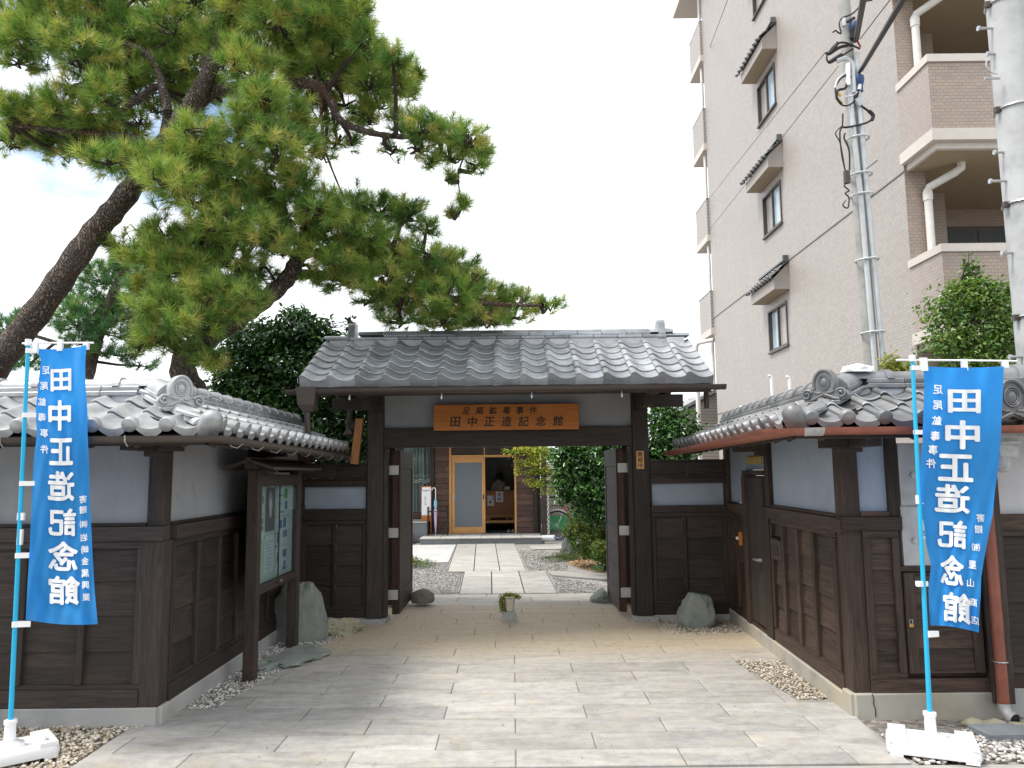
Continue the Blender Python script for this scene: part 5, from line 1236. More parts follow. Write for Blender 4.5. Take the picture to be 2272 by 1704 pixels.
put_text([('受', 1903, 865, 62), ('付', 1903, 938, 62)], lambda x, y: mu(x, y, YC - .008), 'printed_character', ink, s1, .015)
s2 = sheet('leaflet', 1705, 1815, 880, 1050, YC - .002, None, 'small printed leaflet left of the reception paper'); MB().box(mu(1730, 0, YC).x, mu(1765, 0, YC).x, YC - .009, YC - .0065, mu(0, 1025, YC).z, mu(0, 990, YC).z).build('printed_picture', gutter_br, s2)
for k in range(3): MB().box(mu(1770 + k * 13, 0, YC).x, mu(1774 + k * 13, 0, YC).x, YC - .009, YC - .0065, mu(0, 980, YC).z, mu(0, 905, YC).z).build('printed_line', gutter_br, s2)
dp = mu(2030, 800, YC + .15); dbx = tag(bx('tissue_box', None, dp.x - .07, dp.x + .07, YC + .1, YC + .22, mu(1900, 800, YC).z + .001, dp.z + .11, white_p2), 'pale box on the reception counter beside the person', 'box')
bx('red_top', dbx, dp.x - .05, dp.x + .05, YC + .12, YC + .2, dp.z + .1105, dp.z + .13, red_p)
for k, (a, b_, c, d) in enumerate(((1670, 1865, 300, 430), (1740, 1840, 430, 575), (1905, 2050, 300, 385))):
    P, Q = mu(a, d, YM + 2.5), mu(b_, c, YM + 2.5); tag(bx('wall_paper', None, P.x, Q.x, YM + 2.57, YM + 2.59, P.z, Q.z, plaster), ('upper left', 'lower hanging', 'upper right')[k] + ' pale sheet on the dim wall inside the museum', 'poster')
# person seen from behind at the counter
def skin_body(name, verts, edges, radii, mat, parent=None, sub=2, root=0):
    me = bpy.data.meshes.new(name); me.from_pydata(verts, edges, []); o = bpy.data.objects.new(name + '_tmp', me); COL.objects.link(o)
    sk = o.modifiers.new('skin', 'SKIN'); ss_ = o.modifiers.new('sub', 'SUBSURF'); ss_.levels = sub; ss_.render_levels = sub
    for i, v in enumerate(me.skin_vertices[0].data):
        r = radii[i]; v.radius = r if isinstance(r, tuple) else (r, r); v.use_root = (i == root)
    dg = bpy.context.evaluated_depsgraph_get(); m2 = bpy.data.meshes.new_from_object(o.evaluated_get(dg)); bpy.data.objects.remove(o); m2.materials.clear(); m2.materials.append(mat)
    m2.polygons.foreach_set('use_smooth', [True] * len(m2.polygons)); return m2
pc = mu(1890, 800, YC + .55); bz = pc.z
pm = skin_body('person', [(0, 0, -.35), (0, 0, -.12), (0, .01, .06), (0, .03, .20), (0, .05, .27), (.03, .07, .34), (.035, .08, .42), (-.15, .01, .17), (-.20, .05, -.05), (-.14, .25, -.10), (.15, .01, .17), (.20, .05, -.05), (.14, .25, -.10)],
               [(0, 1), (1, 2), (2, 3), (3, 4), (4, 5), (5, 6), (3, 7), (7, 8), (8, 9), (3, 10), (10, 11), (11, 12)], [(.15, .11), (.17, .12), (.17, .12), (.13, .10), .055, .075, .07, .065, .05, .035, .065, .05, .035], flat('beige_knit', (.55, .47, .40), .9))
per = tag(obj('person', pm, None, T(pc.x, YC + .55, bz)), 'person in a beige top with black hair, back turned, seated behind the reception counter', 'person')
hm = MB(); hm.lathe([(.001, .105), (.05, .095), (.085, .05), (.095, 0), (.088, -.05), (.06, -.09), (.03, -.10)], 16); obj('hair', hm.mesh('hair', flat('black_hair', (.01, .01, .01), .5), True), per, T(pc.x + .035, YC + .61, bz + .385) @ Matrix.Diagonal((.92, 1.05, 1.1, 1)))
skinm = flat('skin', (.45, .28, .2), .6)
for sx in (-1, 1): obj('ear', MB().lathe([(.001, .022), (.012, .015), (.014, 0), (.010, -.02), (.001, -.025)], 8).mesh('ear', skinm, True), per, T(pc.x + .035 + sx * .088, YC + .63, bz + .365))
# left wing: recessed glazed bay with curtain
YG2 = YM + .35
xg0, xg1 = -4.3, xw0
bx('bay_sill', MU, xg0, xg1 - .001, YG2 - .04, YG2 + .08, mu(400, 1245, YG2).z, mu(400, 1165, YG2).z, clapm)
bx('bay_wall', MU, xg0, mu(335, 900, YG2).x, YG2, YG2 + .06, .1, ztop, woodx)
gp = bx('glass_pane', MU, mu(335, 0, YG2).x, xg1 - .001, YG2 + .01, YG2 + .016, mu(400, 1165, YG2).z + .001, ztop, glass, .0005)
# curtain: pleated sheet with lace band
cm, cnt, cb2 = new_mat('sheer_curtain'); cb2.inputs['Base Color'].default_value = (.40, .41, .41, 1); cb2.inputs['Roughness'].default_value = .9
cu = MB(); n = 90; xs0, xs1 = mu(300, 0, YG2).x, xg1 - .01; zt_, zb_ = ztop - .02, mu(400, 1160, YG2).z + .01
for i in range(n + 1):
    t = i / n; x = xs0 + (xs1 - xs0) * t; d = .035 * math.sin(t * 58) + .02 * math.sin(t * 23 + 1)
    cu.v += [(x, YG2 + .13 + d, zt_), (x + .02 * math.sin(t * 9), YG2 + .13 + d * 1.5, (zt_ + zb_) / 2), (x, YG2 + .13 + d * 1.2, zb_)]
for i in range(n):
    for k in range(2): cu.f.append((i * 3 + k, i * 3 + k + 1, i * 3 + k + 4, i * 3 + k + 3)); cu.mi.append(0)
cur = cu.build('curtain', cm, None, True); tag(cur, 'grey sheer curtain with white lace band behind the left museum window', 'curtain')
for y0_, dz_ in ((545, .008), (575, .006), (625, .014), (660, .014)):
    P = []
    for i in range(61):
        t = i / 60; x = xs0 + (xs1 - xs0) * t; q = mu(400, y0_, YG2).z; P.append((x, YG2 + .06, q + .018 * math.sin(t * 22)))
    MB().tube(P, dz_, 5).build('lace_band', white_p2, cur)
lt = MB(); a = mu(455, 240, YG2 - .01)
for (x, y, w, h) in ((420, 205, 90, 10), (440, 190, 40, 8), (455, 230, 14, 40), (430, 250, 60, 8), (405, 285, 30, 10), (480, 275, 35, 10), (450, 268, 20, 8)):
    p = mu(x, y, YG2 - .005); lt.box(p.x, p.x + w * .0015, YG2 - .006, YG2 - .003, p.z - h * .0015, p.z)
lt.build('glass_lettering', white_p2, MU)
# steps and sills at the left bay
st = structure('bay_step', MB().box(xg0, xw0 - .02, YM - .55, YG2 - .04, 0, mu(400, 1330, YM - .5).z).mesh('bay_step', pf.data.materials[0]))
bx('step_stone', st, xg0, xw0 - .02, YM - .58, YG2 - .041, mu(400, 1330, YM - .5).z + .0005, mu(400, 1330, YM - .5).z + .03, concrete, .004)
bx('upper_sill_stone', st, xg0, xw0 - .02, YG2 - .30, YG2 - .042, mu(400, 1330, YM - .5).z + .0305, mu(400, 1275, YG2 - .2).z, concrete)
bx('low_step_block', st, xg0, mu(450, 1500, YM - .9).x, YM - 1.1, YM - .59, .0, mu(400, 1510, YM - 1).z, concrete)
# scroll notice on a wooden stand
p = mu(690, 1300, YM - .25); sc = thing('notice_stand', 'orange wooden stand holding a white scroll notice beside the museum window', 'sign', (p.x, YM - .3, 0))
za, zb_ = mu(0, 1210, YM - .3).z, mu(0, 740, YM - .3).z; x0, x1 = mu(635, 0, YM - .3).x, mu(757, 0, YM - .3).x
bx('board', sc, x0 - .01, x1 + .05, YM - .30, YM - .27, mu(0, 1310, YM - .3).z, zb_ + .01, signw); bx('scroll', sc, x0, x1 + .04, YM - .306, YM - .3005, za, zb_ - .10, white_pl, .0005); bx('heading', sc, x0 + .01, x1 + .04, YM - .306, YM - .3005, zb_ - .085, zb_ - .02, white_pl, .0005)
put_text([('田', 690, 915, 26), ('中', 690, 950, 26), ('正', 690, 985, 26), ('造', 690, 1020, 26)], lambda x, y: mu(x, y, YM - .31), 'scroll_character', ink, sc, .0)
put_text([('記', 675, 805, 26), ('念', 715, 805, 26)], lambda x, y: mu(x, y, YM - .31), 'scroll_character', gutter_br, sc, .0)
for x in (x0, x1 + .03): bx('leg', sc, x, x + .02, YM - .29, YM - .24, .0, mu(0, 1310, YM - .3).z, signw)
# umbrella rack
YU = YM - .45; xa, xb = mu(740, 0, YU).x, mu(1050, 0, YU).x; zt_ = mu(0, 1090, YU).z
us = thing('umbrella_rack', 'black iron umbrella rack on the entrance platform', 'umbrella rack', ((xa + xb) / 2, YU, zf))
for x in (xa, xb):
    for y in (YU - .12, YU + .12): MB().tube([(x, y, zf), (x, y, zt_ - .02), (x, y * .5 + YU * .5, zt_ + .02)], .012, 6).build('leg', blk_metal, us)
for z in (zt_ - .09, zf + .05):
    for y in (YU - .12, YU + .12): MB().tube([(xa, y, z), (xb, y, z)], .009, 6).build('bar', blk_metal, us)
    for x in (xa, xb): MB().tube([(x, YU - .12, z), (x, YU + .12, z)], .009, 6).build('bar', blk_metal, us)
up = mu(858, 1540, YU - .02); uz = up.z + .01
um = thing('folded_umbrella', 'closed pink and blue umbrella standing in the black rack', 'umbrella', (up.x, YU - .02, zf))
MB().lathe([(.012, .08), (.030, .30), (.038, .52), (.045, .60), (.03, .64), (.012, .66)], 10).build('canopy', vcol_mat('pink_canopy', [(.62, .45, .68), (.7, .5, .72)]), um, True, T(up.x, YU - .02, zf)); MB().lathe([(.028, .66), (.045, .76), (.04, .82), (.014, .90)], 10).build('canopy_top', flat('blue_canopy', (.25, .55, .75), .5), um, True, T(up.x, YU - .02, zf))
MB().tube([(up.x, YU - .02, zf), (up.x, YU - .02, zf + .1)], .008, 6).build('ferrule', white_pl, um)
hdl = [(up.x, YU - .02, zf + .88), (up.x, YU - .02, zf + 1.12)] + [(up.x - .045 + .045 * math.cos(t), YU - .02, zf + 1.12 + .05 * math.sin(t)) for t in np.linspace(.3, 3.4, 8)]
MB().tube(hdl, .011, 7).build('handle', white_pl, um, True)
# roof over the museum (hidden behind the gate roof from the street)
MB().prism([(18.9, 2.52), (YM + .2, 2.80), (22.8, 3.6), (26, 2.7), (26, 2.6), (22.8, 3.5), (YM + .2, 2.70), (18.9, 2.43)], -4.8, 1.7, M=Matrix(((0, 0, 1, 0), (1, 0, 0, 0), (0, 1, 0, 0), (0, 0, 0, 1)))).build('roof', tile_old, MU)
bx('rear_wall', MU, -4.4, xr1 + .1, 24.5, 24.6, 0, 2.65, woodx)
# rain chain
YR = 18.9; rcx = mb2(855, 800, YR)
rc_ = thing('rain_chain', 'hanging grey rain chain at the right corner of the museum porch', 'rain chain', (rcx.x, YR, 0))
z = .18; k = 0; lnk = None
while z < 2.4:
    if lnk is None:
        lk = MB(); lk.tube([(math.cos(t) * .026, 0, math.sin(t) * .038) for t in np.linspace(0, 6.28, 13)[:-1]], .0085, 5, close=True); lnk = lk.mesh('chain_link', steel, True)
    obj('chain_link', lnk, rc_, T(rcx.x, YR, z) @ RZ((k % 2) * math.pi / 2 + .4)); z += .058; k += 1
dr = mb2(865, 1540, YR - .1); tag(MB().lathe([(.04, 0), (.075, .01), (.075, .32), (.05, .33), (.03, .33)], 12, M=T(dr.x - .18, YR - .1, .1) @ RY(math.pi / 2)).build('water_jar', pvc, None, True), 'pale cylindrical container lying at the foot of the rain chain', 'container')
tag(MB().tube(curve_pts([mb2(x, y, 18.6) for x, y in ((945, 1562), (1000, 1580), (1060, 1588), (1110, 1588))]), .012, 6).build('garden_hose', bluei, None, True), 'blue hose lying on the gravel near the bicycle', 'hose')
# shed panel, glass door behind chain
YS = 21.0
sp = thing('side_fence', 'cream panel fence with dark rails right of the museum corner', 'fence', (1, YS, 0)); a, b_ = mb2(760, 900, YS), mb2(1080, 1400, YS)
bx('panel', sp, a.x - .45, b_.x + 1.6, YS, YS + .04, .3, a.z - .02, flat('cream_panel', (.42, .38, .27), .7)); bx('rail', sp, a.x, b_.x + 1.6, YS - .02, YS - .001, a.z - .03, a.z + .01, blk_metal); bx('base', sp, a.x, b_.x + 1.6, YS - .02, YS - .001, .0, .32, concrete)
bx('window_panel', sp, a.x - .45, mb2(960, 0, YS).x, YS, YS + .04, a.z + .011, mb2(0, 640, YS).z, plaster_w)
for x in (mb2(820, 0, YS - .1).x,): MB().tube([(x, YS - .1, 0), (x, YS - .1, mb2(0, 1010, YS).z)], .025, 7).build('post', blk_metal, sp)
MB().tube([(mb2(820, 0, YS).x, YS - .1, mb2(0, 1055, YS).z), (mb2(1100, 0, YS).x, YS - .1, mb2(0, 1055, YS).z)], .018, 6).build('top_bar', blk_metal, sp)
gs = mb2(990, 1330, YS - .2); tag(bx('green_sheet', None, gs.x - .18, gs.x + .28, YS - .16, YS - .06, gs.z - .18, gs.z + .18, flat('green_plastic', (.04, .42, .14), .5)), 'bright green plastic sheet behind the bicycle wheel', 'sheet')
# bicycle
YB = 19.6; wl = mb2(1010, 1360, YB)
bc = thing('bicycle', 'red bicycle parked right of the museum, half hidden by the shrubs', 'bicycle', (wl.x + .5, YB, 0)); RW_ = .335
def wheel(x):
    w = obj('wheel', None, bc, T(x, YB, RW_ + .02)); c = Vector((x, YB, RW_ + .02))
    MB().tube([c + Vector((math.cos(t) * RW_, 0, math.sin(t) * RW_)) for t in np.linspace(0, 6.2832, 37)[:-1]], .018, 6, close=True).build('tyre', blk, w, True)
    MB().tube([c + Vector((math.cos(t) * (RW_ - .025), 0, math.sin(t) * (RW_ - .025))) for t in np.linspace(0, 6.2832, 37)[:-1]], .009, 5, close=True).build('rim', wire_m, w, True)
    sp_ = MB()
    for k in range(16): t = k * math.pi / 8; sp_.tube([c, c + Vector((math.cos(t) * (RW_ - .02), .01 * (-1) ** k, math.sin(t) * (RW_ - .02)))], .0025, 3, cap=False)
    sp_.build('spokes', wire_m, w)
wheel(wl.x); wheel(wl.x + 1.06)
def bt(name, P, r, mt): return MB().tube([(wl.x + x, YB + y, z) for x, y, z in P], r, 8).build(name, mt, bc, True)
bt('frame', [(.16, 0, .82), (.42, 0, .32), (.50, 0, .30), (.68, 0, .78)], .02, red_p); bt('frame_tube', [(.20, 0, .72), (.46, 0, .40)], .02, red_p); bt('chain_stay', [(.50, .03, .30), (1.06, .03, .355)], .012, red_p); bt('seat_stay', [(.66, .03, .72), (1.06, .03, .355)], .012, red_p)
bt('fork', [(.17, 0, .84), (.08, .04, .5), (0, .04, .355)], .013, wire_m); bt('handlebar', [(.40, .28, 1.0), (.22, .22, 1.02), (.17, 0, .95), (.22, -.22, 1.02), (.40, -.28, 1.0)], .012, wire_m); bt('stem', [(.17, 0, .8), (.17, 0, .96)], .014, wire_m); bt('saddle', [(.58, 0, .84), (.66, 0, .86), (.80, 0, .86)], [.03, .05, .08], blk); bt('crank', [(.50, -.06, .30), (.45, -.07, .16)], .01, wire_m)
MB().tube([(wl.x + math.cos(t) * (RW_ + .04), YB, RW_ + .02 + math.sin(t) * (RW_ + .04)) for t in np.linspace(.5, 2.9, 12)], .018, 5).build('mudguard', wire_m, bc)
bk = MB(); 
for k in range(6): bk.box(wl.x - .22 + k * .06, wl.x - .21 + k * .06, YB - .16, YB - .15, .75, 1.0).box(wl.x - .22 + k * .06, wl.x - .21 + k * .06, YB + .15, YB + .16, .75, 1.0)
for z in (.75, .87, .99): bk.box(wl.x - .22, wl.x + .1, YB - .16, YB - .15, z, z + .01).box(wl.x - .22, wl.x + .1, YB + .15, YB + .16, z, z + .01).box(wl.x - .22, wl.x - .21, YB - .16, YB + .16, z, z + .01)
bk.build('basket', wire_m, bc)
# ============================================================ notice board
NX = -2.16
nbd = thing('notice_board', 'dark roofed notice board with glass doors and pinned papers beside the left side wall', 'notice board', (NX, 7.15, 0))
for y in (6.55, 7.77): bx('post', nbd, NX - .05, NX + .045, y - .05, y + .05, -.02, 1.70, woodz, .004)
ya, yb, za, zb_ = 6.601, 7.719, .66, 1.66
bx('case_back', nbd, NX - .05, NX - .02, ya, yb, za, zb_, woodz)
bx('case_bottom', nbd, NX - .0195, NX + .035, ya, yb, za, za + .07, woody); bx('case_top', nbd, NX - .0195, NX + .035, ya, yb, zb_ - .10, zb_, woody)
bd = bx('pin_board', nbd, NX - .0195, NX - .012, ya, yb, za + .0705, zb_ - .1005, flat('pale_pin_board', (.46, .50, .50), .8))
for a, b_ in ((ya + .002, (ya + yb) / 2 - .002), ((ya + yb) / 2 + .002, yb - .002)):
    dd = bx('glass_door', nbd, NX + .024, NX + .028, a, b_, za + .071, zb_ - .101, glass, .0005)
    bx('edge_strip', dd, NX + .022, NX + .030, b_ - .006 if a < 7 else a, b_ if a < 7 else a + .006, za + .071, zb_ - .101, blk_metal, .0005)
bx('door_pull', nbd, NX + .036, NX + .046, 7.19, 7.24, za + .035, za + .05, wire_m); bx('door_pull', nbd, NX + .036, NX + .046, 7.08, 7.13, za + .035, za + .05, blk_metal)
# gabled little roof
rf = MB()
for s_ in (-1, 1):
    v = [(NX, 6.36, 1.79), (NX, 7.96, 1.79), (NX + s_ * .21, 7.96, 1.72), (NX + s_ * .21, 6.36, 1.72)]; v += [(x, y, z - .022) for x, y, z in v]
    rf.add(v, [(0, 1, 2, 3), (7, 6, 5, 4), (0, 4, 5, 1), (1, 5, 6, 2), (2, 6, 7, 3), (3, 7, 4, 0)])
rf.build('roof', flat('brown_sheet_roof', (.05, .04, .035), .4), nbd)
bx('ridge_strip', nbd, NX - .03, NX + .03, 6.35, 7.97, 1.79, 1.803, gutter_br); bx('roof_beam', nbd, NX - .05, NX + .045, 6.42, 7.90, 1.705, 1.76, woody)
for y in (6.55, 7.77): bx('cross_arm', nbd, NX - .17, NX + .17, y - .03, y + .03, 1.68, 1.7045, woodx)
paper_m = flat('notice_paper', (.55, .60, .62), .7); green_p = flat('pale_green_paper', (.44, .60, .40), .7); blue_i = flat('blue_print', (.10, .18, .32), .6); grey_i = flat('grey_print', (.12, .13, .14), .6); green_i = flat('green_print', (.10, .33, .14), .6)
PX = NX - .0115
def paper(y0, y1, z0, z1, mt, label, prints):
    o = tag(bx('notice_paper', None, PX, PX + .0012, y0, y1, z0, z1, mt, .0003), label, 'paper notice')
    for (a, b_, c, d, pm_) in prints:
        w, h = y1 - y0, z1 - z0
        MB().box(PX + .0016, PX + .0026, y0 + a * w, y0 + b_ * w, z0 + c * h, z0 + d * h).build('print', pm_, o)
    return o
def lines(n, z0, z1, a=.15, b_=.85, m_=None): return [(a + rng.uniform(0, .08), b_ - rng.uniform(0, .3), z0 + (z1 - z0) * i / n, z0 + (z1 - z0) * i / n + .012, m_ or grey_i) for i in range(n)]
paper(6.62, 6.83, 1.33, 1.49, paper_m, 'small printed sheet top left in the notice board', lines(5, .2, .85) + [(.75, .9, .5, .9, grey_i)])
paper(6.61, 6.83, 1.15, 1.30, paper_m, 'sheet with green and blue pictures second down on the left of the notice board', [(.1, .45, .5, .95, green_i), (.6, .9, .55, .9, green_i), (.1, .5, .08, .45, blue_i), (.6, .9, .1, .45, grey_i)])
paper(6.60, 6.83, .80, 1.13, green_p, 'pale green sheet low on the left of the notice board', lines(9, .35, .9, m_=green_i) + [(.2, .7, .08, .28, green_i)])
po = paper(6.87, 7.14, 1.16, 1.545, flat('grey_photo_poster', (.12, .115, .11), .6), 'dark grey portrait poster in the middle of the notice board', [])
pe = MB(); pe.prism([(math.cos(t) * .045, math.sin(t) * .075) for t in np.linspace(0, 6.28, 19)[:-1]], 0, .002, M=T(PX + .0016, 7.0, 1.44) @ RZ(math.pi / 2) @ RX(math.pi / 2)); pe.build('pale_face_shape', flat('photo_mid_grey', (.36, .35, .34), .6), po)
pe = MB(); pe.prism([(-.03, .06), (.03, .06), (.045, 0), (.02, -.10), (-.02, -.10), (-.045, 0)], 0, .002, M=T(PX + .0045, 7.0, 1.38) @ RZ(math.pi / 2) @ RX(math.pi / 2)); pe.build('pale_beard_shape', flat('photo_light_grey', (.55, .54, .53), .6), po)
paper(6.86, 7.13, .80, 1.125, paper_m, 'white text sheet under the portrait poster', lines(9, .12, .92))
paper(7.20, 7.56, 1.28, 1.54, paper_m, 'sheet with dark blob picture, top right in the notice board', [(.6, .9, .6, .95, green_i), (.1, .5, .7, .74, grey_i), (.1, .4, .4, .44, grey_i), (.7, .9, .2, .5, blue_i), (.2, .6, .1, .16, green_i)])
paper(7.19, 7.55, 1.01, 1.265, paper_m, 'sheet with four small blue pictures, second down on the right of the notice board', [(.25, .5, .6, .9, blue_i), (.6, .85, .6, .95, blue_i), (.6, .75, .25, .5, blue_i), (.8, .95, .25, .5, blue_i), (.1, .2, .1, .5, grey_i)])
paper(7.20, 7.55, .76, .995, paper_m, 'sheet with two blue photos low on the right of the notice board', [(.6, .95, .55, .85, blue_i), (.7, .9, .2, .4, blue_i), (.6, .95, .05, .18, blue_i), (.1, .2, .4, .8, grey_i)])
for (y, z, mt) in ((6.85, 1.12, green_i), (6.88, 1.54, green_i), (7.15, 1.13, green_i), (7.17, 1.54, green_i), (7.55, 1.28, green_i), (7.19, 1.01, bluei), (7.56, 1.0, yellow)): MB().box(PX + .003, PX + .006, y - .01, y + .01, z - .012, z + .012).build('tape', mt, nbd)

# ============================================================ rocks
def rock(name, loc, size, mat, label, seed, cut=0, sub=5, sharp=.28, rot=0, pts=None):
    from mathutils import noise as mn
    b = bmesh.new(); bmesh.ops.create_icosphere(b, subdivisions=sub, radius=1)
    for v in b.verts:
        p = v.co.copy(); q = p * 1.3 + Vector((seed * 3.1, seed * 1.7, seed))
        k = 1 + sharp * mn.noise(q) + sharp * .4 * mn.noise(q * 2.7) + sharp * .25 * abs(mn.noise(q * 6)) + sharp * .12 * mn.noise(q * 14)
        if cut:                                 # flat cleavage faces
            for d in cut:
                n = Vector(d[:3]).normalized(); s_ = p.dot(n) * k
                if s_ > d[3]: k *= d[3] / s_
        k += sharp * .10 * mn.noise(q * 5) + sharp * .09 * mn.noise(q * 11) + sharp * .05 * mn.noise(q * 24)
        v.co = p * k
    zmin = -.5
    for v in b.verts:
        v.co = Vector((v.co.x * size[0], v.co.y * size[1], max(v.co.z, zmin) * size[2]))
    me = bpy.data.meshes.new(name); b.to_mesh(me); b.free(); me.materials.append(mat); shade(me, 28)
    return tag(obj(name, me, None, T(loc) @ RZ(rot)), label, 'rock')
rock('rock', (-2.17, 8.12, .17), (.27, .20, .42), rock_g, 'tall grey-green rock standing behind the notice board by the left wall', 2.2, [(.9, -.2, .35, .78), (-.6, -.8, .2, .8), (0, -1, .1, .75), (0, 0, 1, .95)], rot=.2, sharp=.2)
rock('rock', (-1.86, 8.40, .02), (.21, .15, .13), rock_y, 'low mottled ochre rock at the foot of the tall grey-green rock', 5.1, sharp=.5)
rock('rock', (-2.03, 7.25, -.01), (.24, .46, .085), rock_g, 'flat slate-like stone lying in the gravel between the notice board posts', 7.7, [(0, 0, 1, .55)], sharp=.45, rot=-.3)
rock('rock', (1.98, 8.62, .11), (.215, .165, .275), rock_g, 'rounded grey-green rock in front of the right wing wall', 9.4, [(.95, -.1, .22, .80), (-.85, -.1, .42, .78), (.15, 0, 1, .80), (-.2, -1, .15, .82)], sharp=.20, rot=.1)
rock('door_stop_stone', (-1.165, 10.08, .09), (.155, .13, .115), rock_r, 'smooth brown river stone propping the left gate leaf', 3.3, sharp=.10)
rock('door_stop_stone', (1.13, 10.18, .06), (.15, .13, .12), rock_g, 'dark pointed stone propping the right gate leaf', 4.6, [(.8, 0, .5, .55), (-.7, -.3, .7, .6)], sharp=.3)
rock('rock', (1.06, 15.3, .10), (.17, .15, .27), rock_k, 'jagged grey garden rock under the clipped azalea', 6.2, [(-1, -.3, .4, .7)], sharp=.5)
rock('rock', (1.85, 13.15, .02), (.20, .16, .16), rock_y, 'small tan rock on the planting bed beyond the gate', 1.4, sharp=.3)
rock('plastic_scrap', (2.50, 5.57, 2.37), (.10, .04, .035), white_pl, 'white plastic scrap tucked at the ridge corner of the right wall', 31, sub=2, sharp=.7)
bpy.data.objects['plastic_scrap']['category'] = 'plastic'
fs_ = concrete_mat('slate_slab', (.22, .24, .26), (.2, .2, .2), .2, 5)
o = prism_obj('stepping_stone', None, [(2.9, 4.96), (3.36, 4.98), (3.32, 5.17), (2.88, 5.17)], -.02, .03, fs_); tag(o, 'flat blue-grey slab lying in the gravel by the right banner', 'paving stone')
for i, (x, y, s_) in enumerate(((2.98, 5.28, .07), (3.10, 5.24, .08), (3.22, 5.17, .09), (3.33, 5.24, .06), (3.3, 5.1, .05))): rock('broken_stone', (x, y, .0), (s_, s_ * .7, .035), rock_y, ('leftmost', 'second', 'middle', 'fourth', 'smallest, nearest')[i] + ' of the broken yellow stones under the downpipe', 11 + i, sub=2, sharp=.4)

# ============================================================ flower pot
pb_ = thing('concrete_block', 'small grey concrete block in the middle of the gateway', 'block', (-.06, 8.98, 0))
pm_ = MB(); pm_.add([(-.088, -.06, 0), (.088, -.06, 0), (.088, .06, 0), (-.088, .06, 0), (-.076, -.05, .095), (.076, -.05, .095), (.076, .05, .095), (-.076, .05, .095), (-.05, -.03, .105), (.05, -.03, .105), (.05, .03, .105), (-.05, .03, .105)], [(0, 1, 5, 4), (1, 2, 6, 5), (2, 3, 7, 6), (3, 0, 4, 7), (4, 5, 9, 8), (5, 6, 10, 9), (6, 7, 11, 10), (7, 4, 8, 11), (8, 9, 10, 11), (3, 2, 1, 0)])
obj('block_body', pm_.mesh('block_body', granite), pb_, T(-.06, 8.98, .001))
pot = thing('plant_pot', 'cream plant pot with trailing green plant standing on the concrete block', 'flower pot', (-.055, 8.99, .106))
obj('pot', MB().lathe([(.045, 0), (.052, .005), (.068, .145), (.074, .15), (.074, .165), (.064, .165), (.060, .14), (.001, .135)], 20).mesh('pot', flat('cream_glaze', (.62, .57, .47), .4), True), pot, T(-.055, 8.99, .107))

# ============================================================ banners
blue_m, bnt, bb = new_mat('blue_banner_cloth')
g_ = bnt.nodes.new('ShaderNodeNewGeometry'); nn = noise(bnt, g_.outputs['Position'], 5, 4)
bcol = ramp(bnt, nn, [(.03, .35, .94), (.045, .42, 1.0)], [.3, .7]); bnt.links.new(bcol, bb.inputs['Base Color']); bb.inputs['Roughness'].default_value = .75; bb.inputs['Sheen Weight'].default_value = .2
tr = bnt.nodes.new('ShaderNodeBsdfTranslucent'); tr.inputs[0].default_value = (.02, .33, .95, 1); mx_ = bnt.nodes.new('ShaderNodeMixShader'); mx_.inputs[0].default_value = .5
bnt.links.new(bb.outputs[0], mx_.inputs[1]); bnt.links.new(tr.outputs[0], mx_.inputs[2]); bnt.links.new(mx_.outputs[0], bnt.nodes['Material Output'].inputs[0])
wn2 = noise(bnt, coords(bnt, (60, 1, 6), False), 2, 4); bump(bnt, bb, wn2, .25, .006)
def lerp_poly(P, t):
    for (x0, y0), (x1, y1) in zip(P, P[1:]):
        if t <= y1: return x0 + (x1 - x0) * (t - y0) / (y1 - y0)
    return P[-1][0]
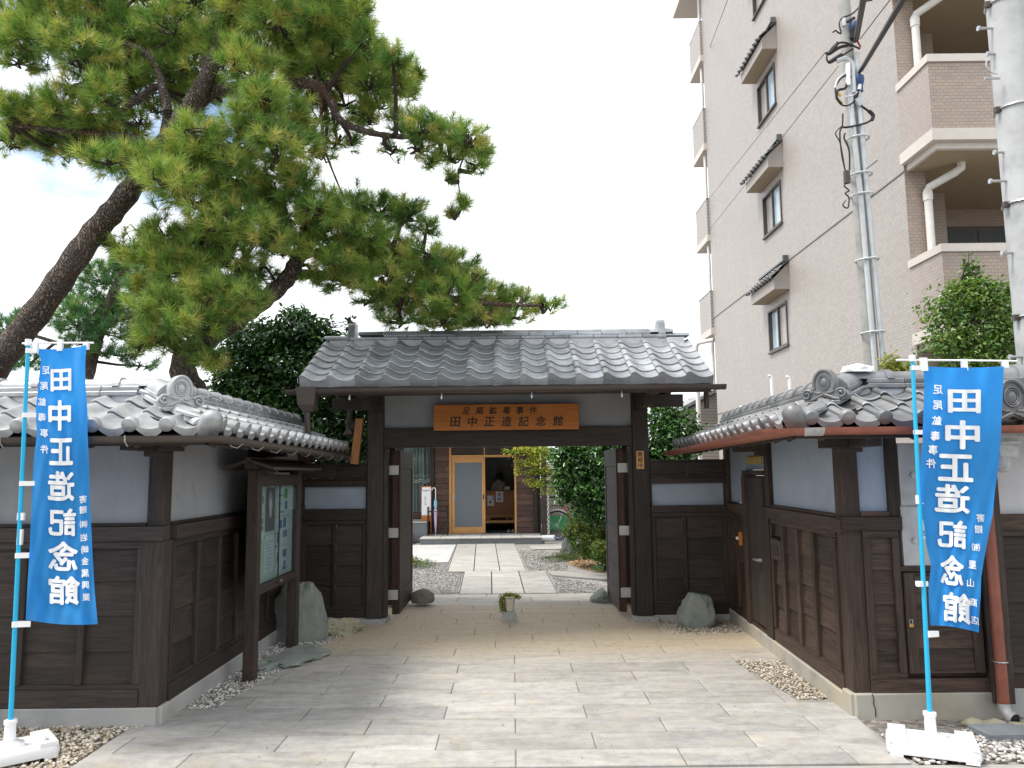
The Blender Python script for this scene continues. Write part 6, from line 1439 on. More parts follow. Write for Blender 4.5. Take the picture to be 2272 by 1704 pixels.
def banner(name, label, YB_, sc_, org, Lp, Rp, top, bot, texts, pole, bar, loops, seed, amp):
    """Lp, Rp: edge polylines (x, y) in crop units; sc_, org map crop units to photo pixels"""
    def w(x, y, dy=0.0): return atY(org[0] + x / sc_, org[1] + y / sc_, YB_ + dy)
    y0, y1 = Lp[0][1], Lp[-1][1]
    def depth(s, t): return amp * (math.sin(t * 7 + seed + s * 3) * (.3 + .7 * s) + .45 * math.sin(s * 9 + t * 4 + seed) * t + .22 * math.sin(s * 19 - t * 11 + seed) + .16 * math.sin(s * 31 + t * 23 + seed * 2) * (.3 + t) + .5 * math.exp(-((t - 1) / .12) ** 2) * math.sin(s * 14 - t * 30) + .4 * math.exp(-(t / .08) ** 2) * math.sin(s * 12))
    def edge(x, y):
        t = (y - y0) / (y1 - y0); xl_, xr_ = lerp_poly(Lp, y), lerp_poly(Rp, y); s = (x - xl_) / max(xr_ - xl_, 1); return s, t
    th = thing(name, label, 'banner', w(pole[1][0], pole[1][1]))
    nx, ny = 34, 110; V = []; Fc = []
    for j in range(ny + 1):
        t = j / ny; y = y0 + (y1 - y0) * t
        for i in range(nx + 1):
            s = i / nx; xl_, xr_ = lerp_poly(Lp, y), lerp_poly(Rp, y); yy = y + top(s) * (1 - t) + bot(s) * t + 0
            V.append(w(xl_ + (xr_ - xl_) * s, yy, depth(s, t)))
    for j in range(ny):
        for i in range(nx): a = j * (nx + 1) + i; Fc.append((a, a + 1, a + nx + 2, a + nx + 1))
    cloth = MB().add(V, Fc).build('cloth', blue_m, th, True)
    def on(x, y):
        s, t = edge(x, y); s_, t_ = min(1, max(0, s)), min(1, max(0, t)); yy = y + top(s_) * (1 - t_) + bot(s_) * t_
        return w(x, yy, depth(s_, t_) - .009)
    for items, bold in texts: put_text(items, on, 'character', banner_ink, cloth, bold, mirror=True)
    pp = [w(*pole[0]), w(*pole[1])]; d = pp[1] - pp[0]; gz = pp[1] + d * ((.16 - pp[1].z) / d.z)
    MB().tube([pp[0], gz], [.0115, .0145], 12).build('pole', cyan_p, th, True)
    MB().tube([pp[0] + Vector((0, 0, .02)), pp[0] - Vector((0, 0, .02))], .019, 10).build('pole_cap', white_pl, th, True)
    MB().tube([w(*b_) + Vector((0, 0, 0)) for b_ in bar], .006, 8).build('cross_bar', white_pl, th, True)
    for (x, y, ww, hh) in loops:
        m = MB(); c = w(x, y); hx_, hz_ = ww / sc_ / F_PX * YB_ / 2, hh / sc_ / F_PX * YB_ / 2
        pts = [(-hx_, -.016), (-hx_ + .006, -.019), (hx_, -.012 + .010), (hx_, .004), (-hx_ + .006, .019), (-hx_, .016)] if ww > hh else [(-hx_, -.01), (hx_, -.01), (hx_, .01), (-hx_, .01)]
        m.prism(pts, -hz_, hz_, M=T(c)); m.build('loop', white_pl, th)
    return th, w, gz
banner_ink = flat('white_banner_print', (.82, .84, .86), .7, var=.02)
big = '田中正造記念館'; small = '足尾鉱毒事件'
tl, wl_, gzl = banner('banner', 'blue vertical banner at the left edge, mirrored white characters on a light blue pole', 4.80, 2.513, (0, 740),
    [(205, 85), (228, 150), (212, 300), (198, 440), (206, 560), (188, 700), (183, 780), (176, 950), (165, 1200), (152, 1420), (143, 1595)], [(482, 66), (475, 200), (477, 300), (488, 450), (488, 560), (496, 720), (500, 900), (508, 1050), (515, 1200), (528, 1420), (548, 1620)],
    lambda s: -20 * s + 10 * math.sin(s * 3.1), lambda s: 25 * s + 14 * math.sin(s * 3.1),
    [([(c, x, y, (w_, h_)) for c, x, y, w_, h_ in zip(big, (340, 333, 341, 340, 347, 352, 358), (257, 450, 650, 838, 1036, 1221, 1409), (116, 126, 132, 150, 155, 165, 175), (123, 168, 148, 165, 152, 162, 158))], .03),
     ([(c, x, y, 46) for c, x, y in zip(small, (256, 246, 234, 234, 246, 247), (203, 290, 378, 463, 550, 640))], .015),
     ([(c, x, y, 42) for c, x, y in zip('寄贈㈱岩崎金属興業', (463, 464, 466, 468, 472, 474, 476, 477, 481), (915, 972, 1050, 1122, 1188, 1250, 1316, 1380, 1446))], .014)],
    ((158, 50), (83, 1650)), [(125, 55), (340, 52), (522, 52)],
    [(200, 75, 26, 66), (336, 65, 28, 66), (480, 70, 30, 40), (180, 96, 60, 28), (168, 455, 70, 26), (160, 836, 88, 26), (112, 1135, 26, 84), (138, 1237, 90, 28), (122, 1620, 92, 30), (118, 1020, 36, 40)], 1.0, .022)
tr_, wr_, gzr = banner('banner', 'blue vertical banner at the right by the meter cabinet, mirrored white characters, slanting pole', 4.77, 3.687, (1972, 780),
    [(285, 120), (290, 300), (280, 560), (275, 750), (258, 900), (252, 1100), (250, 1270), (285, 1400), (310, 1600), (345, 1750), (325, 1950), (330, 2110), (338, 2240)], [(942, 105), (935, 300), (915, 700), (900, 900), (870, 1100), (850, 1300), (820, 1450), (775, 1680), (756, 1800), (752, 1950), (740, 2100), (736, 2300), (738, 2370)],
    lambda s: 12 * math.sin(s * 3.1), lambda s: 60 * s ** 1.2 - 40 * math.sin(s * 3.1) * .3,
    [([(c, x, y, (w_, h_)) for c, x, y, w_, h_ in zip(big, (617, 603, 547, 517, 517, 517, 560), (395, 668, 940, 1192, 1482, 1778, 2078), (270, 285, 288, 290, 240, 190, 233), (192, 238, 222, 236, 228, 246, 246))], .03),
     ([(c, x, y, 78) for c, x, y in zip(small, (402, 400, 392, 380, 362, 345), (305, 432, 560, 685, 800, 912))], .018),
     ([(c, x, y, 66) for c, x, y in zip('寄贈㈲星山商店', (750, 735, 712, 684, 668, 690, 706), (1335, 1425, 1570, 1712, 1860, 2010, 2150))], .014)],
    ((192, 55), (320, 2650)), [(60, 70), (600, 72), (1048, 78)],
    [(285, 105, 55, 110), (617, 110, 46, 96), (950, 105, 50, 60), (245, 135, 125, 38), (265, 660, 110, 36), (250, 1210, 50, 70), (275, 1900, 92, 40), (360, 2310, 96, 44)], 2.4, .024)
# water-filled white bases
def base_mesh():
    m = MB(); b = bmesh.new()
    L_, Wd, H_ = .24, .155, .075
    # rounded rectangular tank with carrying slot and raised hub
    poly = []
    for cx, cy, a0 in ((L_ - .045, Wd - .045, 0), (-L_ + .045, Wd - .045, 90), (-L_ + .045, -Wd + .045, 180), (L_ - .045, -Wd + .045, 270)):
        for k in range(6): a = R_(a0 + k * 18); poly.append((cx + .045 * math.cos(a), cy + .045 * math.sin(a)))
    n = len(poly)
    rings = [(1.0, .012), (1.015, .03), (1.0, H_ * .8), (.96, H_ * .97), (.90, H_)]
    for s_, z in rings: m.v += [(x * s_, y * s_, z) for x, y in poly]
    for i in range(len(rings) - 1):
        for k in range(n): m.f.append((i * n + k, i * n + (k + 1) % n, (i + 1) * n + (k + 1) % n, (i + 1) * n + k)); m.mi.append(0)
    m.f.append(tuple((len(rings) - 1) * n + k for k in range(n))); m.mi.append(0); m.f.append(tuple(range(n))[::-1]); m.mi.append(0)
    m.box(-L_ * .95, -L_ * .55, -Wd * .98, Wd * .98, H_ * .96, H_ + .018); m.box(L_ * .55, L_ * .95, -Wd * .98, Wd * .98, H_ * .96, H_ + .018)
    for x in (-L_ * .8, L_ * .8): 
        for y in (-Wd * .8, Wd * .8): m.box(x - .035, x + .035, y - .03, y + .03, -.0, .013)
    m.lathe([(.085, H_ - .005), (.078, H_ + .02), (.050, H_ + .03), (.032, H_ + .035), (.030, .20), (.036, .205), (.036, .225), (.022, .228)], 20)
    m.lathe([(.03, 0), (.032, .03), (.001, .032)], 14, M=T(.15, -.07, H_ + .012))
    me = m.mesh('base_tank', white_pl); bmx = bmesh.new(); bmx.from_mesh(me); bmesh.ops.recalc_face_normals(bmx, faces=bmx.faces); bmx.to_mesh(me); bmx.free()
    shade(me, 35); return me
bmz = base_mesh()
for gz, rot, th in ((gzl, .72, tl), (gzr, -.42, tr_)):
    o = obj('base_tank', bmz, th, T(gz.x, gz.y, -.0) @ RZ(rot)); MB().box(-.12, .02, -.132, -.10, .05, .0745).build('carry_slot', flat('slot_shadow_plastic', (.5, .5, .5), .6) if 'slot_shadow_plastic' not in bpy.data.materials else bpy.data.materials['slot_shadow_plastic'], o, False, T(gz.x, gz.y, .003) @ RZ(rot))
# ============================================================ vegetation
def rand_dirs(n):
    v = nrng.normal(size=(n, 3)); return v / np.linalg.norm(v, axis=1, keepdims=True)
def perp(a):
    h = np.where(np.abs(a[:, 2:3]) < .9, np.array([[0, 0, 1.0]]), np.array([[1.0, 0, 0]])); u = np.cross(a, h); u /= np.linalg.norm(u, axis=1, keepdims=True); return u, np.cross(a, u)
def needle_tufts(P, A, nn, length, width, spread=(12, 75), shoot=.10):
    """P tips (n,3), A axes (n,3): nn needles each, thin triangles"""
    n = len(P); u, v = perp(A)
    tt = nrng.uniform(0, 1, (n, nn, 1)); phi = nrng.uniform(0, 2 * np.pi, (n, nn, 1)); th = np.radians(nrng.uniform(*spread, (n, nn, 1))) 
    base = P[:, None] - A[:, None] * shoot * tt
    d = A[:, None] * np.cos(th) + (u[:, None] * np.cos(phi) + v[:, None] * np.sin(phi)) * np.sin(th)
    L_ = length * nrng.uniform(.75, 1.15, (n, nn, 1)) * nrng.uniform(.8, 1.15, (n, 1, 1))
    r = nrng.normal(size=(n, nn, 3)); s = np.cross(d, r); s /= np.linalg.norm(s, axis=2, keepdims=True) + 1e-9
    tip = base + d * L_ + np.array([0, 0, -.06]) * L_ * tt
    V = np.stack([base - s * width * .5, base + s * width * .5, tip], 2).reshape(-1, 3)
    return V, n * nn
def pad_points(c, r, n, low=-.75):
    """tuft positions over an uneven flattened dome"""
    d = rand_dirs(n * 2); d = d[d[:, 2] > low][:n]; k = nrng.uniform(.45, 1.08, (len(d), 1)) ** .7
    ph = nrng.uniform(0, 6, 3); bump_ = 1 + .16 * np.sin(d[:, :1] * 5 + ph[0]) * np.sin(d[:, 1:2] * 6 + ph[1]) + .10 * np.sin(d[:, 2:3] * 9 + ph[2])
    k = np.where(nrng.uniform(0, 1, k.shape) < .09, k * 1.28, k); P = c + d * r * k * bump_; A = d * np.array([1, 1, .8]) + np.array([0, 0, .55]) + nrng.normal(size=d.shape) * .28
    A /= np.linalg.norm(A, axis=1, keepdims=True); return P, A
pine_l = vcol_mat('yellow_green_pine_needles', [(.06, .15, .04), (.17, .31, .06), (.33, .47, .10), (.50, .50, .14), (.54, .36, .12)], .5, trans=.17)  # needle hues from green through yellow-green to brown
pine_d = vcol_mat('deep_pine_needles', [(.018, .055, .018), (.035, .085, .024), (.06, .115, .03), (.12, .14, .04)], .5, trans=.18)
pine_b = vcol_mat('bluish_pine_needles', [(.06, .16, .09), (.10, .23, .11), (.17, .31, .13), (.28, .34, .13)], .5, trans=.35)
bark_m, bkn, bkb = new_mat('pine_bark')
bv = coords(bkn, (1, 1, .55), False); vo = bkn.nodes.new('ShaderNodeTexVoronoi'); vo.feature = 'DISTANCE_TO_EDGE'; vo.inputs['Scale'].default_value = 30; 
nd = bkn.nodes.new('ShaderNodeTexNoise'); nd.inputs['Scale'].default_value = 9; bkn.links.new(bv, nd.inputs['Vector']); mv = bkn.nodes.new('ShaderNodeMix'); mv.data_type = 'VECTOR'; mv.inputs[0].default_value = .22; bkn.links.new(bv, mv.inputs[4]); bkn.links.new(nd.outputs['Color'], mv.inputs[5]); bkn.links.new(mv.outputs[1], vo.inputs['Vector'])
bc_ = ramp(bkn, vo.outputs['Distance'], [(.045, .032, .025), (.13, .09, .07), (.22, .18, .155)], [0, .10, .4]); bn = noise(bkn, bv, 4, 6); bc_ = mixc(bkn, ramp(bkn, bn, [(0, 0, 0), (.7, .7, .7)], [.45, .65]), bc_, (.20, .165, .15)); bn2 = noise(bkn, bv, 1.7, 4); bc_ = mixc(bkn, ramp(bkn, bn2, [(0, 0, 0), (.6, .6, .6)], [.52, .7]), bc_, (.20, .085, .045))
bkn.links.new(bc_, bkb.inputs['Base Color']); bkb.inputs['Roughness'].default_value = .9; bump(bkn, bkb, ramp(bkn, vo.outputs['Distance'], [(0, 0, 0), (1, 1, 1)], [0, .25]), 1.0, .03)
twig_m = flat('dark_twig_bark', (.045, .03, .024), .9)
def vp3(x, y, Y): p = vY(x, y, Y); return np.array(p[:])
def limb(pts, n=6): return curve_pts([Vector(p) for p in pts], n)
def pine(name, label, loc, limbs, clumps, mat, cat='tree', dens=1.0, nneed=62, nlen=.140, nw=.0055):
    """limbs: [(points, r0, r1)], clumps: (center, radii, count)"""
    th = thing(name, label, cat, loc)
    m = MB()
    for P, r0, r1 in limbs:
        C_ = limb(P); k = len(C_); m.tube(C_, [r0 + (r1 - r0) * (i / (k - 1)) * (1 + 0) + .06 * r0 * math.sin(i * 2.3) for i in range(k)], 14)
    m.build('trunk', bark_m, th, True)
    VV = []; TT = []; tw = MB(); allP = [np.array(p) for P, _, _ in limbs for p in limb(P)]
    AP_ = np.array(allP)
    for c, r, cnt, bias in clumps:
        c = np.array(c); r = np.array(r); P, A = pad_points(c, r, int(cnt * dens))
        V, q = needle_tufts(P, A, nneed, nlen, nw); VV.append(V)
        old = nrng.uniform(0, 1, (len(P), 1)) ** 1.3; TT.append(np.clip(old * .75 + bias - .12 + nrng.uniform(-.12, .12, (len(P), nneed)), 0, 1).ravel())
        root = c - np.array([0, 0, r[2] * .35]); j = np.argmin(np.linalg.norm(AP_ - root, axis=1)); near = AP_[j]
        if np.linalg.norm(near - root) < 2.2: tw.tube([near, near * .5 + root * .5 + nrng.normal(size=3) * .05, root], [.03, .022, .016], 5, cap=False)
        nsub = 7; dirs = rand_dirs(nsub); subs = [root + d * r * np.array([.6, .6, .3]) + np.array([0, 0, r[2] * .15]) for d in dirs]
        for s_ in subs: tw.tube([root, (root + s_) / 2 + nrng.normal(size=3) * .03, s_], [.014, .011, .008], 4, cap=False)
        for i in range(0, len(P), 3):
            s_ = subs[int(np.argmin([np.linalg.norm(P[i] - q_) for q_ in subs]))]; mid = (s_ + P[i]) / 2 + nrng.normal(size=3) * .03; tw.tube([s_, mid, P[i]], [.006, .005, .0035], 3, cap=False)
    V = np.concatenate(VV); me = np_mesh('crown', V, np.arange(len(V)).reshape(-1, 3), mat, np.concatenate(TT)); obj('crown', me, th)
    tw.build('twigs', twig_m, th)['kind'] = 'stuff'; return th
MPP = K / F_PX
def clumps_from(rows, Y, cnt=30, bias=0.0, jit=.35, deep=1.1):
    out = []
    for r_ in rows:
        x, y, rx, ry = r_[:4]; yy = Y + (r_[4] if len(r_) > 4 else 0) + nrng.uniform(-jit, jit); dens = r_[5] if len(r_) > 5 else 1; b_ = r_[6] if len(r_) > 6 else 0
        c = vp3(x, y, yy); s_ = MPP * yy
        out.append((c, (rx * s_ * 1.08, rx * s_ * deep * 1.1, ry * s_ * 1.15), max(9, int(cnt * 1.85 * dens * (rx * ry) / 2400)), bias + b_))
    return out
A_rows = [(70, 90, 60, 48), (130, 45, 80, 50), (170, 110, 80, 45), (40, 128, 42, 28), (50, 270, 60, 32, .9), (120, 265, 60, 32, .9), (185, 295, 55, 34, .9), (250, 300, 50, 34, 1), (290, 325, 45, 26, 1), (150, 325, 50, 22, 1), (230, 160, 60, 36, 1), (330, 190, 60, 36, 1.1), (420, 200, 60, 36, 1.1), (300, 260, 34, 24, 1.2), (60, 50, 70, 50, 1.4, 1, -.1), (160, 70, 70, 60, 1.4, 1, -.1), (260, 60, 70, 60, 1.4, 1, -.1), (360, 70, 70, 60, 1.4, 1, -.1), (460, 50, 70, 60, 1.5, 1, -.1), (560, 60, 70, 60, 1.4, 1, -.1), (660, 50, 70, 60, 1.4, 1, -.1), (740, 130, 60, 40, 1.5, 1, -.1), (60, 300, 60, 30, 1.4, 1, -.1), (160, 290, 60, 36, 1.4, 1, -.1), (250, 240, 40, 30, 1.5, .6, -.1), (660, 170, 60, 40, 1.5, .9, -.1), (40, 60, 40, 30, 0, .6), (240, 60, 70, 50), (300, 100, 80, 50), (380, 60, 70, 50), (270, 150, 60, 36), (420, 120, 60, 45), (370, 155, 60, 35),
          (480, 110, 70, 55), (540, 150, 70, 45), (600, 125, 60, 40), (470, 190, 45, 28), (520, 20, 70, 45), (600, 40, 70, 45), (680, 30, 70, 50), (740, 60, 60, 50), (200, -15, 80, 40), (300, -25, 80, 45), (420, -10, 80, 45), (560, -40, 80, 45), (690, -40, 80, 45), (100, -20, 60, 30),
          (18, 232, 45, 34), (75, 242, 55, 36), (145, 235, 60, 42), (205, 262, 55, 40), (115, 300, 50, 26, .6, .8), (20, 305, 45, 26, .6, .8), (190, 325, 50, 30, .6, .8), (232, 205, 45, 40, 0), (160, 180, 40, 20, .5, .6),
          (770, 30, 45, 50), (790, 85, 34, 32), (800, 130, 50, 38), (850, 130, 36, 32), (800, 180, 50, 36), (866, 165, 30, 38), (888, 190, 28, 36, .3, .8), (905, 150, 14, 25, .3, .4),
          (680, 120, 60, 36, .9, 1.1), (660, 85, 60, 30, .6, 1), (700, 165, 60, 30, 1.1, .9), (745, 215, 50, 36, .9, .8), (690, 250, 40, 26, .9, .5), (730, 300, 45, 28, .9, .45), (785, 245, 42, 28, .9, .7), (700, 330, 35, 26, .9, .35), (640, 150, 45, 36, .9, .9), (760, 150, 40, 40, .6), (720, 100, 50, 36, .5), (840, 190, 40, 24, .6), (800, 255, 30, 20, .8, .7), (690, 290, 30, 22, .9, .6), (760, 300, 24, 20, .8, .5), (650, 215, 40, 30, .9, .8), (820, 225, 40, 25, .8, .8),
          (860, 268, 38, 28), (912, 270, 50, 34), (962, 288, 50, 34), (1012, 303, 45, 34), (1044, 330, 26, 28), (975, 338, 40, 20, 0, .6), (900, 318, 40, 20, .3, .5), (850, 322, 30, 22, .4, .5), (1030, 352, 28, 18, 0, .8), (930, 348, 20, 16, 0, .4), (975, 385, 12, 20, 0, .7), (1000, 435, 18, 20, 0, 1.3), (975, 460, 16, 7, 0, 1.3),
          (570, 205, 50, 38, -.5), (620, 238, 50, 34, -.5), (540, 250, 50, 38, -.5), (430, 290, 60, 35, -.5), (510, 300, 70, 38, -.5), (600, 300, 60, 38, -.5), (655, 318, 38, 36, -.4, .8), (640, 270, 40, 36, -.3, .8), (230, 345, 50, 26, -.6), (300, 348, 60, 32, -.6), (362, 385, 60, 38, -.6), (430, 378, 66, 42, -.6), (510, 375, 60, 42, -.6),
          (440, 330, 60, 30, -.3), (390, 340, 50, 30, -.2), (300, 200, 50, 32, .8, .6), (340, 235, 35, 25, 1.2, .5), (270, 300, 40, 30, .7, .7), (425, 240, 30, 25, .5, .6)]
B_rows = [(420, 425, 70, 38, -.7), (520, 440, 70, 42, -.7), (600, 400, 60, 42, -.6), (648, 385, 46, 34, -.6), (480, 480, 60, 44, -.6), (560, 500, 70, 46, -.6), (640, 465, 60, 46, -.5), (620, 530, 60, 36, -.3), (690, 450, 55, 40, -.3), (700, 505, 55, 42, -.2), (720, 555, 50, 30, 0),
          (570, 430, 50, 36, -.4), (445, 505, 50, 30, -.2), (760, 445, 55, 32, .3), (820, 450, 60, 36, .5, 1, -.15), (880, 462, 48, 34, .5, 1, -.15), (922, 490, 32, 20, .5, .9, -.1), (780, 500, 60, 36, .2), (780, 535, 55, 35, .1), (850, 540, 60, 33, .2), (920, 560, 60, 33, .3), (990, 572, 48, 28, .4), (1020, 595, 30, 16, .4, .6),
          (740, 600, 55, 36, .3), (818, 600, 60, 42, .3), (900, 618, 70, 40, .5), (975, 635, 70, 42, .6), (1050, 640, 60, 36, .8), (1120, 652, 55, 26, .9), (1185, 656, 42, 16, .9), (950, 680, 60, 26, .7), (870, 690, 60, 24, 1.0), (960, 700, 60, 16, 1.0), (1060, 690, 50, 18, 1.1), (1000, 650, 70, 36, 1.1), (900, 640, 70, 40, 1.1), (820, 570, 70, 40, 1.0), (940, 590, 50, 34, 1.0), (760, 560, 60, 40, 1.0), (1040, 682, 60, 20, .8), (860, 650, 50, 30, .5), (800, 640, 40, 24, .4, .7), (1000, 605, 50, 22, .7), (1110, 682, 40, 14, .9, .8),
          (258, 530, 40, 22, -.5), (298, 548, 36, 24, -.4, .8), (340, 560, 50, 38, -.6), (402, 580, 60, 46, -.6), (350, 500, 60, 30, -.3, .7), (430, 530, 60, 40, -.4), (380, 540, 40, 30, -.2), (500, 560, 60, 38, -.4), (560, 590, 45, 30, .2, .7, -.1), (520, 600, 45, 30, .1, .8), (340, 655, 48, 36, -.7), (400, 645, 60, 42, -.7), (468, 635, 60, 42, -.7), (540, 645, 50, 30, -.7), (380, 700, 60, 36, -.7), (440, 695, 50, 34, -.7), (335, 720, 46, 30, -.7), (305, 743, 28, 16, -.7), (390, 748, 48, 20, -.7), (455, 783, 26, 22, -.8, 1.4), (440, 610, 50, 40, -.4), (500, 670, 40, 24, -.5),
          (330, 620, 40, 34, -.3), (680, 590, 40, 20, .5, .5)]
C_rows = [(230, 600, 60, 36), (285, 580, 50, 40), (200, 665, 60, 36), (270, 675, 60, 42), (235, 715, 60, 24), (165, 690, 50, 36), (310, 625, 40, 40), (340, 690, 40, 40, 0), (20, 705, 50, 26), (66, 685, 34, 20), (18, 745, 40, 28), (210, 758, 44, 18, 0, .5), (265, 762, 44, 18, 0, .5), (300, 785, 44, 14, 0, .5), (180, 735, 40, 20, 0, .8), (270, 545, 30, 20, 0, .6), (60, 780, 40, 24, 0, .7)]
def LV(pts, Y): return [tuple(vp3(p[0], p[1], Y + (p[2] if len(p) > 2 else 0))) for p in pts]
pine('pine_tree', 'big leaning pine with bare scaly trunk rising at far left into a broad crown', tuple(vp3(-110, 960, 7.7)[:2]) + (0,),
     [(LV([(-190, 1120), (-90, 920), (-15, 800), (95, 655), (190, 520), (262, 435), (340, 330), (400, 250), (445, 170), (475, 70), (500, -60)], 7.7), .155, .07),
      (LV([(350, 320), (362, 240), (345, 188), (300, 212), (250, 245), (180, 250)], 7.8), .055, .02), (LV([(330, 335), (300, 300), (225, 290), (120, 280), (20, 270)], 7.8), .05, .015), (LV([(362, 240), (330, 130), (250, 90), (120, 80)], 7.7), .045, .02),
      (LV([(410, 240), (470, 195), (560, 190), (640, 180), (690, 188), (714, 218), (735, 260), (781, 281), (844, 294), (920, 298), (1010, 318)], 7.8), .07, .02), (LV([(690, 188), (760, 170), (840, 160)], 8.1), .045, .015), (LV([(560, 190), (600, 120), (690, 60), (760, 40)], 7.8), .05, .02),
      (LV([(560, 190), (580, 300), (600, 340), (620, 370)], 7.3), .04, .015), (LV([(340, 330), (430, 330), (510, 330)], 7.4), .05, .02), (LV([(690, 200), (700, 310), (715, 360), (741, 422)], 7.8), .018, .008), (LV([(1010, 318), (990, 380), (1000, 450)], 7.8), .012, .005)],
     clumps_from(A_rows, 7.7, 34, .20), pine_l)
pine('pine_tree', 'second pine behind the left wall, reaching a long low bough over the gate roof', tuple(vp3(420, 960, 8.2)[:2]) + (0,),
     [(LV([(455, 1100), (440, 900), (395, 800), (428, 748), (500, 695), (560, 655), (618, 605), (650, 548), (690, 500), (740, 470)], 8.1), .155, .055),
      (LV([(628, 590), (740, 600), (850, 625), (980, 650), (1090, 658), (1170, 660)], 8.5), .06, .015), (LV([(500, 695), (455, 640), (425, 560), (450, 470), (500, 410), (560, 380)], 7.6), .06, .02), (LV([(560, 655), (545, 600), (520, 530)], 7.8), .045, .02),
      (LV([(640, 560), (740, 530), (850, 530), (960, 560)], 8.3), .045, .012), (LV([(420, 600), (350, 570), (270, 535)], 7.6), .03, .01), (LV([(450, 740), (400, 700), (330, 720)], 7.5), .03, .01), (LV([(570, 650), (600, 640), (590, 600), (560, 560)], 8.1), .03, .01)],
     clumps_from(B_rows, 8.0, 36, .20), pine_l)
pine('pine_tree', 'darker blue-green pine further back, seen behind the leaning trunk', tuple(vp3(200, 980, 13)[:2]) + (0,),
     [(LV([(150, 950), (190, 800), (220, 700), (250, 620), (280, 560)], 13), .14, .05), (LV([(200, 780), (120, 740), (20, 710)], 13), .05, .02), (LV([(220, 700), (300, 680), (340, 690)], 13), .05, .02)],
     clumps_from(C_rows, 13, 80, .15, .5), pine_b, nneed=36, nlen=.15, nw=.009)

# ---- broadleaf
def leaves(P, A, size, aspect=.5, fold=.25):
    n = len(P); u, v = perp(A); a = nrng.uniform(0, 6.28, (n, 1)); d = u * np.cos(a) + v * np.sin(a); d = d + A * .35; d /= np.linalg.norm(d, axis=1, keepdims=True)
    s = np.cross(d, A); s /= np.linalg.norm(s, axis=1, keepdims=True) + 1e-9; nn = np.cross(s, d)
    L_ = size * nrng.uniform(.6, 1.2, (n, 1)); w = L_ * aspect * .5
    b = P; t = P + d * L_ - nn * L_ * .1; l1 = P + d * L_ * .3 - s * w + nn * w * fold; l2 = P + d * L_ * .7 - s * w * .75 + nn * w * fold; r1 = P + d * L_ * .3 + s * w + nn * w * fold; r2 = P + d * L_ * .7 + s * w * .75 + nn * w * fold
    V = np.stack([b, r1, r2, t, l2, l1], 1).reshape(-1, 3); i = np.arange(n)[:, None] * 6
    return V, np.concatenate([i + np.array([[0, 1, 2, 3]]), i + np.array([[0, 3, 4, 5]])], 1).reshape(-1, 4)
def bush(name, label, loc, clumps, mat, leaf, count, aspect=.5, trunks=(), low=-.9, cat='shrub', shell=.45, upb=.6, wood_=None, shag=.0, group=None):
    th = thing(name, label, cat, loc, group); VV = []; FF = []; TT = []; n = 0; tot = sum(r[0] * r[1] + r[0] * r[2] + r[1] * r[2] for c, r in clumps); stems = MB()
    for c, r in clumps:
        c, r = np.array(c, float), np.array(r, float); k = int(count * (r[0] * r[1] + r[0] * r[2] + r[1] * r[2]) / tot); d = rand_dirs(k * 2); d = d[d[:, 2] > low][:k]
        q = nrng.uniform(shell ** 2, 1.0, (len(d), 1)) ** .5; ph = nrng.uniform(0, 6, 4)
        bm_ = 1 + .15 * np.sin(d[:, :1] * 6 + ph[0]) * np.cos(d[:, 2:3] * 7 + ph[1]) + .12 * np.sin(d[:, 1:2] * 9 + ph[2]) + shag * nrng.normal(size=(len(d), 1)) ** 2 * .5
        P = c + d * r * q * bm_ + nrng.normal(size=d.shape) * leaf * .4; A = d * .6 + np.array([0, 0, upb]) + nrng.normal(size=d.shape) * .45; A /= np.linalg.norm(A, axis=1, keepdims=True)
        V, F_ = leaves(P, A, leaf, aspect); VV.append(V); FF.append(F_ + n); n += len(V); sh = nrng.uniform(0, 1, (len(P), 1)); TT.append(np.repeat(np.clip(sh * .8 + .35 * np.sin(P[:, :1] * 7 + P[:, 2:3] * 9) * .35 + .08, 0, 1), 2, 1).ravel())
        base = np.array([loc[0], loc[1], max(.1, c[2] - r[2] * 1.3)])
        for j in range(5):
            e = c + rand_dirs(1)[0] * r * .85; mid = (base + e) / 2 + nrng.normal(size=3) * r * .12; stems.tube([base, mid, e], [.009, .006, .003], 4, cap=False)
    for P, r0, r1 in trunks: C_ = limb(P, 5); stems.tube(C_, [r0 + (r1 - r0) * i / (len(C_) - 1) for i in range(len(C_))], 8)
    stems.build('stems', wood_ or twig_m, th, True)
    obj('foliage', np_mesh('foliage', np.concatenate(VV), np.concatenate(FF), mat, np.concatenate(TT)), th); return th
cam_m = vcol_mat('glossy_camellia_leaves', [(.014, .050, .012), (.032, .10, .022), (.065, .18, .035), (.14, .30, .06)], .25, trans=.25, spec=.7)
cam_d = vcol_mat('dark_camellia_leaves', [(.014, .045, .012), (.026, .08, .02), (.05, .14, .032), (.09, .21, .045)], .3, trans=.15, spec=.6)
aza_m = vcol_mat('azalea_leaves', [(.03, .075, .015), (.07, .14, .025), (.13, .20, .035), (.24, .20, .06)], .5, trans=.2)
map_m = vcol_mat('yellow_green_maple_leaves', [(.07, .15, .02), (.20, .30, .03), (.42, .46, .05), (.62, .50, .06)], .5, trans=.35)
lime_m = vcol_mat('lime_leaves', [(.10, .18, .02), (.24, .30, .04), (.42, .38, .08)], .5, trans=.3)
def ell(x, y, rx, ry, Y, dz=1.0): s_ = MPP * Y; c = vY(x, y, Y); return ((c.x, c.y, c.z), (rx * s_, rx * s_ * dz, ry * s_))
p = vY(640, 900, 10.2)
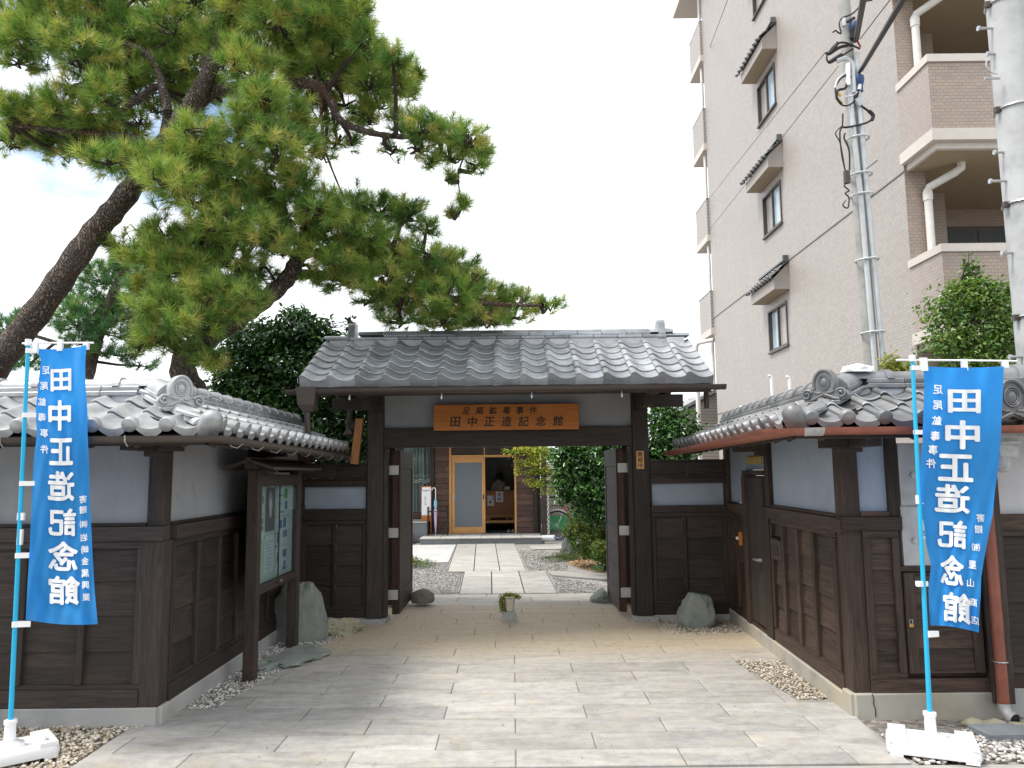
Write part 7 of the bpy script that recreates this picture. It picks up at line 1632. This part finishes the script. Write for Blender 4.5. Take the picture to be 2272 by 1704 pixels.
bush('camellia_tree', 'dark glossy camellia between the pines and the gate roof', (p.x, 10.2, 0), [ell(*q, 10.2) for q in ((545, 740, 60, 50), (520, 800, 60, 60), (600, 735, 50, 40), (640, 720, 50, 40), (685, 722, 40, 30), (560, 840, 70, 60), (640, 800, 70, 60), (700, 780, 60, 50), (735, 745, 26, 24), (610, 880, 60, 50), (690, 860, 50, 50), (500, 850, 45, 45), (750, 830, 50, 60), (720, 920, 60, 50), (780, 920, 50, 60), (660, 940, 50, 40), (700, 985, 60, 40), (760, 985, 40, 40), (757, 700, 10, 10), (640, 680, 30, 10))], cam_d, .08, 22000, .5,
     [([(p.x, 10.2, 0), (p.x + .1, 10.2, 1.2), (p.x - .1, 10.2, 2.6)], .07, .03), ([(p.x + .05, 10.2, .8), (p.x + .6, 10.2, 1.6), (p.x + .5, 10.2, 2.4)], .045, .02), ([(p.x + .05, 10.2, .9), (p.x - .5, 10.1, 1.8), (p.x - .6, 10.1, 2.4)], .045, .02)], cat='tree', shag=.12)
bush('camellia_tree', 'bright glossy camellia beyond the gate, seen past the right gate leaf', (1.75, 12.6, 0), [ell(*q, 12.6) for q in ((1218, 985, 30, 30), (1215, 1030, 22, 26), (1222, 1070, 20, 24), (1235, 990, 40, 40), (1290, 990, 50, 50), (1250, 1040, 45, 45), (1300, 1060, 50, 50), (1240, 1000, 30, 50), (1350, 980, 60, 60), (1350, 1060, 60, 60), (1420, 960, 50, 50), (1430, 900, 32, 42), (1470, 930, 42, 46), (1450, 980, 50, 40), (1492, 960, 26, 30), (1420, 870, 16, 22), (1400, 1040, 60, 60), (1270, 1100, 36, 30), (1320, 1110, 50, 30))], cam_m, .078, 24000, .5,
     [([(1.8, 12.6, 0), (1.8, 12.6, .8), (1.9, 12.6, 1.6)], .06, .03), ([(1.8, 12.6, .4), (1.4, 12.6, 1.1), (1.2, 12.5, 1.7)], .04, .02)], cat='tree', shag=.1)
bush('azalea', 'rounded clipped azalea mound inside the gate at right', (1.45, 13.9, 0), [ell(*q, 13.9) for q in ((1262, 1120, 32, 32), (1285, 1130, 40, 44), (1320, 1120, 40, 40), (1270, 1165, 40, 36), (1300, 1175, 40, 30), (1235, 1150, 18, 16))], aza_m, .036, 26000, .5, low=-1, shag=.04, shell=.8)
bush('azalea', 'small yellow-green shrub at the foot of the right gate leaf', (1.38, 12.2, 0), [ell(*q, 12.2) for q in ((1300, 1190, 24, 22), (1322, 1200, 30, 26), (1345, 1195, 30, 28))], aza_m, .035, 9000, .5, low=-1, shag=.06)
bush('ground_cover', 'low grey-green plant spreading at the foot of the garden rock', (.85, 14.9, 0), [((.78, 14.9, .03), (.32, .25, .07)), ((1.15, 15.0, .05), (.3, .25, .10)), ((.95, 15.3, .06), (.2, .2, .12))], aza_m, .03, 1800, .35, low=-.2, cat='plant')
bush('ground_cover', 'small low plant beside the tan rock on the planting bed', (1.48, 13.4, 0), [((1.45, 13.35, .03), (.16, .14, .09))], cam_m, .03, 500, .4, low=-.2, cat='plant')
bush('ground_cover', 'tuft of low green plants on the grey gravel behind the left gate leaf', (-1.75, 14.2, 0), [((-1.72, 14.2, .04), (.34, .25, .10)), ((-2.0, 14.4, .06), (.3, .3, .14))], aza_m, .035, 1800, .35, low=-.2, cat='plant')
# maple: drooping sprays
mk = [ell(*q, 15.0, .8) for q in ((1092, 975, 10, 6), (1108, 978, 10, 10), (1120, 1000, 10, 14), (1135, 972, 26, 12), (1165, 975, 36, 16), (1150, 1000, 28, 12), (1190, 985, 36, 20), (1180, 1015, 34, 14), (1150, 1022, 22, 8), (1200, 1030, 30, 18), (1165, 1045, 26, 10), (1195, 1062, 26, 10), (1118, 1018, 8, 14), (1140, 1040, 10, 5), (1215, 1000, 24, 24))]
bush('maple_tree', 'yellow-green maple spray hanging into the gateway from the right', (1.3, 15.0, 0), mk, map_m, .042, 4800, .55, [([(1.35, 15, 0), (1.2, 15, 1.0), (.9, 15, 1.9), (.2, 15, 2.1), (-.1, 15, 1.9)], .035, .008), ([(1.1, 15, 1.3), (.7, 15, 1.7), (.2, 15, 1.6)], .02, .006)], cat='tree', upb=1.2, shell=.1, shag=.15)
pr = vY(2100, 900, 9.0)
osm_m = vcol_mat('light_glossy_leaves', [(.03, .09, .015), (.08, .18, .03), (.17, .30, .06), (.32, .40, .10)], .3, trans=.3, spec=.6)
bush('osmanthus_tree', 'clipped glossy tree with a wild upright top shoot behind the right wall', (pr.x, 9.0, 0), [ell(*q, 9.0) for q in ((2040, 680, 46, 44), (2090, 650, 50, 44), (2140, 660, 50, 50), (2170, 690, 40, 60), (2050, 740, 50, 36), (2110, 730, 60, 44), (2165, 750, 44, 44), (2090, 790, 60, 30), (2060, 630, 24, 20), (2120, 620, 30, 20), (2096, 610, 14, 30), (2090, 575, 8, 24), (2112, 580, 5, 26), (2140, 810, 60, 26), (2180, 640, 26, 26))], osm_m, .058, 9500, .48, [([(pr.x, 9, 0), (pr.x, 9, 1.8), (pr.x + .05, 9, 3.2)], .06, .02), ([(vY(2090, 640, 9).x, 9, 3.4), (vY(2092, 545, 9).x, 9, vY(2092, 545, 9).z)], .008, .003)], cat='tree', shag=.30, shell=.3)
bush('small_shrub', 'small lime-yellow shrub peeping over the right wall ridge by the slim pole', (4.2, 8.2, 0), [ell(*q, 8.2) for q in ((1922, 785, 18, 18), (1950, 795, 20, 14), (1975, 798, 14, 10), (1915, 805, 14, 12))], lime_m, .04, 900, .45, low=-1, shag=.2)
pv = bush('pot_ivy', 'trailing ivy spilling over the left side of the cream pot', (-.055, 8.99, .25), [((-.055, 8.98, .272), (.075, .06, .02)), ((-.125, 8.95, .245), (.035, .04, .045)), ((-.145, 8.94, .19), (.028, .03, .05)), ((.035, 8.97, .265), (.04, .04, .016)), ((-.135, 8.94, .14), (.018, .02, .03))], lime_m, .022, 520, .8, low=-1, cat='plant', upb=.4)

def debris():
    n = 420; P = np.stack([nrng.uniform(-2.3, 2.2, n), 4.65 + nrng.uniform(0, 1, n) ** 1.4 * 6, np.full(n, .004)], 1)
    P = P[(P[:, 0] > -2.05) & (P[:, 0] < 1.95)]; m_ = len(P); A = np.tile([0, 0, 1.0], (m_, 1)) + nrng.normal(size=(m_, 3)) * .25; A /= np.linalg.norm(A, axis=1, keepdims=True)
    V, F_ = leaves(P, A, .016, .35); V[:, 2] = np.maximum(V[:, 2], .003)
    o = obj('pine_litter', np_mesh('pine_litter', V, F_, vcol_mat('dry_litter', [(.10, .06, .03), (.25, .16, .08), (.45, .36, .22)]), np.repeat(nrng.uniform(0, 1, m_), 2))); o['kind'] = 'stuff'; tag(o, 'specks of dry leaf and needle litter strewn over the driveway slabs', 'leaf litter')
    for gate in (0,):
        n = 260; x = nrng.uniform(-2.1, 1.9, n); t = nrng.uniform(.02, .95, n); y = ge_y + t * 1.06; z = ge_z + (y - ge_y) * tg + .055
        P = np.stack([x, y, z], 1); A = np.tile([0, -.48, .88], (n, 1)) + nrng.normal(size=(n, 3)) * .1; A /= np.linalg.norm(A, axis=1, keepdims=True); V, F_ = leaves(P, A, .05, .09)
        o = obj('pine_litter', np_mesh('roof_litter', V, F_, bpy.data.materials['dry_litter'], np.repeat(nrng.uniform(0, 1, n), 2))); o['kind'] = 'stuff'; tag(o, 'fallen brown pine needles lying on the gate roof tiles', 'leaf litter')
debris()
